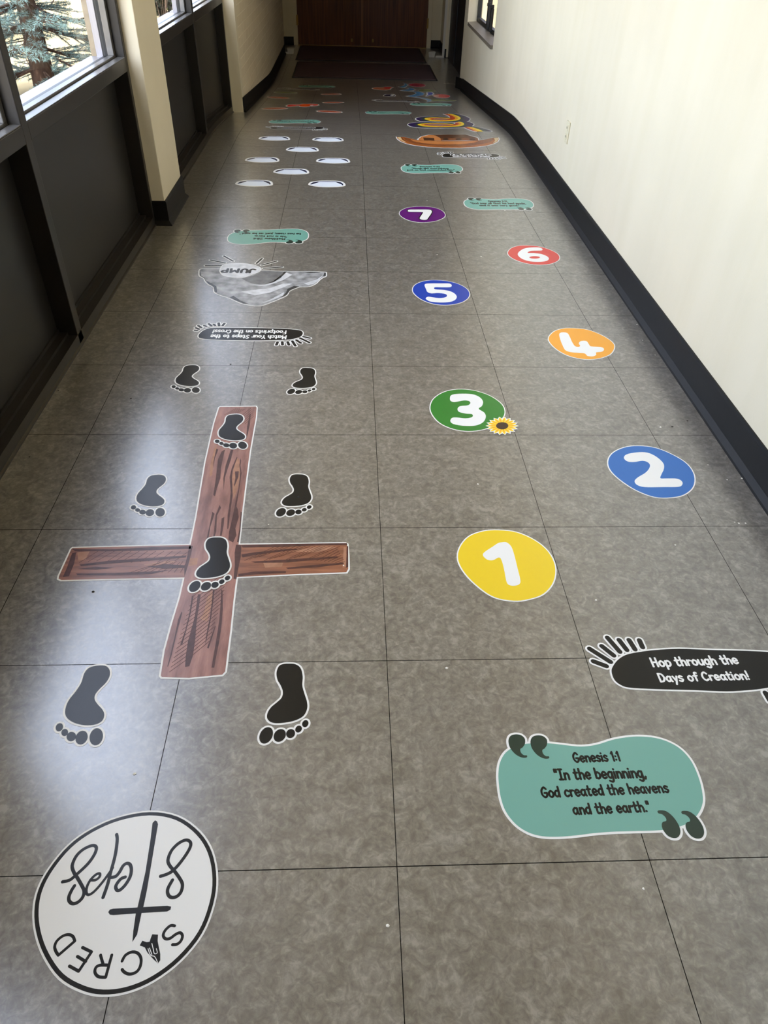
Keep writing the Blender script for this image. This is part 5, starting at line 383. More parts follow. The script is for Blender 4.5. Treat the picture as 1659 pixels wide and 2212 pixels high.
["verse_decal","small teal verse sticker between the rainbow and the blue river","sticker","teal verse stickers",[["backing","vinyl_white",0,0.0045,[["c",[6584,81383,7022,81419,7363,81400,7719,81386,8059,81452,8431,81595,8749,81678,9044,81718,9373,81705,9652,81618,9877,81447,10019,81158,10063,80747,10022,80378,9933,80164,9789,79981,9613,79841,9423,79744,9128,79656,8847,79617,8433,79581,8019,79541,7658,79491,7324,79429,6967,79379,6643,79371,6381,79431,6151,79584,5980,79830,5904,80118,5887,80389,5895,80638,5948,80896,6084,81133,6307,81297]],["c",[6170,81440,6224,81547,6333,81592,6453,81579,6526,81498,6518,81379,6461,81284,6405,81236,6412,81154,6466,81099,6530,81096,6519,81046,6415,81040,6303,81097,6223,81191,6173,81305]],["c",[6644,81447,6701,81554,6812,81599,6931,81586,7002,81505,6990,81385,6931,81291,6875,81244,6880,81162,6932,81106,6997,81103,6985,81054,6881,81047,6770,81105,6692,81199,6645,81313]],["c",[9020,80020,9073,80043,9195,80031,9305,79922,9372,79756,9367,79615,9295,79515,9194,79489,9097,79530,9036,79636,9033,79735,9068,79799,9145,79832,9148,79897,9094,79961,9029,79977]],["c",[9496,80038,9548,80061,9669,80048,9778,79940,9839,79774,9831,79633,9757,79532,9655,79506,9559,79548,9501,79654,9501,79752,9538,79817,9615,79850,9620,79916,9568,79979,9504,79995]]],None],["bubble_print","ink_teal",1,0,[["c",[6584,81383,7022,81419,7363,81400,7719,81386,8059,81452,8431,81595,8749,81678,9044,81718,9373,81705,9652,81618,9877,81447,10019,81158,10063,80747,10022,80378,9933,80164,9789,79981,9613,79841,9423,79744,9128,79656,8847,79617,8433,79581,8019,79541,7658,79491,7324,79429,6967,79379,6643,79371,6381,79431,6151,79584,5980,79830,5904,80118,5887,80389,5895,80638,5948,80896,6084,81133,6307,81297]]],None],["quotation_mark","ink_pine",2,0,[["c",[6170,81440,6224,81547,6333,81592,6453,81579,6526,81498,6518,81379,6461,81284,6405,81236,6412,81154,6466,81099,6530,81096,6519,81046,6415,81040,6303,81097,6223,81191,6173,81305]]],None],["quotation_mark","ink_pine",2,0,[["c",[6644,81447,6701,81554,6812,81599,6931,81586,7002,81505,6990,81385,6931,81291,6875,81244,6880,81162,6932,81106,6997,81103,6985,81054,6881,81047,6770,81105,6692,81199,6645,81313]]],None],["quotation_mark","ink_pine",2,0,[["c",[9020,80020,9073,80043,9195,80031,9305,79922,9372,79756,9367,79615,9295,79515,9194,79489,9097,79530,9036,79636,9033,79735,9068,79799,9145,79832,9148,79897,9094,79961,9029,79977]]],None],["quotation_mark","ink_pine",2,0,[["c",[9496,80038,9548,80061,9669,80048,9778,79940,9839,79774,9831,79633,9757,79532,9655,79506,9559,79548,9501,79654,9501,79752,9538,79817,9615,79850,9620,79916,9568,79979,9504,79995]]],None],["lettering","ink_black",2,0,[["l",0.009,[6737,80665,6834,80683]],["l",0.009,[6942,80672,7069,80590]],["l",0.009,[7147,80679,7221,80693]],["l",0.009,[7352,80686,7425,80594]],["l",0.009,[7557,80694,7678,80822]],["l",0.009,[7763,80701,7851,80823]],["l",0.009,[7968,80708,8054,80618]],["l",0.009,[8173,80715,8268,80627]],["l",0.009,[8379,80722,8507,80746]],["l",0.009,[8585,80729,8686,80854]],["l",0.009,[8790,80737,8865,80750]],["l",0.009,[8996,80744,9071,80652]],["l",0.009,[6699,80184,6801,80099]],["l",0.009,[6904,80196,6993,80317]],["l",0.009,[7108,80207,7172,80114]],["l",0.009,[7312,80219,7436,80242]],["l",0.009,[7517,80230,7600,80246]],["l",0.009,[7721,80242,7852,80371]],["l",0.009,[7926,80253,8072,80385]],["l",0.009,[8131,80265,8254,80392]],["l",0.009,[8336,80276,8397,80183]],["l",0.009,[8541,80288,8677,80313]],["l",0.009,[8746,80299,8833,80210]],["l",0.009,[8951,80311,9098,80442]]],None]],0],
["verse_decal","farthest teal verse sticker, just short of the nearer doormat","sticker","teal verse stickers",[["backing","vinyl_white",0,0.0045,[["c",[-2585,95234,-3029,95235,-3371,95283,-3728,95327,-4075,95289,-4461,95177,-4788,95120,-5088,95105,-5419,95145,-5692,95257,-5904,95448,-6023,95750,-6032,96167,-5960,96535,-5852,96743,-5692,96915,-5503,97041,-5304,97122,-4999,97186,-4714,97202,-4294,97204,-3874,97209,-3507,97228,-3165,97263,-2801,97283,-2476,97264,-2216,97181,-1998,97008,-1846,96746,-1795,96450,-1801,96176,-1829,95926,-1905,95671,-2062,95444,-2300,95297]],["c",[-2173,95142,-2237,95039,-2351,95003,-2470,95026,-2537,95114,-2518,95233,-2453,95323,-2393,95367,-2393,95450,-2443,95510,-2507,95519,-2491,95568,-2387,95566,-2279,95498,-2206,95397,-2165,95278]],["c",[-2652,95175,-2718,95072,-2833,95036,-2952,95059,-3016,95147,-2994,95266,-2927,95356,-2867,95399,-2865,95482,-2912,95542,-2977,95551,-2961,95599,-2855,95598,-2750,95530,-2678,95429,-2641,95310]],["c",[-4921,96811,-4976,96792,-5098,96815,-5200,96933,-5253,97107,-5236,97247,-5155,97343,-5052,97360,-4957,97310,-4905,97198,-4910,97099,-4951,97037,-5032,97011,-5040,96945,-4991,96877,-4927,96855]],["c",[-5402,96833,-5457,96814,-5577,96837,-5677,96956,-5725,97128,-5705,97269,-5622,97364,-5517,97381,-5424,97332,-5375,97220,-5383,97121,-5425,97059,-5506,97032,-5516,96967,-5470,96899,-5406,96877]]],None],["bubble_print","ink_teal",1,0,[["c",[-2585,95234,-3029,95235,-3371,95283,-3728,95327,-4075,95289,-4461,95177,-4788,95120,-5088,95105,-5419,95145,-5692,95257,-5904,95448,-6023,95750,-6032,96167,-5960,96535,-5852,96743,-5692,96915,-5503,97041,-5304,97122,-4999,97186,-4714,97202,-4294,97204,-3874,97209,-3507,97228,-3165,97263,-2801,97283,-2476,97264,-2216,97181,-1998,97008,-1846,96746,-1795,96450,-1801,96176,-1829,95926,-1905,95671,-2062,95444,-2300,95297]]],None],["quotation_mark","ink_pine",2,0,[["c",[-2173,95142,-2237,95039,-2351,95003,-2470,95026,-2537,95114,-2518,95233,-2453,95323,-2393,95367,-2393,95450,-2443,95510,-2507,95519,-2491,95568,-2387,95566,-2279,95498,-2206,95397,-2165,95278]]],None],["quotation_mark","ink_pine",2,0,[["c",[-2652,95175,-2718,95072,-2833,95036,-2952,95059,-3016,95147,-2994,95266,-2927,95356,-2867,95399,-2865,95482,-2912,95542,-2977,95551,-2961,95599,-2855,95598,-2750,95530,-2678,95429,-2641,95310]]],None],["quotation_mark","ink_pine",2,0,[["c",[-4921,96811,-4976,96792,-5098,96815,-5200,96933,-5253,97107,-5236,97247,-5155,97343,-5052,97360,-4957,97310,-4905,97198,-4910,97099,-4951,97037,-5032,97011,-5040,96945,-4991,96877,-4927,96855]]],None],["quotation_mark","ink_pine",2,0,[["c",[-5402,96833,-5457,96814,-5577,96837,-5677,96956,-5725,97128,-5705,97269,-5622,97364,-5517,97381,-5424,97332,-5375,97220,-5383,97121,-5425,97059,-5506,97032,-5516,96967,-5470,96899,-5406,96877]]],None],["lettering","ink_black",2,0,[["l",0.009,[-4914,96571,-4778,96539]],["l",0.009,[-4706,96574,-4609,96646]],["l",0.009,[-4499,96577,-4423,96535]],["l",0.009,[-4292,96580,-4231,96645]],["l",0.009,[-4084,96582,-3991,96599]],["l",0.009,[-3877,96585,-3779,96657]],["l",0.009,[-3669,96588,-3573,96549]],["l",0.009,[-3461,96591,-3398,96602]],["l",0.009,[-3254,96594,-3120,96617]],["l",0.009,[-3046,96596,-2946,96559]],["l",0.009,[-4893,96122,-4821,96193]],["l",0.009,[-4687,96131,-4553,96097]],["l",0.009,[-4481,96139,-4344,96222]],["l",0.009,[-4274,96148,-4214,96216]],["l",0.009,[-4068,96157,-3969,96175]],["l",0.009,[-3861,96165,-3720,96133]],["l",0.009,[-3655,96174,-3528,96197]],["l",0.009,[-3448,96182,-3306,96150]],["l",0.009,[-3241,96191,-3144,96208]],["l",0.009,[-3035,96200,-2949,96272]]],None]],0],
["message_decal","upside down black sticker telling walkers to match their steps to the footprints","sticker","black message stickers",[["backing","vinyl_white",0,0.0042,[["c",[-6024,26365,-6020,26560,-5923,26837,-5742,27040,-5503,27108,-4544,27133,-3648,27116,-2928,27072,-2387,27016,-2059,26918,-1952,26704,-1998,26429,-2198,26231,-2506,26111,-3025,26050,-3718,26017,-4413,26022,-5109,26049,-5636,26102,-5945,26197]],["l",0.011,[-1907,26375,-1655,26255]],["l",0.011,[-2042,26257,-1656,25880]],["l",0.011,[-2172,26078,-1984,25830]],["l",0.011,[-2324,25984,-2179,25587]],["l",0.011,[-2501,25921,-2435,25658]],["l",0.011,[-2713,25918,-2684,25670]],["l",0.011,[-2891,25892,-2918,25651]],["l",0.011,[-5165,27514,-5211,27316]],["l",0.011,[-5404,27550,-5350,27289]],["l",0.011,[-5584,27424,-5514,27311]],["l",0.011,[-5788,27469,-5651,27268]],["l",0.011,[-5953,27303,-5848,27224]],["l",0.011,[-6179,27291,-6038,27115]],["l",0.011,[-6246,27088,-6103,26970]],["l",0.011,[-6246,26872,-6154,26849]]],None],["label_print","ink_black",1,0,[["c",[-6024,26365,-6020,26560,-5923,26837,-5742,27040,-5503,27108,-4544,27133,-3648,27116,-2928,27072,-2387,27016,-2059,26918,-1952,26704,-1998,26429,-2198,26231,-2506,26111,-3025,26050,-3718,26017,-4413,26022,-5109,26049,-5636,26102,-5945,26197]]],None],["ray_mark","ink_black",1,0,[["l",0.011,[-1907,26375,-1655,26255]]],None],["ray_mark","ink_black",1,0,[["l",0.011,[-2042,26257,-1656,25880]]],None],["ray_mark","ink_black",1,0,[["l",0.011,[-2172,26078,-1984,25830]]],None],["ray_mark","ink_black",1,0,[["l",0.011,[-2324,25984,-2179,25587]]],None],["ray_mark","ink_black",1,0,[["l",0.011,[-2501,25921,-2435,25658]]],None],["ray_mark","ink_black",1,0,[["l",0.011,[-2713,25918,-2684,25670]]],None],["ray_mark","ink_black",1,0,[["l",0.011,[-2891,25892,-2918,25651]]],None],["ray_mark","ink_black",1,0,[["l",0.011,[-5165,27514,-5211,27316]]],None],["ray_mark","ink_black",1,0,[["l",0.011,[-5404,27550,-5350,27289]]],None],["ray_mark","ink_black",1,0,[["l",0.011,[-5584,27424,-5514,27311]]],None],["ray_mark","ink_black",1,0,[["l",0.011,[-5788,27469,-5651,27268]]],None],["ray_mark","ink_black",1,0,[["l",0.011,[-5953,27303,-5848,27224]]],None],["ray_mark","ink_black",1,0,[["l",0.011,[-6179,27291,-6038,27115]]],None],["ray_mark","ink_black",1,0,[["l",0.011,[-6246,27088,-6103,26970]]],None],["ray_mark","ink_black",1,0,[["l",0.011,[-6246,26872,-6154,26849]]],None],["lettering","vinyl_white",2,0,[["t","Match Your Steps to the",[-0.2582,2.6451,-0.5553,2.6482],0.028,0.165]],None],["lettering","vinyl_white",2,0,[["t","Footprints on the Cross!",[-0.2618,2.6884,-0.553,2.6924],0.0285,0.165]],None]],0],
["message_decal","large black sticker nearest the right wall, telling walkers to hop through the days","sticker","black message stickers",[["backing","vinyl_white",0,0.0042,[["c",[7462,9369,6686,9407,6123,9454,5935,9530,5831,9673,5829,9898,5915,10060,6089,10240,6319,10372,6644,10445,7048,10497,7612,10523,8394,10475,9170,10437,9733,10390,9921,10314,10025,10171,10027,9946,9941,9784,9767,9604,9537,9472,9212,9399,8808,9347,8244,9321]],["l",0.0125,[5492,10193,5751,10053]],["l",0.0125,[5499,10556,5879,10170]],["l",0.0125,[5806,10631,6007,10353]],["l",0.0125,[6009,10881,6180,10459]],["l",0.0125,[6267,10806,6360,10508]],["l",0.0125,[6504,10802,6558,10522]],["l",0.0125,[6748,10792,6756,10581]],["l",0.0125,[10364,9651,10105,9791]],["l",0.0125,[10357,9288,9977,9674]],["l",0.0125,[10050,9213,9849,9491]],["l",0.0125,[9847,8963,9676,9385]],["l",0.0125,[9589,9038,9496,9336]],["l",0.0125,[9352,9042,9298,9322]],["l",0.0125,[9108,9052,9100,9263]]],None],["label_print","ink_black",1,0,[["c",[7462,9369,6686,9407,6123,9454,5935,9530,5831,9673,5829,9898,5915,10060,6089,10240,6319,10372,6644,10445,7048,10497,7612,10523,8394,10475,9170,10437,9733,10390,9921,10314,10025,10171,10027,9946,9941,9784,9767,9604,9537,9472,9212,9399,8808,9347,8244,9321]]],None],["ray_mark","ink_black",1,0,[["l",0.0125,[5492,10193,5751,10053]]],None],["ray_mark","ink_black",1,0,[["l",0.0125,[5499,10556,5879,10170]]],None],["ray_mark","ink_black",1,0,[["l",0.0125,[5806,10631,6007,10353]]],None],["ray_mark","ink_black",1,0,[["l",0.0125,[6009,10881,6180,10459]]],None],["ray_mark","ink_black",1,0,[["l",0.0125,[6267,10806,6360,10508]]],None],["ray_mark","ink_black",1,0,[["l",0.0125,[6504,10802,6558,10522]]],None],["ray_mark","ink_black",1,0,[["l",0.0125,[6748,10792,6756,10581]]],None],["ray_mark","ink_black",1,0,[["l",0.0125,[10364,9651,10105,9791]]],None],["ray_mark","ink_black",1,0,[["l",0.0125,[10357,9288,9977,9674]]],None],["ray_mark","ink_black",1,0,[["l",0.0125,[10050,9213,9849,9491]]],None],["ray_mark","ink_black",1,0,[["l",0.0125,[9847,8963,9676,9385]]],None],["ray_mark","ink_black",1,0,[["l",0.0125,[9589,9038,9496,9336]]],None],["ray_mark","ink_black",1,0,[["l",0.0125,[9352,9042,9298,9322]]],None],["ray_mark","ink_black",1,0,[["l",0.0125,[9108,9052,9100,9263]]],None],["lettering","vinyl_white",2,0,[["t","Hop through the",[0.6822,1.0019,0.8852,1.0076],0.0239,0.165]],None],["lettering","vinyl_white",2,0,[["t","Days of Creation!",[0.685,0.9599,0.8923,0.9636],0.0223,0.165]],None]],0],
["message_decal","black message sticker below the boat, about the rainbow path and the ark","sticker","black message stickers",[["backing","vinyl_white",0,0.0042,[["c",[6404,54194,6397,54390,6477,54672,6646,54886,6881,54968,7838,55050,8734,55086,9456,55084,10000,55060,10334,54982,10453,54774,10423,54497,10235,54287,9935,54149,9420,54057,8729,53983,8034,53947,7337,53933,6807,53955,6493,54031]],["l",0.011,[10518,54448,10777,54343]],["l",0.011,[10390,54322,10798,53969]],["l",0.011,[10270,54136,10473,53899]],["l",0.011,[10124,54033,10292,53645]],["l",0.011,[9951,53959,10032,53701]],["l",0.011,[9739,53944,9783,53698]],["l",0.011,[9563,53907,9550,53665]],["l",0.011,[7195,55394,7160,55193]],["l",0.011,[6954,55415,7023,55158]],["l",0.011,[6781,55279,6858,55170]],["l",0.011,[6575,55312,6723,55119]],["l",0.011,[6420,55136,6529,55063]],["l",0.011,[6194,55111,6346,54943]],["l",0.011,[6140,54904,6289,54794]],["l",0.011,[6152,54688,6246,54670]]],None],["label_print","ink_black",1,0,[["c",[6404,54194,6397,54390,6477,54672,6646,54886,6881,54968,7838,55050,8734,55086,9456,55084,10000,55060,10334,54982,10453,54774,10423,54497,10235,54287,9935,54149,9420,54057,8729,53983,8034,53947,7337,53933,6807,53955,6493,54031]]],None],["ray_mark","ink_black",1,0,[["l",0.011,[10518,54448,10777,54343]]],None],["ray_mark","ink_black",1,0,[["l",0.011,[10390,54322,10798,53969]]],None],["ray_mark","ink_black",1,0,[["l",0.011,[10270,54136,10473,53899]]],None],["ray_mark","ink_black",1,0,[["l",0.011,[10124,54033,10292,53645]]],None],["ray_mark","ink_black",1,0,[["l",0.011,[9951,53959,10032,53701]]],None],["ray_mark","ink_black",1,0,[["l",0.011,[9739,53944,9783,53698]]],None],["ray_mark","ink_black",1,0,[["l",0.011,[9563,53907,9550,53665]]],None],["ray_mark","ink_black",1,0,[["l",0.011,[7195,55394,7160,55193]]],None],["ray_mark","ink_black",1,0,[["l",0.011,[6954,55415,7023,55158]]],None],["ray_mark","ink_black",1,0,[["l",0.011,[6781,55279,6858,55170]]],None],["ray_mark","ink_black",1,0,[["l",0.011,[6575,55312,6723,55119]]],None],["ray_mark","ink_black",1,0,[["l",0.011,[6420,55136,6529,55063]]],None],["ray_mark","ink_black",1,0,[["l",0.011,[6194,55111,6346,54943]]],None],["ray_mark","ink_black",1,0,[["l",0.011,[6140,54904,6289,54794]]],None],["ray_mark","ink_black",1,0,[["l",0.011,[6152,54688,6246,54670]]],None],["lettering","vinyl_white",2,0,[["t","Follow the rainbow path from",[0.7001,5.4442,0.9935,5.4668],0.0333,0.165]],None],["lettering","vinyl_white",2,0,[["t","Noah's Ark to God's promise.",[0.7128,5.4097,0.9793,5.4281],0.0265,0.165]],None]],0],
["message_decal","upside down black message sticker just beyond the white stepping stones","sticker","black message stickers",[["backing","vinyl_white",0,0.0042,[["c",[-2168,62976,-2152,62779,-2220,62489,-2380,62265,-2614,62170,-3579,62042,-4485,61963,-5216,61930,-5768,61928,-6110,61992,-6240,62196,-6224,62479,-6043,62700,-5745,62854,-5228,62972,-4532,63079,-3831,63149,-3126,63197,-2588,63200,-2266,63137]],["l",0.011,[-6321,62524,-6588,62618]],["l",0.011,[-6198,62657,-6628,62996]],["l",0.011,[-6086,62852,-6302,63082]],["l",0.011,[-5943,62963,-6131,63348]],["l",0.011,[-5771,63046,-5866,63304]],["l",0.011,[-5557,63071,-5613,63318]],["l",0.011,[-5380,63117,-5379,63363]],["l",0.011,[-2912,61725,-2887,61929]],["l",0.011,[-2667,61714,-2749,61971]],["l",0.011,[-2499,61860,-2581,61967]],["l",0.011,[-2288,61837,-2448,62025]],["l",0.011,[-2139,62022,-2254,62091]],["l",0.011,[-1913,62058,-2074,62221]],["l",0.011,[-1867,62271,-2024,62374]],["l",0.011,[-1890,62488,-1985,62502]]],None],["label_print","ink_black",1,0,[["c",[-2168,62976,-2152,62779,-2220,62489,-2380,62265,-2614,62170,-3579,62042,-4485,61963,-5216,61930,-5768,61928,-6110,61992,-6240,62196,-6224,62479,-6043,62700,-5745,62854,-5228,62972,-4532,63079,-3831,63149,-3126,63197,-2588,63200,-2266,63137]]],None],["ray_mark","ink_black",1,0,[["l",0.011,[-6321,62524,-6588,62618]]],None],["ray_mark","ink_black",1,0,[["l",0.011,[-6198,62657,-6628,62996]]],None],["ray_mark","ink_black",1,0,[["l",0.011,[-6086,62852,-6302,63082]]],None],["ray_mark","ink_black",1,0,[["l",0.011,[-5943,62963,-6131,63348]]],None],["ray_mark","ink_black",1,0,[["l",0.011,[-5771,63046,-5866,63304]]],None],["ray_mark","ink_black",1,0,[["l",0.011,[-5557,63071,-5613,63318]]],None],["ray_mark","ink_black",1,0,[["l",0.011,[-5380,63117,-5379,63363]]],None],["ray_mark","ink_black",1,0,[["l",0.011,[-2912,61725,-2887,61929]]],None],["ray_mark","ink_black",1,0,[["l",0.011,[-2667,61714,-2749,61971]]],None],["ray_mark","ink_black",1,0,[["l",0.011,[-2499,61860,-2581,61967]]],None],["ray_mark","ink_black",1,0,[["l",0.011,[-2288,61837,-2448,62025]]],None],["ray_mark","ink_black",1,0,[["l",0.011,[-2139,62022,-2254,62091]]],None],["ray_mark","ink_black",1,0,[["l",0.011,[-1913,62058,-2074,62221]]],None],["ray_mark","ink_black",1,0,[["l",0.011,[-1867,62271,-2024,62374]]],None],["ray_mark","ink_black",1,0,[["l",0.011,[-1890,62488,-1985,62502]]],None],["lettering","vinyl_white",2,0,[["l",0.009,[-5771,62747,-5695,62757]],["l",0.009,[-5603,62762,-5534,62700]],["l",0.009,[-5434,62778,-5322,62864]],["l",0.009,[-5265,62793,-5154,62879]],["l",0.009,[-5097,62808,-5005,62820]],["l",0.009,[-4928,62823,-4806,62767]],["l",0.009,[-4759,62839,-4671,62850]],["l",0.009,[-4589,62854,-4514,62864]],["l",0.009,[-4420,62870,-4352,62806]],["l",0.009,[-4251,62885,-4194,62892]],["l",0.009,[-4081,62900,-4003,62838]],["l",0.009,[-3912,62916,-3862,62995]],["l",0.009,[-3742,62931,-3654,62870]],["l",0.009,[-3572,62947,-3485,62958]],["l",0.009,[-3402,62963,-3315,62974]],["l",0.009,[-3232,62978,-3149,63062]],["l",0.009,[-3062,62994,-2997,63002]],["l",0.009,[-2891,63010,-2784,62950]],["l",0.009,[-5729,62234,-5640,62312]],["l",0.009,[-5562,62255,-5489,62264]],["l",0.009,[-5396,62277,-5324,62286]],["l",0.009,[-5229,62299,-5118,62312]],["l",0.009,[-5061,62321,-4968,62400]],["l",0.009,[-4894,62343,-4790,62355]],["l",0.009,[-4727,62365,-4656,62442]],["l",0.009,[-4559,62387,-4483,62396]],["l",0.009,[-4391,62409,-4333,62348]],["l",0.009,[-4223,62431,-4103,62377]],["l",0.009,[-4055,62453,-3961,62465]],["l",0.009,[-3887,62476,-3790,62487]],["l",0.009,[-3719,62498,-3620,62510]],["l",0.009,[-3550,62520,-3497,62597]],["l",0.009,[-3382,62543,-3280,62625]],["l",0.009,[-3213,62565,-3137,62645]],["l",0.009,[-3044,62588,-2928,62533]],["l",0.009,[-2875,62611,-2780,62622]]],None]],0],
["message_decal","black message sticker between the small dark fish and the central teal verse","sticker","black message stickers",[["backing","vinyl_white",0,0.0042,[["c",[2494,82674,2483,82871,2560,83159,2727,83378,2964,83465,3932,83564,4839,83616,5570,83627,6122,83612,6461,83539,6585,83331,6560,83049,6373,82833,6071,82688,5551,82587,4853,82500,4150,82451,3444,82425,2907,82438,2587,82510]],["l",0.011,[6656,83001,6920,82899]],["l",0.011,[6529,82872,6948,82520]],["l",0.011,[6411,82681,6620,82444]],["l",0.011,[6265,82574,6442,82184]],["l",0.011,[6091,82497,6178,82236]],["l",0.011,[5877,82477,5925,82229]],["l",0.011,[5699,82437,5690,82191]],["l",0.011,[3274,83902,3243,83698]],["l",0.011,[3030,83920,3105,83660]],["l",0.011,[2858,83779,2937,83670]],["l",0.011,[2648,83808,2802,83616]],["l",0.011,[2494,83628,2606,83556]],["l",0.011,[2266,83598,2422,83431]],["l",0.011,[2214,83388,2368,83279]],["l",0.011,[2231,83169,2326,83153]]],None],["label_print","ink_black",1,0,[["c",[2494,82674,2483,82871,2560,83159,2727,83378,2964,83465,3932,83564,4839,83616,5570,83627,6122,83612,6461,83539,6585,83331,6560,83049,6373,82833,6071,82688,5551,82587,4853,82500,4150,82451,3444,82425,2907,82438,2587,82510]]],None],["ray_mark","ink_black",1,0,[["l",0.011,[6656,83001,6920,82899]]],None],["ray_mark","ink_black",1,0,[["l",0.011,[6529,82872,6948,82520]]],None],["ray_mark","ink_black",1,0,[["l",0.011,[6411,82681,6620,82444]]],None],["ray_mark","ink_black",1,0,[["l",0.011,[6265,82574,6442,82184]]],None],["ray_mark","ink_black",1,0,[["l",0.011,[6091,82497,6178,82236]]],None],["ray_mark","ink_black",1,0,[["l",0.011,[5877,82477,5925,82229]]],None],["ray_mark","ink_black",1,0,[["l",0.011,[5699,82437,5690,82191]]],None],["ray_mark","ink_black",1,0,[["l",0.011,[3274,83902,3243,83698]]],None],["ray_mark","ink_black",1,0,[["l",0.011,[3030,83920,3105,83660]]],None],["ray_mark","ink_black",1,0,[["l",0.011,[2858,83779,2937,83670]]],None],["ray_mark","ink_black",1,0,[["l",0.011,[2648,83808,2802,83616]]],None],["ray_mark","ink_black",1,0,[["l",0.011,[2494,83628,2606,83556]]],None],["ray_mark","ink_black",1,0,[["l",0.011,[2266,83598,2422,83431]]],None],["ray_mark","ink_black",1,0,[["l",0.011,[2214,83388,2368,83279]]],None],["ray_mark","ink_black",1,0,[["l",0.011,[2231,83169,2326,83153]]],None],["lettering","vinyl_white",2,0,[["l",0.009,[3341,83080,3422,82983]],["l",0.009,[3551,83102,3633,83118]],["l",0.009,[3761,83124,3861,83144]],["l",0.009,[3972,83146,4088,83056]],["l",0.009,[4182,83168,4292,83189]],["l",0.009,[4393,83190,4516,83102]],["l",0.009,[4604,83212,4707,83120]],["l",0.009,[4815,83234,4934,83258]],["l",0.009,[5026,83257,5144,83167]],["l",0.009,[5237,83279,5351,83414]],["l",0.009,[5448,83301,5531,83317]],["l",0.009,[5660,83323,5777,83346]],["l",0.009,[3326,82685,3461,82823]],["l",0.009,[3535,82707,3655,82842]],["l",0.009,[3744,82729,3839,82635]],["l",0.009,[3954,82750,4034,82766]],["l",0.009,[4163,82772,4303,82911]],["l",0.009,[4373,82794,4445,82696]],["l",0.009,[4583,82816,4685,82836]],["l",0.009,[4793,82838,4929,82752]],["l",0.009,[5003,82860,5090,82765]],["l",0.009,[5214,82882,5292,82785]],["l",0.009,[5424,82903,5540,82926]],["l",0.009,[5635,82925,5741,82834]]],None]],0],
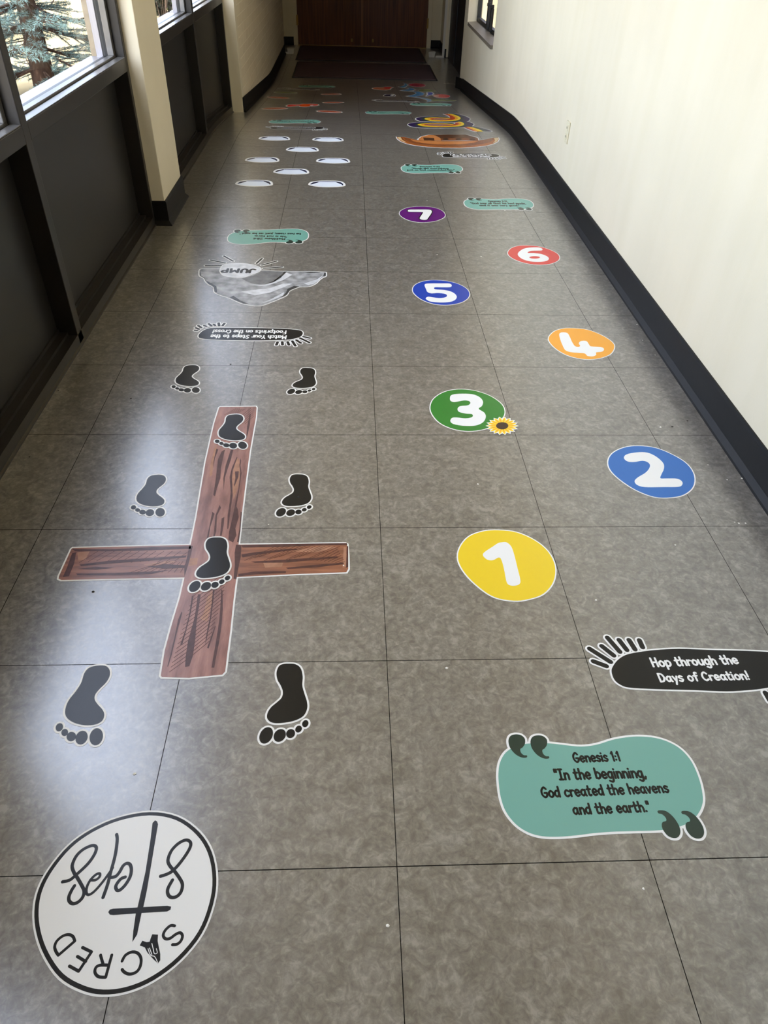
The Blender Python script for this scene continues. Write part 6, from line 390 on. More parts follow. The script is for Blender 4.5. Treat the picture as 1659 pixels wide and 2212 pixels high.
["message_decal","farthest black message sticker, on the left before the doormats","sticker","black message stickers",[["backing","vinyl_white",0,0.0042,[["c",[-3772,93371,-3779,93172,-3883,92889,-4071,92684,-4316,92618,-5298,92607,-6215,92637,-6952,92693,-7505,92758,-7839,92863,-7945,93083,-7894,93364,-7687,93564,-7370,93682,-6837,93737,-6128,93761,-5416,93746,-4704,93708,-4166,93646,-3851,93544]],["l",0.011,[-7987,93421,-8243,93547]],["l",0.011,[-7847,93540,-8236,93931]],["l",0.011,[-7711,93721,-7900,93978]],["l",0.011,[-7554,93815,-7697,94224]],["l",0.011,[-7372,93877,-7436,94147]],["l",0.011,[-7155,93877,-7181,94131]],["l",0.011,[-6972,93901,-6941,94147]],["l",0.011,[-4668,92208,-4618,92410]],["l",0.011,[-4424,92167,-4476,92435]],["l",0.011,[-4238,92294,-4308,92410]],["l",0.011,[-4030,92245,-4167,92452]],["l",0.011,[-3859,92412,-3965,92494]],["l",0.011,[-3627,92421,-3769,92603]],["l",0.011,[-3556,92628,-3700,92751]],["l",0.011,[-3552,92849,-3646,92874]]],None],["label_print","ink_black",1,0,[["c",[-3772,93371,-3779,93172,-3883,92889,-4071,92684,-4316,92618,-5298,92607,-6215,92637,-6952,92693,-7505,92758,-7839,92863,-7945,93083,-7894,93364,-7687,93564,-7370,93682,-6837,93737,-6128,93761,-5416,93746,-4704,93708,-4166,93646,-3851,93544]]],None],["ray_mark","ink_black",1,0,[["l",0.011,[-7987,93421,-8243,93547]]],None],["ray_mark","ink_black",1,0,[["l",0.011,[-7847,93540,-8236,93931]]],None],["ray_mark","ink_black",1,0,[["l",0.011,[-7711,93721,-7900,93978]]],None],["ray_mark","ink_black",1,0,[["l",0.011,[-7554,93815,-7697,94224]]],None],["ray_mark","ink_black",1,0,[["l",0.011,[-7372,93877,-7436,94147]]],None],["ray_mark","ink_black",1,0,[["l",0.011,[-7155,93877,-7181,94131]]],None],["ray_mark","ink_black",1,0,[["l",0.011,[-6972,93901,-6941,94147]]],None],["ray_mark","ink_black",1,0,[["l",0.011,[-4668,92208,-4618,92410]]],None],["ray_mark","ink_black",1,0,[["l",0.011,[-4424,92167,-4476,92435]]],None],["ray_mark","ink_black",1,0,[["l",0.011,[-4238,92294,-4308,92410]]],None],["ray_mark","ink_black",1,0,[["l",0.011,[-4030,92245,-4167,92452]]],None],["ray_mark","ink_black",1,0,[["l",0.011,[-3859,92412,-3965,92494]]],None],["ray_mark","ink_black",1,0,[["l",0.011,[-3627,92421,-3769,92603]]],None],["ray_mark","ink_black",1,0,[["l",0.011,[-3556,92628,-3700,92751]]],None],["ray_mark","ink_black",1,0,[["l",0.011,[-3552,92849,-3646,92874]]],None],["lettering","vinyl_white",2,0,[["l",0.009,[-7252,93370,-7102,93404]],["l",0.009,[-7028,93385,-6916,93554]],["l",0.009,[-6805,93401,-6663,93576]],["l",0.009,[-6581,93417,-6480,93440]],["l",0.009,[-6357,93432,-6261,93597]],["l",0.009,[-6133,93448,-5996,93337]],["l",0.009,[-5908,93464,-5775,93352]],["l",0.009,[-5684,93479,-5542,93370]],["l",0.009,[-5460,93495,-5367,93659]],["l",0.009,[-5235,93511,-5160,93670]],["l",0.009,[-5010,93527,-4926,93404]],["l",0.009,[-4785,93542,-4706,93560]],["l",0.009,[-7217,92882,-7092,92769]],["l",0.009,[-6994,92897,-6926,93054]],["l",0.009,[-6771,92913,-6658,92798]],["l",0.009,[-6549,92928,-6437,92812]],["l",0.009,[-6326,92943,-6226,92825]],["l",0.009,[-6103,92959,-6000,92842]],["l",0.009,[-5880,92974,-5757,93002]],["l",0.009,[-5656,92990,-5513,92882]],["l",0.009,[-5433,93005,-5357,92882]],["l",0.009,[-5209,93021,-5129,93180]],["l",0.009,[-4986,93036,-4869,93204]],["l",0.009,[-4762,93052,-4652,93077]]],None]],0],
["tomb_decal","grey painted stone tomb sticker with a pale oval reading jump","sticker",None,[["backing","vinyl_white",0,0.0042,[["c",[-7045,33134,-6922,33268,-6514,33302,-6100,33303,-5474,33267,-4844,33198,-3173,33062,-1926,33066,-1258,33031,-1179,32871,-1183,32551,-1322,32368,-1476,32072,-1624,31659,-1893,31349,-2329,31269,-2739,30835,-2828,30398,-3003,30110,-3393,29682,-3779,29309,-4115,29256,-4625,29426,-5091,29829,-5349,30056,-5688,30284,-6004,30610,-6120,31143,-6407,31484,-6599,31833,-6706,32138,-6927,32392,-7014,32759]],["c",[-6084,32946,-6103,33325,-6038,33769,-5683,33947,-5182,33985,-4658,33811,-4335,33509,-4249,33270,-4322,32943,-4617,32615,-4949,32290,-5436,32298,-5868,32495]],["l",0.011,[-6733,34369,-6008,34016]],["l",0.011,[-6169,34908,-5660,34265]],["l",0.011,[-6857,33655,-6088,33678]],["l",0.011,[-4315,34642,-4510,34017]],["l",0.011,[-3603,34318,-4237,33801]],["l",0.011,[-3274,33596,-4116,33406]]],None],["rock_print","stone_paint",1,0,[["c",[-7045,33134,-6922,33268,-6514,33302,-6100,33303,-5474,33267,-4844,33198,-3173,33062,-1926,33066,-1258,33031,-1179,32871,-1183,32551,-1322,32368,-1476,32072,-1624,31659,-1893,31349,-2329,31269,-2739,30835,-2828,30398,-3003,30110,-3393,29682,-3779,29309,-4115,29256,-4625,29426,-5091,29829,-5349,30056,-5688,30284,-6004,30610,-6120,31143,-6407,31484,-6599,31833,-6706,32138,-6927,32392,-7014,32759]]],None],["tomb_opening","stone_shade",2,0,[["c",[-4975,32165,-4693,31802,-4430,31586,-4185,31542,-3949,31578,-3566,31791,-3321,32282,-3226,32654,-3128,33020,-3671,33070,-4172,33109,-4306,32783,-4601,32457]]],None],["highlight","stone_light",2,0,[["p",[-4658,31479,-3844,31300,-3100,32029,-2733,32667,-3039,32926,-3211,32443,-3486,31793,-3937,31448,-4419,31485]]],None],["highlight","stone_light",2,0,[["p",[-4884,30685,-4222,30318,-3588,30620,-3115,31120,-2670,31631,-3071,31621,-3629,31107,-4280,30894]]],None],["highlight","stone_light",2,0,[["p",[-2148,31645,-1561,32174,-1329,32600,-1476,32072,-1705,31656,-1940,31499]]],None],["highlight","stone_light",2,0,[["p",[-3906,29442,-3523,29864,-3072,30536,-2965,30683,-2981,30347,-3405,29820]]],None],["dark_edge","stone_dark",2,0,[["p",[-5273,30058,-5143,30249,-4775,29743,-4355,29387,-4628,29453,-5009,29784]]],None],["dark_edge","stone_dark",2,0,[["p",[-7016,33081,-6875,32446,-6630,32037,-6694,32190,-6936,32445]]],None],["dark_edge","stone_dark",2,0,[["p",[-6615,31935,-6256,31538,-6016,31245,-5881,30565,-6011,30658,-6128,31143,-6404,31514]]],None],["dark_edge","stone_dark",2,0,[["p",[-3061,30109,-2884,30637,-2851,31028,-2575,31382,-2331,31318,-2723,30884,-2830,30427]]],None],["dark_edge","stone_dark",2,0,[["p",[-1257,32977,-1191,32871,-1195,32551,-1307,32548]]],None],["dark_edge","stone_dark",2,0,[["p",[-3226,32654,-3128,33020,-3004,33024,-3273,32180,-3544,31761,-3946,31548,-3570,31832]]],None],["dark_edge","stone_dark",2,0,[["p",[-2340,33022,-1591,33021,-1423,32961,-1918,32883]]],None],["stone_backing","vinyl_white",3,0.003,[["c",[-6084,32946,-6103,33325,-6038,33769,-5683,33947,-5182,33985,-4658,33811,-4335,33509,-4249,33270,-4322,32943,-4617,32615,-4949,32290,-5436,32298,-5868,32495]]],None],["rolled_stone","stone_light",4,0,[["c",[-6084,32946,-6103,33325,-6038,33769,-5683,33947,-5182,33985,-4658,33811,-4335,33509,-4249,33270,-4322,32943,-4617,32615,-4949,32290,-5436,32298,-5868,32495]]],None],["ray_mark","ink_black",1,0,[["l",0.011,[-6733,34369,-6008,34016]]],None],["ray_mark","ink_black",1,0,[["l",0.011,[-6169,34908,-5660,34265]]],None],["ray_mark","ink_black",1,0,[["l",0.011,[-6857,33655,-6088,33678]]],None],["ray_mark","ink_black",1,0,[["l",0.011,[-4315,34642,-4510,34017]]],None],["ray_mark","ink_black",1,0,[["l",0.011,[-3603,34318,-4237,33801]]],None],["ray_mark","ink_black",1,0,[["l",0.011,[-3274,33596,-4116,33406]]],None],["lettering","ink_black",5,0,[["t","JUMP",[-0.4469,3.3264,-0.6035,3.3283],0.0434,0.24]],None]],0],
["stepping_stone_decal","white flat stone sticker nearest the left wall pillar, in the nearest pair","sticker","white stepping stone stickers",[["backing","vinyl_white",0,0.012,[["c",[-6965,46912,-6869,47302,-6473,47558,-5889,47639,-5255,47597,-5004,47362,-4911,46951,-4954,46720,-5330,46563,-5994,46481,-6529,46572,-6893,46794]]],None],["stone_top","ink_ice",1,0,[["c",[-6965,46912,-6869,47302,-6473,47558,-5889,47639,-5255,47597,-5004,47362,-4911,46951,-4954,46720,-5330,46563,-5994,46481,-6529,46572,-6893,46794]]],None],["grey_band","ink_slate",2,0,[["p",[-6469,47418,-6420,47577,-5889,47639,-5391,47636,-5424,47463]]],None],["dark_corner","ink_navy",2,0,[["p",[-6961,46943,-6825,47320,-6450,47544,-6467,47356,-6767,46985,-6913,46854]]],None],["dark_corner","ink_navy",2,0,[["p",[-5434,47493,-5381,47606,-5072,47421,-4934,47057,-4954,46751,-5045,46990]]],None]],0],
["stepping_stone_decal","white flat stone sticker in the nearest pair, on the side toward the boat","sticker","white stepping stone stickers",[["backing","vinyl_white",0,0.012,[["c",[-2517,47010,-2421,47400,-2025,47656,-1441,47737,-807,47695,-556,47460,-463,47049,-506,46818,-882,46661,-1546,46579,-2081,46670,-2445,46892]]],None],["stone_top","ink_ice",1,0,[["c",[-2517,47010,-2421,47400,-2025,47656,-1441,47737,-807,47695,-556,47460,-463,47049,-506,46818,-882,46661,-1546,46579,-2081,46670,-2445,46892]]],None],["grey_band","ink_slate",2,0,[["p",[-2021,47516,-1972,47675,-1441,47737,-943,47734,-976,47561]]],None],["dark_corner","ink_navy",2,0,[["p",[-2513,47041,-2377,47418,-2002,47642,-2019,47454,-2319,47083,-2465,46952]]],None],["dark_corner","ink_navy",2,0,[["p",[-986,47591,-933,47704,-624,47519,-486,47155,-506,46849,-597,47088]]],None]],0],
["stepping_stone_decal","single white flat stone sticker between the nearest and the middle pair","sticker","white stepping stone stickers",[["backing","vinyl_white",0,0.012,[["c",[-4870,49618,-4774,50008,-4378,50264,-3794,50345,-3160,50303,-2909,50068,-2816,49657,-2859,49426,-3235,49269,-3899,49187,-4434,49278,-4798,49500]]],None],["stone_top","ink_ice",1,0,[["c",[-4870,49618,-4774,50008,-4378,50264,-3794,50345,-3160,50303,-2909,50068,-2816,49657,-2859,49426,-3235,49269,-3899,49187,-4434,49278,-4798,49500]]],None],["grey_band","ink_slate",2,0,[["p",[-4374,50124,-4325,50283,-3794,50345,-3296,50342,-3329,50169]]],None],["dark_corner","ink_navy",2,0,[["p",[-4866,49649,-4730,50026,-4355,50250,-4372,50062,-4672,49691,-4818,49560]]],None],["dark_corner","ink_navy",2,0,[["p",[-3339,50199,-3286,50312,-2977,50127,-2839,49763,-2859,49457,-2950,49696]]],None]],0],
["stepping_stone_decal","white flat stone sticker of the middle pair, on the window side","sticker","white stepping stone stickers",[["backing","vinyl_white",0,0.012,[["c",[-6982,52323,-6886,52713,-6490,52969,-5906,53050,-5272,53008,-5021,52773,-4928,52362,-4971,52131,-5347,51974,-6011,51892,-6546,51983,-6910,52205]]],None],["stone_top","ink_ice",1,0,[["c",[-6982,52323,-6886,52713,-6490,52969,-5906,53050,-5272,53008,-5021,52773,-4928,52362,-4971,52131,-5347,51974,-6011,51892,-6546,51983,-6910,52205]]],None],["grey_band","ink_slate",2,0,[["p",[-6486,52829,-6437,52988,-5906,53050,-5408,53047,-5441,52874]]],None],["dark_corner","ink_navy",2,0,[["p",[-6978,52354,-6842,52731,-6467,52955,-6484,52767,-6784,52396,-6930,52265]]],None],["dark_corner","ink_navy",2,0,[["p",[-5451,52904,-5398,53017,-5089,52832,-4951,52468,-4971,52162,-5062,52401]]],None]],0],
["stepping_stone_decal","white flat stone sticker of the middle pair, on the side toward the boat","sticker","white stepping stone stickers",[["backing","vinyl_white",0,0.012,[["c",[-2230,52405,-2134,52795,-1738,53051,-1154,53132,-520,53090,-269,52855,-176,52444,-219,52213,-595,52056,-1259,51974,-1794,52065,-2158,52287]]],None],["stone_top","ink_ice",1,0,[["c",[-2230,52405,-2134,52795,-1738,53051,-1154,53132,-520,53090,-269,52855,-176,52444,-219,52213,-595,52056,-1259,51974,-1794,52065,-2158,52287]]],None],["grey_band","ink_slate",2,0,[["p",[-1734,52911,-1685,53070,-1154,53132,-656,53129,-689,52956]]],None],["dark_corner","ink_navy",2,0,[["p",[-2226,52436,-2090,52813,-1715,53037,-1732,52849,-2032,52478,-2178,52347]]],None],["dark_corner","ink_navy",2,0,[["p",[-699,52986,-646,53099,-337,52914,-199,52550,-219,52244,-310,52483]]],None]],0],
["stepping_stone_decal","single white flat stone sticker between the middle and the farthest pair","sticker","white stepping stone stickers",[["backing","vinyl_white",0,0.012,[["c",[-4441,55224,-4345,55614,-3949,55870,-3365,55951,-2731,55909,-2480,55674,-2387,55263,-2430,55032,-2806,54875,-3470,54793,-4005,54884,-4369,55106]]],None],["stone_top","ink_ice",1,0,[["c",[-4441,55224,-4345,55614,-3949,55870,-3365,55951,-2731,55909,-2480,55674,-2387,55263,-2430,55032,-2806,54875,-3470,54793,-4005,54884,-4369,55106]]],None],["grey_band","ink_slate",2,0,[["p",[-3945,55730,-3896,55889,-3365,55951,-2867,55948,-2900,55775]]],None],["dark_corner","ink_navy",2,0,[["p",[-4437,55255,-4301,55632,-3926,55856,-3943,55668,-4243,55297,-4389,55166]]],None],["dark_corner","ink_navy",2,0,[["p",[-2910,55805,-2857,55918,-2548,55733,-2410,55369,-2430,55063,-2521,55302]]],None]],0],
["stepping_stone_decal","white flat stone sticker of the farthest pair, on the window side","sticker","white stepping stone stickers",[["backing","vinyl_white",0,0.012,[["c",[-6646,58285,-6550,58675,-6154,58931,-5570,59012,-4936,58970,-4685,58735,-4592,58324,-4635,58093,-5011,57936,-5675,57854,-6210,57945,-6574,58167]]],None],["stone_top","ink_ice",1,0,[["c",[-6646,58285,-6550,58675,-6154,58931,-5570,59012,-4936,58970,-4685,58735,-4592,58324,-4635,58093,-5011,57936,-5675,57854,-6210,57945,-6574,58167]]],None],["grey_band","ink_slate",2,0,[["p",[-6150,58791,-6101,58950,-5570,59012,-5072,59009,-5105,58836]]],None],["dark_corner","ink_navy",2,0,[["p",[-6642,58316,-6506,58693,-6131,58917,-6148,58729,-6448,58358,-6594,58227]]],None],["dark_corner","ink_navy",2,0,[["p",[-5115,58866,-5062,58979,-4753,58794,-4615,58430,-4635,58124,-4726,58363]]],None]],0],
["stepping_stone_decal","white flat stone sticker of the farthest pair, on the side toward the boat","sticker","white stepping stone stickers",[["backing","vinyl_white",0,0.012,[["c",[-2712,58266,-2616,58656,-2220,58912,-1636,58993,-1002,58951,-751,58716,-658,58305,-701,58074,-1077,57917,-1741,57835,-2276,57926,-2640,58148]]],None],["stone_top","ink_ice",1,0,[["c",[-2712,58266,-2616,58656,-2220,58912,-1636,58993,-1002,58951,-751,58716,-658,58305,-701,58074,-1077,57917,-1741,57835,-2276,57926,-2640,58148]]],None],["grey_band","ink_slate",2,0,[["p",[-2216,58772,-2167,58931,-1636,58993,-1138,58990,-1171,58817]]],None],["dark_corner","ink_navy",2,0,[["p",[-2708,58297,-2572,58674,-2197,58898,-2214,58710,-2514,58339,-2660,58208]]],None],["dark_corner","ink_navy",2,0,[["p",[-1181,58847,-1128,58960,-819,58775,-681,58411,-701,58105,-792,58344]]],None]],0],
["ark_decal","brown wooden boat sticker with a cabin, portholes and a white edge","sticker",None,[["backing","vinyl_white",0,0.007,[["p",[3457,59671,4046,59641,4546,59147,4928,58739,5440,58555,6908,58626,8687,58773,9663,59009,10267,59486,10830,60037,11282,60224,11223,59571,10985,58761,10578,58040,9960,57412,9028,56934,7846,56622,6703,56582,5579,56723,4749,57044,4097,57564,3677,58288,3483,59029]],["p",[5041,59084,5377,59988,6035,60700,7145,60934,8857,61045,9633,60069,9581,58977,8093,58724,5440,58555,5040,58673]]],None],["hull","ark_orange",1,0,[["p",[3457,59671,4046,59641,4546,59147,4928,58739,5440,58555,6908,58626,8687,58773,9663,59009,10267,59486,10830,60037,11282,60224,11223,59571,10985,58761,10578,58040,9960,57412,9028,56934,7846,56622,6703,56582,5579,56723,4749,57044,4097,57564,3677,58288,3483,59029]]],None],["hull_planks","ark_brown",2,0,[["p",[3921,59520,4539,59041,4921,58638,6898,58525,8674,58671,9648,58905,10812,59922,10820,59400,10349,58458,9744,57927,8801,57393,7617,57122,6471,57127,5509,57260,4677,57655,4143,58326]]],None],["hull_side","ark_light",3,0,[["p",[4418,58979,4917,58587,6893,58475,8667,58620,9581,58848,9145,58239,8086,57683,6792,57471,5995,57571,5211,57859,4610,58364]]],None],["keel_line","ark_dark",4,0,[["s",0.004,[3832,59512,3931,58682,4287,57858,4938,57285,5940,56952,7592,56895,9068,57231]],["l",0.005,[3457,59671,4046,59641,4546,59147,4928,58739,5438,58530,6903,58576,8680,58722,9659,58983,10262,59459,10826,60009,11282,60224]],["s",0.003,[5002,58152,6026,57922]],["s",0.003,[6569,57545,7727,57587]]],None],["prow","ark_cream",4,0,[["p",[3481,59563,3746,59559,3814,58672,4114,57844,3845,58180,3587,58780]]],None],["stern","ark_cream",4,0,[["p",[10908,59959,11272,60165,11193,59568,10925,58756,10530,58108,10847,59006]]],None],["cabin_wall","ark_brown",3,0,[["p",[6768,59584,9651,59986,9581,58977,6677,58657]]],None],["cabin_roof","ark_dark",4,0,[["p",[6035,60700,7145,60934,8857,61045,9633,59984,8214,59742,6763,59529,6493,60443]]],None],["cabin_front","ark_light",5,0,[["p",[5059,59086,5374,59959,6032,60669,6490,60413,6760,59501,6713,58660,5440,58555,5054,58699]]],None],["doorway","ark_dark",6,0,[["p",[5453,59603,6278,59540,6233,58671,5450,58682]]],None],["porthole","ink_black",7,0,[["c",[7345,59257,7299,59108,7205,58995,7088,58947,6979,58976,6907,59074,6892,59218,6937,59368,7031,59485,7149,59536,7259,59506,7330,59403]]],None],["porthole","ink_black",7,0,[["c",[8362,59346,8314,59195,8218,59081,8100,59033,7991,59062,7920,59161,7907,59306,7955,59458,8051,59576,8170,59627,8280,59597,8350,59493]]],None],["porthole","ink_black",7,0,[["c",[9402,59437,9351,59285,9253,59170,9134,59121,9025,59150,8956,59251,8945,59397,8995,59550,9093,59670,9214,59721,9323,59690,9392,59586]]],None]],0],
["rainbow_decal","curling rainbow ribbon sticker with two loops, beyond the boat","sticker",None,[["backing","vinyl_white",0,0.008,[["c",[8977,73450,9623,73443,10188,72254,10442,70578,10354,69630,9999,68466,9214,67855,7867,67751,6526,67648,5894,68044,5610,69154,5935,70290,6618,71033,7830,71334,8740,70732,9078,70364,9033,72068]],["c",[9552,68398,9999,68218,10272,67283,10244,66469,9957,65498,9331,64684,8123,64202,6193,63888,5083,64219,4694,65524,5063,66658,5823,67154,7162,67353,8320,67043,8733,66627,9214,67855]],["c",[9825,65480,10235,65173,10690,64338,11200,62826,10436,62659,10006,64022,9564,64987]],["c",[8441,73136,8840,72865,9177,70907,9037,69735,8686,69069,7900,68697,7172,68837,6881,69351,7137,69905,7780,70161,8369,69890,8719,69944,8746,72022]],["c",[8781,67304,9036,66957,8908,66182,8338,65496,7385,65040,6566,65196,6020,65577,6253,66030,6935,66364,7966,66232,8464,66024,8744,66724]],["c",[9232,64804,9503,64528,9866,62591,9702,62759,9394,63722]]],None],["navy_band","ink_violet",1,0,[["c",[8977,73450,9623,73443,10188,72254,10442,70578,10354,69630,9999,68466,9214,67855,7867,67751,6526,67648,5894,68044,5610,69154,5935,70290,6618,71033,7830,71334,8740,70732,9078,70364,9033,72068]],["c",[9552,68398,9999,68218,10272,67283,10244,66469,9957,65498,9331,64684,8123,64202,6193,63888,5083,64219,4694,65524,5063,66658,5823,67154,7162,67353,8320,67043,8733,66627,9214,67855]],["c",[9825,65480,10235,65173,10690,64338,11200,62826,10436,62659,10006,64022,9564,64987]]],None],["green_band","ink_darkgreen",2,0,[["c",[9184,73371,9627,72882,9889,70491,9617,68908,9121,68185,7878,67850,6417,67925,6137,69389,6651,70614,7797,71007,8715,70517,9241,70285,9308,72003]],["c",[9470,68287,9664,66954,9505,65756,9040,64913,7503,64337,5726,64354,5302,65474,5644,66553,6603,67029,8175,66926,8776,66444]],["c",[9721,65191,10182,64803,10750,63483,10798,62778,10384,62728,9941,64013]]],None],["yellow_band","ink_sunny",3,0,[["c",[9024,73232,9447,72575,9689,70987,9507,69654,9052,68722,7910,68151,6842,68187,6390,69173,6605,70082,7478,70586,8416,70313,8871,70071,8949,71946]],["c",[9233,68004,9512,67316,9337,65964,8742,65097,7393,64500,6067,64627,5523,65413,5680,66180,6577,66738,8014,66664,8686,66243,8950,67329]],["c",[9532,64982,9960,64593,10460,62813,10119,62621,9747,63986]]],None],["orange_band","ink_orange",4,0,[["c",[8739,73241,9171,72641,9428,70682,9228,69611,8800,68884,7874,68443,7006,68511,6635,69262,6869,69967,7586,70288,8387,70048,8801,70060,8836,72201]],["c",[8998,67724,9291,67138,9083,66020,8507,65291,7357,64764,6281,64883,5787,65498,6001,66133,6820,66536,7982,66376,8548,66176,8852,67074]],["c",[9388,64872,9757,64520,10119,62621,9866,62591,9523,63739]]],None],["red_band","ink_brick",5,0,[["c",[8441,73136,8840,72865,9177,70907,9037,69735,8686,69069,7900,68697,7172,68837,6881,69351,7137,69905,7780,70161,8369,69890,8719,69944,8746,72022]],["c",[8781,67304,9036,66957,8908,66182,8338,65496,7385,65040,6566,65196,6020,65577,6253,66030,6935,66364,7966,66232,8464,66024,8744,66724]],["c",[9232,64804,9503,64528,9866,62591,9702,62759,9394,63722]]],None],["loop_centre","ink_dusk",6,0,[["c",[7122,69388,7395,69738,8032,69941,8474,69597,8283,69108,7710,68819,7250,68950]],["c",[6203,65604,6516,66068,7053,66240,7950,66089,8415,65877,7873,65384,7204,65151,6509,65280]]],None]],0],
["oval_decal","orange oval sticker nearest the brick wall, beside the red wavy fish","sticker","orange oval stickers",[["backing","vinyl_white",0,0.012,[["c",[-5886,74890,-5953,74638,-6177,74382,-6522,74161,-6936,74008,-7356,73945,-7719,73982,-7973,74112,-8078,74318,-8018,74568,-7800,74825,-7456,75050,-7039,75207,-6612,75272,-6242,75235,-5987,75100]]],None],["print","ink_rust",1,0,[["c",[-5886,74890,-5953,74638,-6177,74382,-6522,74161,-6936,74008,-7356,73945,-7719,73982,-7973,74112,-8078,74318,-8018,74568,-7800,74825,-7456,75050,-7039,75207,-6612,75272,-6242,75235,-5987,75100]]],None]],0],
["oval_decal","nearest orange oval sticker to the centre seam, in front of the red wavy fish","sticker","orange oval stickers",[["backing","vinyl_white",0,0.012,[["c",[-820,72924,-902,72703,-1139,72548,-1495,72484,-1916,72518,-2340,72647,-2704,72850,-2952,73098,-3046,73354,-2970,73578,-2734,73736,-2374,73803,-1946,73768,-1516,73636,-1151,73429,-907,73179]]],None],["print","ink_rust",1,0,[["c",[-820,72924,-902,72703,-1139,72548,-1495,72484,-1916,72518,-2340,72647,-2704,72850,-2952,73098,-3046,73354,-2970,73578,-2734,73736,-2374,73803,-1946,73768,-1516,73636,-1151,73429,-907,73179]]],None]],0],
["oval_decal","orange oval sticker just past the tail of the red wavy fish","sticker","orange oval stickers",[["backing","vinyl_white",0,0.012,[["c",[-727,80763,-802,80535,-1016,80299,-1336,80089,-1714,79937,-2092,79866,-2414,79885,-2632,79993,-2713,80172,-2644,80398,-2435,80634,-2116,80847,-1735,81002,-1351,81075,-1024,81056,-805,80946]]],None],["print","ink_rust",1,0,[["c",[-727,80763,-802,80535,-1016,80299,-1336,80089,-1714,79937,-2092,79866,-2414,79885,-2632,79993,-2713,80172,-2644,80398,-2435,80634,-2116,80847,-1735,81002,-1351,81075,-1024,81056,-805,80946]]],None]],0],
["oval_decal","farthest orange oval sticker on the centre side, before the doormat","sticker","orange oval stickers",[["backing","vinyl_white",0,0.012,[["c",[-1094,88596,-1171,88380,-1394,88155,-1729,87954,-2123,87809,-2518,87740,-2854,87758,-3082,87859,-3167,88030,-3095,88245,-2876,88470,-2543,88673,-2146,88821,-1746,88892,-1405,88874,-1176,88770]]],None],["print","ink_rust",1,0,[["c",[-1094,88596,-1171,88380,-1394,88155,-1729,87954,-2123,87809,-2518,87740,-2854,87758,-3082,87859,-3167,88030,-3095,88245,-2876,88470,-2543,88673,-2146,88821,-1746,88892,-1405,88874,-1176,88770]]],None]],0],
["oval_decal","faint orange oval sticker beside the olive leaf, near the brick wall","sticker","orange oval stickers",[["backing","vinyl_white",0,0.012,[["c",[-6262,83581,-6328,83317,-6554,83129,-6906,83046,-7331,83080,-7765,83225,-8144,83461,-8411,83752,-8524,84055,-8464,84324,-8240,84517,-7884,84603,-7452,84568,-7012,84419,-6631,84178,-6368,83884]]],None],["print","ink_rust",1,0,[["c",[-6262,83581,-6328,83317,-6554,83129,-6906,83046,-7331,83080,-7765,83225,-8144,83461,-8411,83752,-8524,84055,-8464,84324,-8240,84517,-7884,84603,-7452,84568,-7012,84419,-6631,84178,-6368,83884]]],None]],0],
["leaf_decal","faint olive green leaf sticker between the orange ovals and the black message","sticker",None,[["backing","vinyl_white",0,0.012,[["c",[-5807,88940,-5881,88627,-6129,88372,-6512,88214,-6973,88174,-7444,88259,-7853,88456,-8140,88736,-8261,89059,-8195,89374,-7950,89634,-7564,89797,-7096,89839,-6617,89752,-6204,89549,-5920,89264]]],None],["print","ink_olive",1,0,[["c",[-5807,88940,-5881,88627,-6129,88372,-6512,88214,-6973,88174,-7444,88259,-7853,88456,-8140,88736,-8261,89059,-8195,89374,-7950,89634,-7564,89797,-7096,89839,-6617,89752,-6204,89549,-5920,89264]]],None]],0],
["fish_decal","bright red and orange wavy fish sticker lying among the orange ovals","sticker",None,[["backing","vinyl_white",0,0.012,[["c",[-6033,76693,-5911,77662,-5473,78097,-5110,77910,-4679,78601,-3982,78834,-3503,78717,-3167,78420,-3173,77811,-3668,77072,-4216,76433,-4679,76496,-4947,77138,-5377,76615,-5805,76148]]],None],["body_print","ink_red",1,0,[["c",[-6033,76693,-5911,77662,-5473,78097,-5110,77910,-4679,78601,-3982,78834,-3503,78717,-3167,78420,-3173,77811,-3668,77072,-4216,76433,-4679,76496,-4947,77138,-5377,76615,-5805,76148]]],None],["orange_body","ink_orangered",2,0,[["c",[-4835,77208,-4660,78247,-4089,78608,-3879,77883,-4006,76863,-4457,76634]]],None],["white_gill","vinyl_white",3,0,[["c",[-3894,77579,-3763,77905,-3553,77792,-3679,77318]]],None]],0],
["fish_decal","small orange fish sticker on its own, ahead of the nearer doormat","sticker",None,[["backing","vinyl_white",0,0.012,[["c",[2568,95799,3021,96620,3667,96511,3980,97154,4643,97363,4956,97050,4663,96179,4535,94943,3855,93905,3170,94456,2758,94905]]],None],["body_print","ink_salmon",1,0,[["c",[2568,95799,3021,96620,3667,96511,3980,97154,4643,97363,4956,97050,4663,96179,4535,94943,3855,93905,3170,94456,2758,94905]]],None],["red_fin","ink_red",2,0,[["c",[3970,96888,4704,97114,4577,95875,4195,95320,3963,95762]]],None]],0],
["fish_decal","small dark grey and white fish sticker above the black message on the right","sticker",None,[["backing","vinyl_white",0,0.012,[["c",[3562,88055,3882,89393,4348,89298,4645,89878,4752,87989,4188,87253,3740,87531]]],None],["body_print","ink_navy",1,0,[["c",[3562,88055,3882,89393,4348,89298,4645,89878,4752,87989,4188,87253,3740,87531]]],None],["white_fin","vinyl_white",2,0,[["c",[4273,88392,4592,89478,4683,88603,4551,87948,4317,87899]]],None]],0],
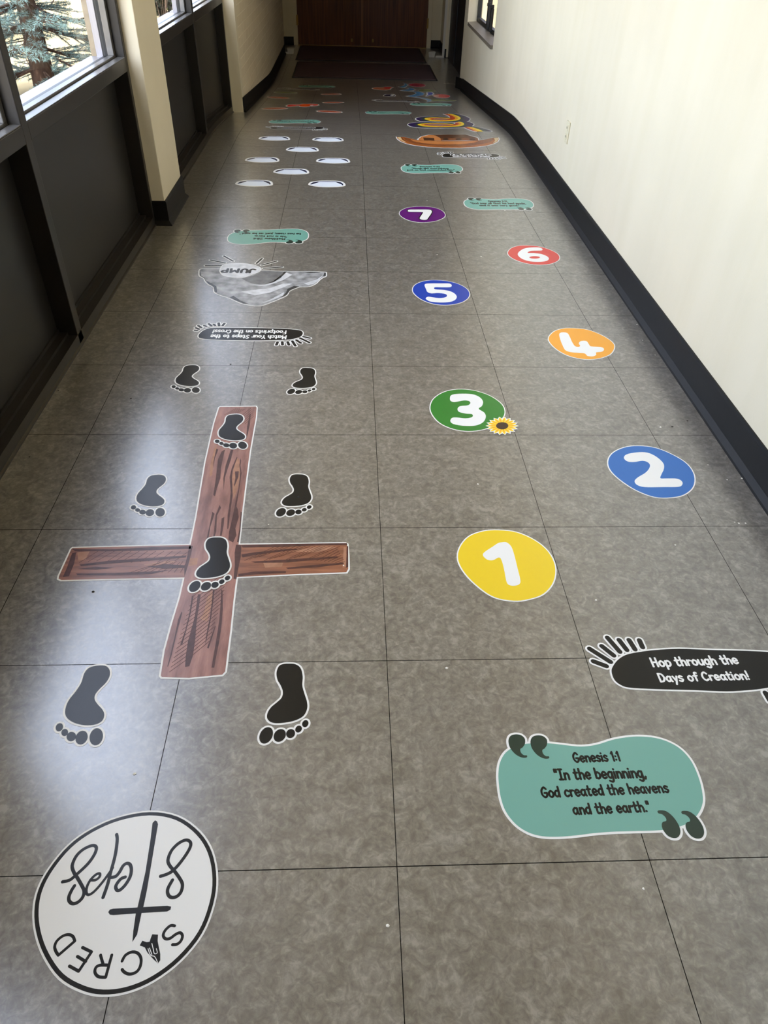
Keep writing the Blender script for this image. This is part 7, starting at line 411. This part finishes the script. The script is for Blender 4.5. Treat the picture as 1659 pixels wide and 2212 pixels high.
["river_decal","winding blue river sticker running toward the nearer doormat","sticker",None,[["backing","vinyl_white",0,0.008,[["p",[6438,100680,6728,99887,6809,98797,6565,97812,6233,97152,6727,96917,7343,96367,7498,95524,7200,94367,6516,93654,7465,93168,8093,92277,8173,90758,7844,89263,7073,87969,6583,87621,7351,87285,8090,85925,8443,84821,8269,83642,7640,82241,8004,83874,7879,85001,7463,86218,6682,87149,6008,87937,6842,89373,7344,91109,7271,92439,6635,93332,5693,94033,6462,95011,6812,95990,6567,96675,5665,97422,6303,98353,6589,99438]]],None],["water","ink_river",1,0,[["p",[6438,100680,6728,99887,6809,98797,6565,97812,6233,97152,6727,96917,7343,96367,7498,95524,7200,94367,6516,93654,7465,93168,8093,92277,8173,90758,7844,89263,7073,87969,6583,87621,7351,87285,8090,85925,8443,84821,8269,83642,7640,82241,8004,83874,7879,85001,7463,86218,6682,87149,6008,87937,6842,89373,7344,91109,7271,92439,6635,93332,5693,94033,6462,95011,6812,95990,6567,96675,5665,97422,6303,98353,6589,99438]]],None],["pale_water","ink_paleriver",2,0,[["p",[6139,87901,7054,87717,7994,86324,8430,84818,8221,83463,7750,82427,8024,83878,7890,85120,7359,86557,6566,87371]]],None]],0],
["pond_decal","small navy crescent sticker beside the winding blue river","sticker",None,[["backing","vinyl_white",0,0.012,[["c",[8564,91704,8892,92655,9174,92308,9156,91165,8925,90003,8502,89081,8172,88383,8474,89908,8626,90854]]],None],["print","ink_royal",1,0,[["c",[8564,91704,8892,92655,9174,92308,9156,91165,8925,90003,8502,89081,8172,88383,8474,89908,8626,90854]]],None]],0],
["flower_decal","crimson flower sticker at the far end of the blue river","sticker",None,[["backing","vinyl_white",0,0.004,[["c",[9010,99011,8892,98525,8639,98120,8290,97868,7899,97817,7523,97977,7217,98317,7026,98774,6980,99270,7087,99732,7334,100094,7684,100309,8083,100352,8469,100218,8782,99921,8972,99500]]],None],["petals","ink_crimson",1,0,[["c",[9010,99011,8892,98525,8639,98120,8290,97868,7899,97817,7523,97977,7217,98317,7026,98774,6980,99270,7087,99732,7334,100094,7684,100309,8083,100352,8469,100218,8782,99921,8972,99500]]],None],["flower_centre","ink_berry",2,0,[["c",[8236,99085,8182,98811,8069,98586,7915,98447,7744,98419,7581,98507,7450,98694,7371,98950,7356,99233,7408,99499,7519,99710,7673,99837,7846,99862,8012,99783,8145,99609,8223,99365]]],None]],0],
["flower_decal","coral red flower sticker beside the navy crescent","sticker",None,[["backing","vinyl_white",0,0.004,[["c",[10815,88675,10668,88006,10406,87474,10070,87154,9710,87092,9376,87294,9119,87734,8976,88349,8971,89052,9108,89736,9368,90294,9712,90635,10086,90703,10430,90487,10689,90021,10824,89383]]],None],["petals","ink_coral",1,0,[["c",[10815,88675,10668,88006,10406,87474,10070,87154,9710,87092,9376,87294,9119,87734,8976,88349,8971,89052,9108,89736,9368,90294,9712,90635,10086,90703,10430,90487,10689,90021,10824,89383]]],None],["pale_petals","ink_blush",2,0,[["c",[9600,88614,9536,88232,9433,87929,9307,87749,9177,87718,9062,87841,8978,88099,8940,88456,8952,88858,9015,89245,9118,89556,9245,89743,9378,89776,9496,89648,9579,89381,9615,89017]]],None]],0],
["grass_decal","green grass strip sticker between the two red flowers","sticker",None,[["backing","vinyl_white",0,0.004,[["c",[7761,94281,8324,95972,8973,95973,9342,95263,9882,94188,9027,93372,8167,93184]]],None],["blades","ink_olive",1,0,[["c",[7761,94281,8324,95972,8973,95973,9342,95263,9882,94188,9027,93372,8167,93184]]],None]],0],
["grass_decal","long green grass strip sticker at the near end of the river","sticker",None,[["backing","vinyl_white",0,0.004,[["c",[8404,85104,8834,85541,9645,85232,10584,84950,11037,84692,10474,84011,9325,84016,8350,83828]]],None],["blades","ink_olive",1,0,[["c",[8404,85104,8834,85541,9645,85232,10584,84950,11037,84692,10474,84011,9325,84016,8350,83828]]],None]],0],
["scuff_streak","thin broken white plaster streak on the floor near the end of the right wall","streak",None,[["streak","plaster_chip",0,0,[["s",0.012,[11441,101011,11676,100714,11970,100994]],["s",0.014,[11982,100751,12309,100629,12731,100355]]],None]],0]
]
CHIPS=[[1.2046,1.9141],[1.1123,1.7774],[1.1422,1.7009],[1.1915,1.7076],[1.0826,1.5028],[1.093,1.4978],[1.1126,1.4987],[1.1965,2.7718],[1.174,2.6274],[1.1845,2.503],[1.0336,1.9911],[0.8777,1.409],[0.3748,1.6817],[0.6063,1.2095],[0.4471,4.4075],[0.4267,3.5457],[0.6438,3.5273],[0.8835,4.2472],[1.2309,5.3436],[1.2316,5.2692],[1.1631,4.7695],[1.2603,5.4509],[-0.4266,0.7612],[0.0571,0.475],[0.5076,0.5228],[0.2111,1.0064],[-0.2305,1.5023],[-0.0232,1.338]]
GRIT=[[-0.756,2.1641],[-1.0158,2.2148],[-0.9816,1.8216],[-0.4488,2.4097],[-0.6382,1.2529],[-0.1545,1.622],[1.0744,1.994],[1.1399,2.0294]]

# ------------------------------------------------------------------ stickers on the floor
def catmull(P, closed):
    n = len(P); out = []
    if n < 3: return [Vector(p) for p in P]
    for i in range(n if closed else n-1):
        g = (lambda k: Vector(P[k % n])) if closed else (lambda k: Vector(P[max(0, min(n-1, k))]))
        a, b, c, d = g(i-1), g(i), g(i+1), g(i+2)
        for k in range(4):
            t = k/4
            out.append(.5*(2*b+(c-a)*t+(2*a-5*b+4*c-d)*t*t+(3*b-a-3*c+d)*t**3))
    if not closed: out.append(Vector(P[-1]))
    return out
def grow(P, d):
    if not d: return P
    n = len(P); ar = sum(P[i].x*P[(i+1) % n].y-P[(i+1) % n].x*P[i].y for i in range(n)); s = 1 if ar > 0 else -1
    out = []
    for i in range(n):
        e1 = (P[i]-P[i-1]); e2 = (P[(i+1) % n]-P[i])
        if e1.length < 1e-7: e1 = e2
        if e2.length < 1e-7: e2 = e1
        n1 = Vector((e1.y, -e1.x)).normalized()*s; n2 = Vector((e2.y, -e2.x)).normalized()*s; m = n1+n2
        m = m.normalized() if m.length > 1e-6 else n1
        out.append(P[i]+m*d/max(.6, m.dot(n1)))
    return out
def ribbon(P, w):
    """a pen stroke with round ends: ('strip', left side, right side)"""
    Q = [P[0]]
    for p in P[1:]:
        if (p-Q[-1]).length > 1e-6: Q.append(p)
    if len(Q) == 1: Q.append(Q[0]+Vector((1e-5, 0)))
    L_, R_ = [], []; n = len(Q); r = w/2
    d = (Q[1]-Q[0]).normalized(); v = Vector((-d.y, d.x))
    for k in (0, 1, 2): a = math.pi/6*k+.05; L_.append(Q[0]-d*math.cos(a)*r+v*math.sin(a)*r); R_.append(Q[0]-d*math.cos(a)*r-v*math.sin(a)*r)
    for i in range(n):
        e1 = (Q[i]-Q[i-1]).normalized() if i else (Q[1]-Q[0]).normalized(); e2 = (Q[i+1]-Q[i]).normalized() if i < n-1 else e1
        t = e1+e2; t = t.normalized() if t.length > .2 else e2; v = Vector((-t.y, t.x)); k = r/max(.75, Vector((-e1.y, e1.x)).dot(v))
        L_.append(Q[i]+v*k); R_.append(Q[i]-v*k)
    d = (Q[-1]-Q[-2]).normalized(); v = Vector((-d.y, d.x))
    for k in (2, 1, 0): a = math.pi/6*k+.05; L_.append(Q[-1]+d*math.cos(a)*r+v*math.sin(a)*r); R_.append(Q[-1]+d*math.cos(a)*r-v*math.sin(a)*r)
    return [('strip', L_, R_)]
O_ = [(.3,.62),(.1,.45),(.1,.15),(.3,0),(.5,.15),(.5,.45),(.3,.62)]
BOWL = [(.1,.45),(.3,.62),(.52,.45),(.5,.15),(.3,0),(.1,.1)]
A_ = [(.5,.5),(.3,.62),(.1,.45),(.08,.2),(.25,.02),(.45,.18),(.5,.5)]
GL = {'a':(.64,[A_,[(.5,.6),(.5,.2),(.58,0)]]),'b':(.62,[[(.1,1),(.1,.05)],BOWL]),'c':(.56,[[(.5,.5),(.3,.62),(.1,.4),(.12,.12),(.3,0),(.5,.1)]]),
'd':(.62,[A_,[(.5,1),(.52,0)]]),'e':(.6,[[(.1,.31),(.49,.36),(.44,.57),(.28,.63),(.1,.45),(.1,.2),(.27,0),(.5,.1)]]),'f':(.46,[[(.46,.95),(.34,1),(.24,.85),(.24,0)],[(.05,.6),(.42,.62)]]),
'g':(.62,[A_,[(.5,.6),(.5,-.15),(.35,-.35),(.1,-.25)]]),'h':(.6,[[(.1,1),(.1,0)],[(.1,.4),(.3,.6),(.48,.45),(.5,0)]]),'i':(.22,[[(.1,.6),(.1,0)],[(.1,.86),(.1,.88)]]),
'j':(.3,[[(.18,.6),(.18,-.15),(.08,-.33),(-.05,-.28)],[(.18,.86),(.18,.88)]]),'k':(.56,[[(.1,1),(.1,0)],[(.45,.6),(.12,.3)],[(.12,.3),(.48,0)]]),'l':(.22,[[(.1,1),(.1,0)]]),
'm':(.82,[[(.1,.6),(.1,0)],[(.1,.42),(.25,.6),(.38,.45),(.38,0)],[(.38,.42),(.54,.6),(.68,.45),(.68,0)]]),'n':(.6,[[(.1,.6),(.1,0)],[(.1,.4),(.3,.6),(.48,.45),(.5,0)]]),'o':(.6,[O_]),
'p':(.62,[[(.1,.6),(.1,-.35)],BOWL]),'r':(.46,[[(.1,.6),(.1,0)],[(.1,.38),(.25,.58),(.42,.55)]]),'s':(.54,[[(.45,.55),(.25,.63),(.1,.48),(.25,.33),(.45,.2),(.3,0),(.08,.07)]]),
't':(.5,[[(.22,.95),(.2,.15),(.3,0),(.42,.05)],[(.05,.62),(.42,.63)]]),'u':(.6,[[(.1,.6),(.1,.2),(.25,0),(.45,.12),(.5,.3)],[(.5,.6),(.5,0)]]),'v':(.54,[[(.05,.6),(.25,0)],[(.25,0),(.47,.6)]]),
'w':(.72,[[(.05,.6),(.2,0)],[(.2,0),(.35,.5)],[(.35,.5),(.5,0)],[(.5,0),(.65,.6)]]),'y':(.54,[[(.08,.6),(.26,.12)],[(.48,.6),(.2,-.35)]]),
'A':(.7,[[(.05,0),(.33,1)],[(.33,1),(.6,0)],[(.15,.35),(.5,.35)]]),'C':(.68,[[(.6,.82),(.4,1),(.13,.75),(.1,.3),(.33,0),(.6,.15)]]),'D':(.7,[[(.1,1),(.1,0)],[(.1,1),(.45,.9),(.6,.5),(.45,.1),(.1,0)]]),
'F':(.58,[[(.1,1),(.1,0)],[(.1,1),(.52,1)],[(.1,.52),(.44,.52)]]),'G':(.72,[[(.6,.82),(.4,1),(.12,.72),(.1,.3),(.35,0),(.6,.15),(.62,.42)],[(.62,.42),(.38,.42)]]),'H':(.7,[[(.1,1),(.1,0)],[(.58,1),(.58,0)],[(.1,.5),(.58,.5)]]),
'I':(.5,[[(.24,1),(.24,0)],[(.06,1),(.42,1)],[(.06,0),(.42,0)]]),'J':(.58,[[(.48,1),(.48,.3),(.3,0),(.08,.15)]]),'M':(.86,[[(.1,0),(.12,1)],[(.12,1),(.4,.4)],[(.4,.4),(.68,1)],[(.68,1),(.72,0)]]),
'N':(.72,[[(.1,0),(.1,1)],[(.1,1),(.58,0)],[(.58,0),(.58,1)]]),'P':(.6,[[(.1,1),(.1,0)],[(.1,1),(.42,.98),(.52,.75),(.4,.5),(.1,.46)]]),'S':(.62,[[(.52,.86),(.3,1),(.1,.78),(.3,.53),(.52,.28),(.3,0),(.07,.12)]]),
'U':(.7,[[(.1,1),(.1,.3),(.32,0),(.55,.3),(.56,1)]]),'Y':(.64,[[(.05,1),(.3,.5)],[(.56,1),(.3,.5)],[(.3,.5),(.3,0)]]),
'1':(.34,[[(.06,.8),(.2,1)],[(.2,1),(.2,0)]]),'2':(.6,[[(.08,.78),(.28,1),(.5,.78),(.35,.4),(.08,0)],[(.08,0),(.54,0)]]),'3':(.6,[[(.08,.85),(.3,1),(.5,.78),(.26,.54)],[(.26,.54),(.54,.3),(.3,0),(.06,.12)]]),
'6':(.6,[[(.46,.95),(.2,.7),(.08,.3),(.3,0),(.52,.25),(.34,.5),(.1,.35)]]),'8':(.6,[[(.3,.54),(.1,.75),(.3,1),(.5,.75),(.3,.54),(.06,.26),(.3,0),(.54,.26),(.3,.54)]]),
':':(.22,[[(.1,.12),(.1,.14)],[(.1,.5),(.1,.52)]]),'.':(.22,[[(.1,.03),(.1,.05)]]),',':(.22,[[(.12,.06),(.05,-.14)]]),';':(.22,[[(.12,.06),(.05,-.14)],[(.1,.5),(.1,.52)]]),'!':(.26,[[(.14,1),(.12,.3)],[(.1,.02),(.1,.04)]]),
'"':(.36,[[(.08,1),(.08,.75)],[(.24,1),(.24,.75)]]),"'":(.2,[[(.1,1),(.08,.75)]]),' ':(.34,[])}
def text_strokes(s, x0, y0, x1, y1, cap, wt):
    W = sum(GL[ch][0]+.05 for ch in s); a = Vector((x0, y0)); u = Vector((x1, y1))-a; k = u.length/(W-.1); u.normalize(); v = Vector((-u.y, u.x))
    out = []; x = -.04
    for ch in s:
        adv, strokes = GL[ch]
        for st in strokes:
            P = [a+u*(x+px)*k+v*py*cap for px, py in st]
            out += ribbon(catmull(P, False), 1.24*wt*min(cap, k*1.2))
        x += adv+.05
    return out
def flat_layer(bm, loops, z, skirt=0):
    for j, P in enumerate(loops):
        zz = z+(j % 8)*8e-6
        if P[0] == 'strip':
            n = len(P[1]); a = [bm.verts.new((p.x, p.y, zz+5e-6*i/n)) for i, p in enumerate(P[1])]; b = [bm.verts.new((p.x, p.y, zz+5e-6*i/n)) for i, p in enumerate(P[2])]
            for i in range(n-1): bm.faces.new((b[i], b[i+1], a[i+1], a[i]))
            ring = a+b[::-1]
        else:
            Q = [P[0]]
            for p in P[1:]:
                if (p-Q[-1]).length > 2e-5: Q.append(p)
            if (Q[0]-Q[-1]).length < 2e-5: Q.pop()
            if len(Q) < 3: continue
            if sum(Q[i].x*Q[(i+1) % len(Q)].y-Q[(i+1) % len(Q)].x*Q[i].y for i in range(len(Q))) < 0: Q.reverse()
            ring = [bm.verts.new((p.x, p.y, zz)) for p in Q]
            f = bm.faces.new(ring); f.normal_update()
            if len(ring) > 4: bmesh.ops.triangulate(bm, faces=[f])
        if skirt:
            lo = [bm.verts.new((v.co.x, v.co.y, v.co.z-skirt)) for v in ring]; n = len(ring)
            for i in range(n): bm.faces.new((ring[i], lo[i], lo[(i+1) % n], ring[(i+1) % n]))
def pairs(q): return [Vector((q[i]*1e-4, q[i+1]*1e-4)) for i in range(0, len(q), 2)]
def shape_loops(s, off):
    k = s[0]
    if k == 'c': return [grow(catmull(pairs(s[1]), True), off)]
    if k == 'p': return [grow(pairs(s[1]), off)]
    if k == 's': return ribbon(catmull(pairs(s[2]), False), s[1]+2*off)
    if k == 'l': return ribbon(pairs(s[2]), s[1]+2*off)
    return text_strokes(s[1], *s[2], s[3], s[4])
def drape(bm, dy):
    """bend a flat layer onto the ramp"""
    y = [v.co.y for v in bm.verts]; a, b = min(y), max(y)
    if b/T > 12.5:
        for k in BREAKS:
            if a < k*T < b: bmesh.ops.bisect_plane(bm, geom=bm.verts[:]+bm.edges[:]+bm.faces[:], plane_co=(0, k*T, 0), plane_no=(0, 1, 0))
        for v in bm.verts: v.co.z += prof_m(v.co.y)
for name, label, cat, group, layers, lift in DECALS:
    built = []; xs_ = []; ys_ = []
    for part, m, lvl, off, shapes, plabel in layers:
        bm = BM(); loops = [l for s in shapes for l in shape_loops(s, off)]
        flat_layer(bm, loops, .0006+lift+.00018*lvl, .0005 if part == 'backing' else 0)
        drape(bm, 0)
        if part in ('backing', 'streak'):
            xs_ = [v.co.x for v in bm.verts]; ys_ = [v.co.y for v in bm.verts]
        built.append((part, m, bm, plabel))
    cx, cy = (min(xs_)+max(xs_))/2, (min(ys_)+max(ys_))/2
    root = thing(name, label, cat, (cx, cy, prof_m(cy)), group)
    for part, m, bm, plabel in built:
        o = link(part, bm, m, root)
        if plabel: o['label'] = plabel

# ------------------------------------------------------------------ things in the corridor
# doormats
def doormat(x0, x1, y0, y1, label):
    root = thing('doormat', label, 'doormat', ((x0+x1)/2*T, (y0+y1)/2*T, DZ*T), 'doormats before the double door')
    link('rubber_edge', box(BM(), x0, x1, y0, y1, DZ, DZ+.012), 'mat_rubber', root)
    link('pile', box(BM(), x0+.05, x1-.05, y0+.05, y1-.05, DZ+.012, DZ+.028, .002), 'mat_pile', root)
doormat(-1.58, 2.36, 22.4, 24.92, 'dark doormat nearer the camera, at the foot of the ramp')
doormat(-1.66, 2.3, 25.36, 28.25, 'dark doormat directly in front of the double door')
# white tubs in the vestibule corners
def tub(x, y, label):
    root = thing('storage_tub', label, 'tub', (x*T, y*T, DZ*T), 'white tubs by the double door')
    bm = BM(); a = .085; b = .1
    lo = [(-a, -a), (a, -a), (a, a), (-a, a)]; hi = [(-b, -b), (b, -b), (b, b), (-b, b)]
    va = [bm.verts.new(((x+p)*T, (y+q)*T, DZ*T)) for p, q in lo]; vb = [bm.verts.new(((x+p)*T, (y+q)*T, (DZ+.12)*T)) for p, q in hi]
    bm.faces.new(va[::-1]); bm.faces.new(vb)
    for i in range(4): bm.faces.new((va[i], va[(i+1) % 4], vb[(i+1) % 4], vb[i]))
    link('tub_body', bm, 'plastic_white', root)
    link('lid', box(BM(), x-.11, x+.11, y-.11, y+.11, DZ+.12, DZ+.15, .004), 'plastic_white', root)
tub(-1.87, 26.6, 'small white lidded tub on the floor left of the doormat'); tub(2.56, 26.6, 'small white lidded tub on the floor right of the doormat')
# socket on the right wall
oy, oz = 9.905, .775; ox = RW(oy)
root = thing('wall_outlet', 'ivory power outlet plate low on the cream right wall', 'outlet', (ox*T, oy*T, oz*T))
link('cover_plate', box(BM(), ox-.014, ox, oy-.078, oy+.078, oz-.122, oz+.122, .0022), 'plastic_ivory', root)
for dz in (-.05, .05):
    sk = link('socket', box(BM(), ox-.02, ox-.013, oy-.032, oy+.032, oz+dz-.032, oz+dz+.032, .002), 'plastic_ivory', root)
    sl = BM(); box(sl, ox-.0215, ox-.019, oy-.016, oy-.010, oz+dz-.01, oz+dz+.014); box(sl, ox-.0215, ox-.019, oy+.010, oy+.016, oz+dz-.01, oz+dz+.014); link('slots', sl, 'gasket', sk)
# bent end of the baseboard, come loose from the wall corner
bm = BM(); pts = []
for i in range(7):
    t = i/6; pts.append((RW(20.9)-.02-.10*t*t, 20.9+.5*t))
for (a, b), (c, d) in zip(pts[:-1], pts[1:]):
    za, zb = prof(b), prof(d)
    v = [bm.verts.new((x*T, y*T, z*T)) for x, y, z in ((a, b, za+.002), (c, d, zb+.002), (c, d, zb+.25), (a, b, za+.25))]; v2 = [bm.verts.new((p.co.x+.008, p.co.y, p.co.z)) for p in v]
    bm.faces.new(v); bm.faces.new(v2[::-1])
    for i in range(4): bm.faces.new((v[i], v2[i], v2[(i+1) % 4], v[(i+1) % 4]))
tag(link('loose_baseboard', bm, 'rubber_base'), 'loose end of black baseboard curling off the end of the right wall', 'baseboard')
# crumbs
random.seed(4)
def crumb(name, p, r, m, label, cat, group):
    bm = BM(); bmesh.ops.create_icosphere(bm, subdivisions=1, radius=r)
    for v in bm.verts: v.co = Vector((v.co.x*random.uniform(.7, 1.7), v.co.y*random.uniform(.6, 1.5), max(-.3*r, v.co.z)*.5))
    zmin = min(v.co.z for v in bm.verts)
    for v in bm.verts: v.co.z -= zmin
    o = link(name, bm, m); o.location = (p[0], p[1], prof_m(p[1])); tag(o, label, cat, group)
for p in CHIPS: crumb('plaster_chip', p, random.uniform(.0016, .0032), 'plaster_chip', 'tiny white plaster crumb lying on the grey floor tiles', 'crumb', 'white plaster crumbs on the floor')
for p in GRIT: crumb('grit_speck', p, random.uniform(.0022, .004), 'grit', 'tiny black speck of dirt on the grey floor tiles', 'speck', 'black dirt specks on the floor')

# ------------------------------------------------------------------ outside
GZ = -.35*T
def ground(name, x0, x1, y0, y1, z, m, label, cat):
    bm = BM(); box(bm, x0, x1, y0, y1, z/T-.3, z/T); o = link(name, bm, m); return tag(o, label, cat, None, 'structure')
ground('ground', -70, -2.62, -60, 110, GZ, 'dry_ground', 'pale dry sunlit ground outside the windows', 'ground')
ground('ground', 3.7, 60, -60, 110, GZ-.3, 'dry_ground', 'pale dry ground outside the right wall', 'ground')
tag(link('reflection_blocker', box(BM(), 9, 9.5, -6, 130, -1, 16), 'blocker_brown'), 'plain brownish wall added outside the right window to block sky reflections', 'wall', None, 'structure')  # added out of view to keep sky reflections off the floor
o = ground('planting_bed', -5.4, -2.7, 16.5, 31, GZ+.03, 'mulch', 'dark mulch bed outside the farther window bay', 'planting bed')
def spruce(x, y, h, seed, label):
    rnd = random.Random(seed); base = Vector((x*T, y*T, GZ))
    root = thing('spruce_tree', label, 'tree', base)
    tb = BM(); tube(tb, [base+Vector((.02*math.sin(i), .02*math.cos(2*i), h*i/8)) for i in range(9)], .11, .02, 9); link('trunk', tb, 'bark', root, True)
    bb = BM(); nb = BM()
    def sprig(p, d, s):
        u = d.orthogonal().normalized(); v = d.cross(u)
        for k in range(30):
            a = rnd.uniform(0, 6.283); e = rnd.uniform(.15, 1.25); q = p+d*rnd.uniform(-.05, .03)
            dr = (d*math.cos(e)+(u*math.cos(a)+v*math.sin(a))*math.sin(e)); L = s*rnd.uniform(.7, 1.15)
            sd = dr.cross(Vector((rnd.uniform(-1, 1), rnd.uniform(-1, 1), rnd.uniform(-1, 1)))).normalized()*.0019
            nb.faces.new([nb.verts.new(q+sd), nb.verts.new(q-sd), nb.verts.new(q+dr*L)])
    z = .28
    while z < h-.1:
        R = (1.15*(1-z/h)+.12)*(1 if z > .4 else .9)
        for k in range(8):
            a = rnd.uniform(0, 6.283); d = Vector((math.cos(a), math.sin(a), 0)); p0 = base+Vector((0, 0, z))
            P = [p0+d*R*t+Vector((0, 0, -.16*R*math.sin(t*2.4)+.05*t)) for t in (0, .25, .5, .75, 1)]
            tube(bb, P, .013, .004, 5)
            for t in [.2+.08*i for i in range(11)]:
                i = min(3, int(t*4)); f = t*4-i; c = P[i]*(1-f)+P[min(4, i+1)]*f if t < 1 else P[4]
                for s in (-1, 1):
                    side = Vector((-d.y, d.x, 0))*s; dd = (d*.75+side*.7+Vector((0, 0, rnd.uniform(-.35, .15)))).normalized()
                    L = R*.34*(1.15-t)+.05
                    tube(bb, [c, c+dd*L], .005, .002, 4)
                    for q in range(max(2, int(L/.055))): sprig(c+dd*L*(q+1)/max(2, int(L/.055)), dd, .042)
            sprig(P[4], d, .05)
        z += .17
    link('branches', bb, 'bark', root); o = link('needles', nb, 'needle', root); o['kind'] = 'stuff'
spruce(-6.3, 17.2, 2.6, 7, 'blue spruce growing outside the nearer window')
spruce(-12, 26, 3.0, 11, 'second blue spruce standing farther off, behind the first')
def bare_shrub(x, y, label):
    rnd = random.Random(3); base = Vector((x*T, y*T, GZ+.03)); root = thing('bare_shrub', label, 'shrub', base); bm = BM()
    for i in range(34):
        a = rnd.uniform(0, 6.283); L = rnd.uniform(.45, .78); e = rnd.uniform(.1, .85)
        P = [base+Vector((math.cos(a)*math.sin(e)*L*t, math.sin(a)*math.sin(e)*L*t, math.cos(e)*L*t+.25*L*math.sin(t*2.6))) for t in (0, .3, .6, 1)]
        tube(bm, P, .005, .0015, 5)
    link('twigs', bm, 'twig', root)
bare_shrub(-4.4, 20.4, 'bare tan twiggy shrub outside the farther window')
def bush(x, y, r, label, count, seed, m):
    rnd = random.Random(seed); base = Vector((x*T, y*T, GZ)); root = thing('leafy_bush', label, 'bush', base); bm = BM()
    sb = BM()
    for i in range(9):
        a = i*.7; tube(sb, [base, base+Vector((math.cos(a)*r*.3, math.sin(a)*r*.3, r*.7)), base+Vector((math.cos(a)*r*.6, math.sin(a)*r*.6, r*1.3))], .02, .006, 5)
    link('stems', sb, 'bark', root)
    for i in range(count):
        d = Vector((rnd.gauss(0, 1), rnd.gauss(0, 1), rnd.gauss(0, 1))).normalized(); p = base+Vector((0, 0, r*.95))+Vector((d.x*r, d.y*r, d.z*r*.9))*rnd.uniform(.55, 1)
        if p.z < base.z+.05: continue
        u = Vector((rnd.gauss(0, 1), rnd.gauss(0, 1), rnd.gauss(0, 1))).normalized(); v = u.orthogonal().normalized()*.025; u *= .055
        bm.faces.new([bm.verts.new(p-u), bm.verts.new(p+v), bm.verts.new(p+u), bm.verts.new(p-v)])
    o = link('leaves', bm, m, root); o['kind'] = 'stuff'
bush(-6.4, 32.6, .5, 'round yellow green bush outside the farther window', 1500, 5, 'leaf')
bush(-6.7, 27.4, .66, 'dark evergreen bush added as a dark backdrop behind the bare twiggy shrub', 2600, 8, 'backdrop_leaf')  # added to darken the background of the farther window
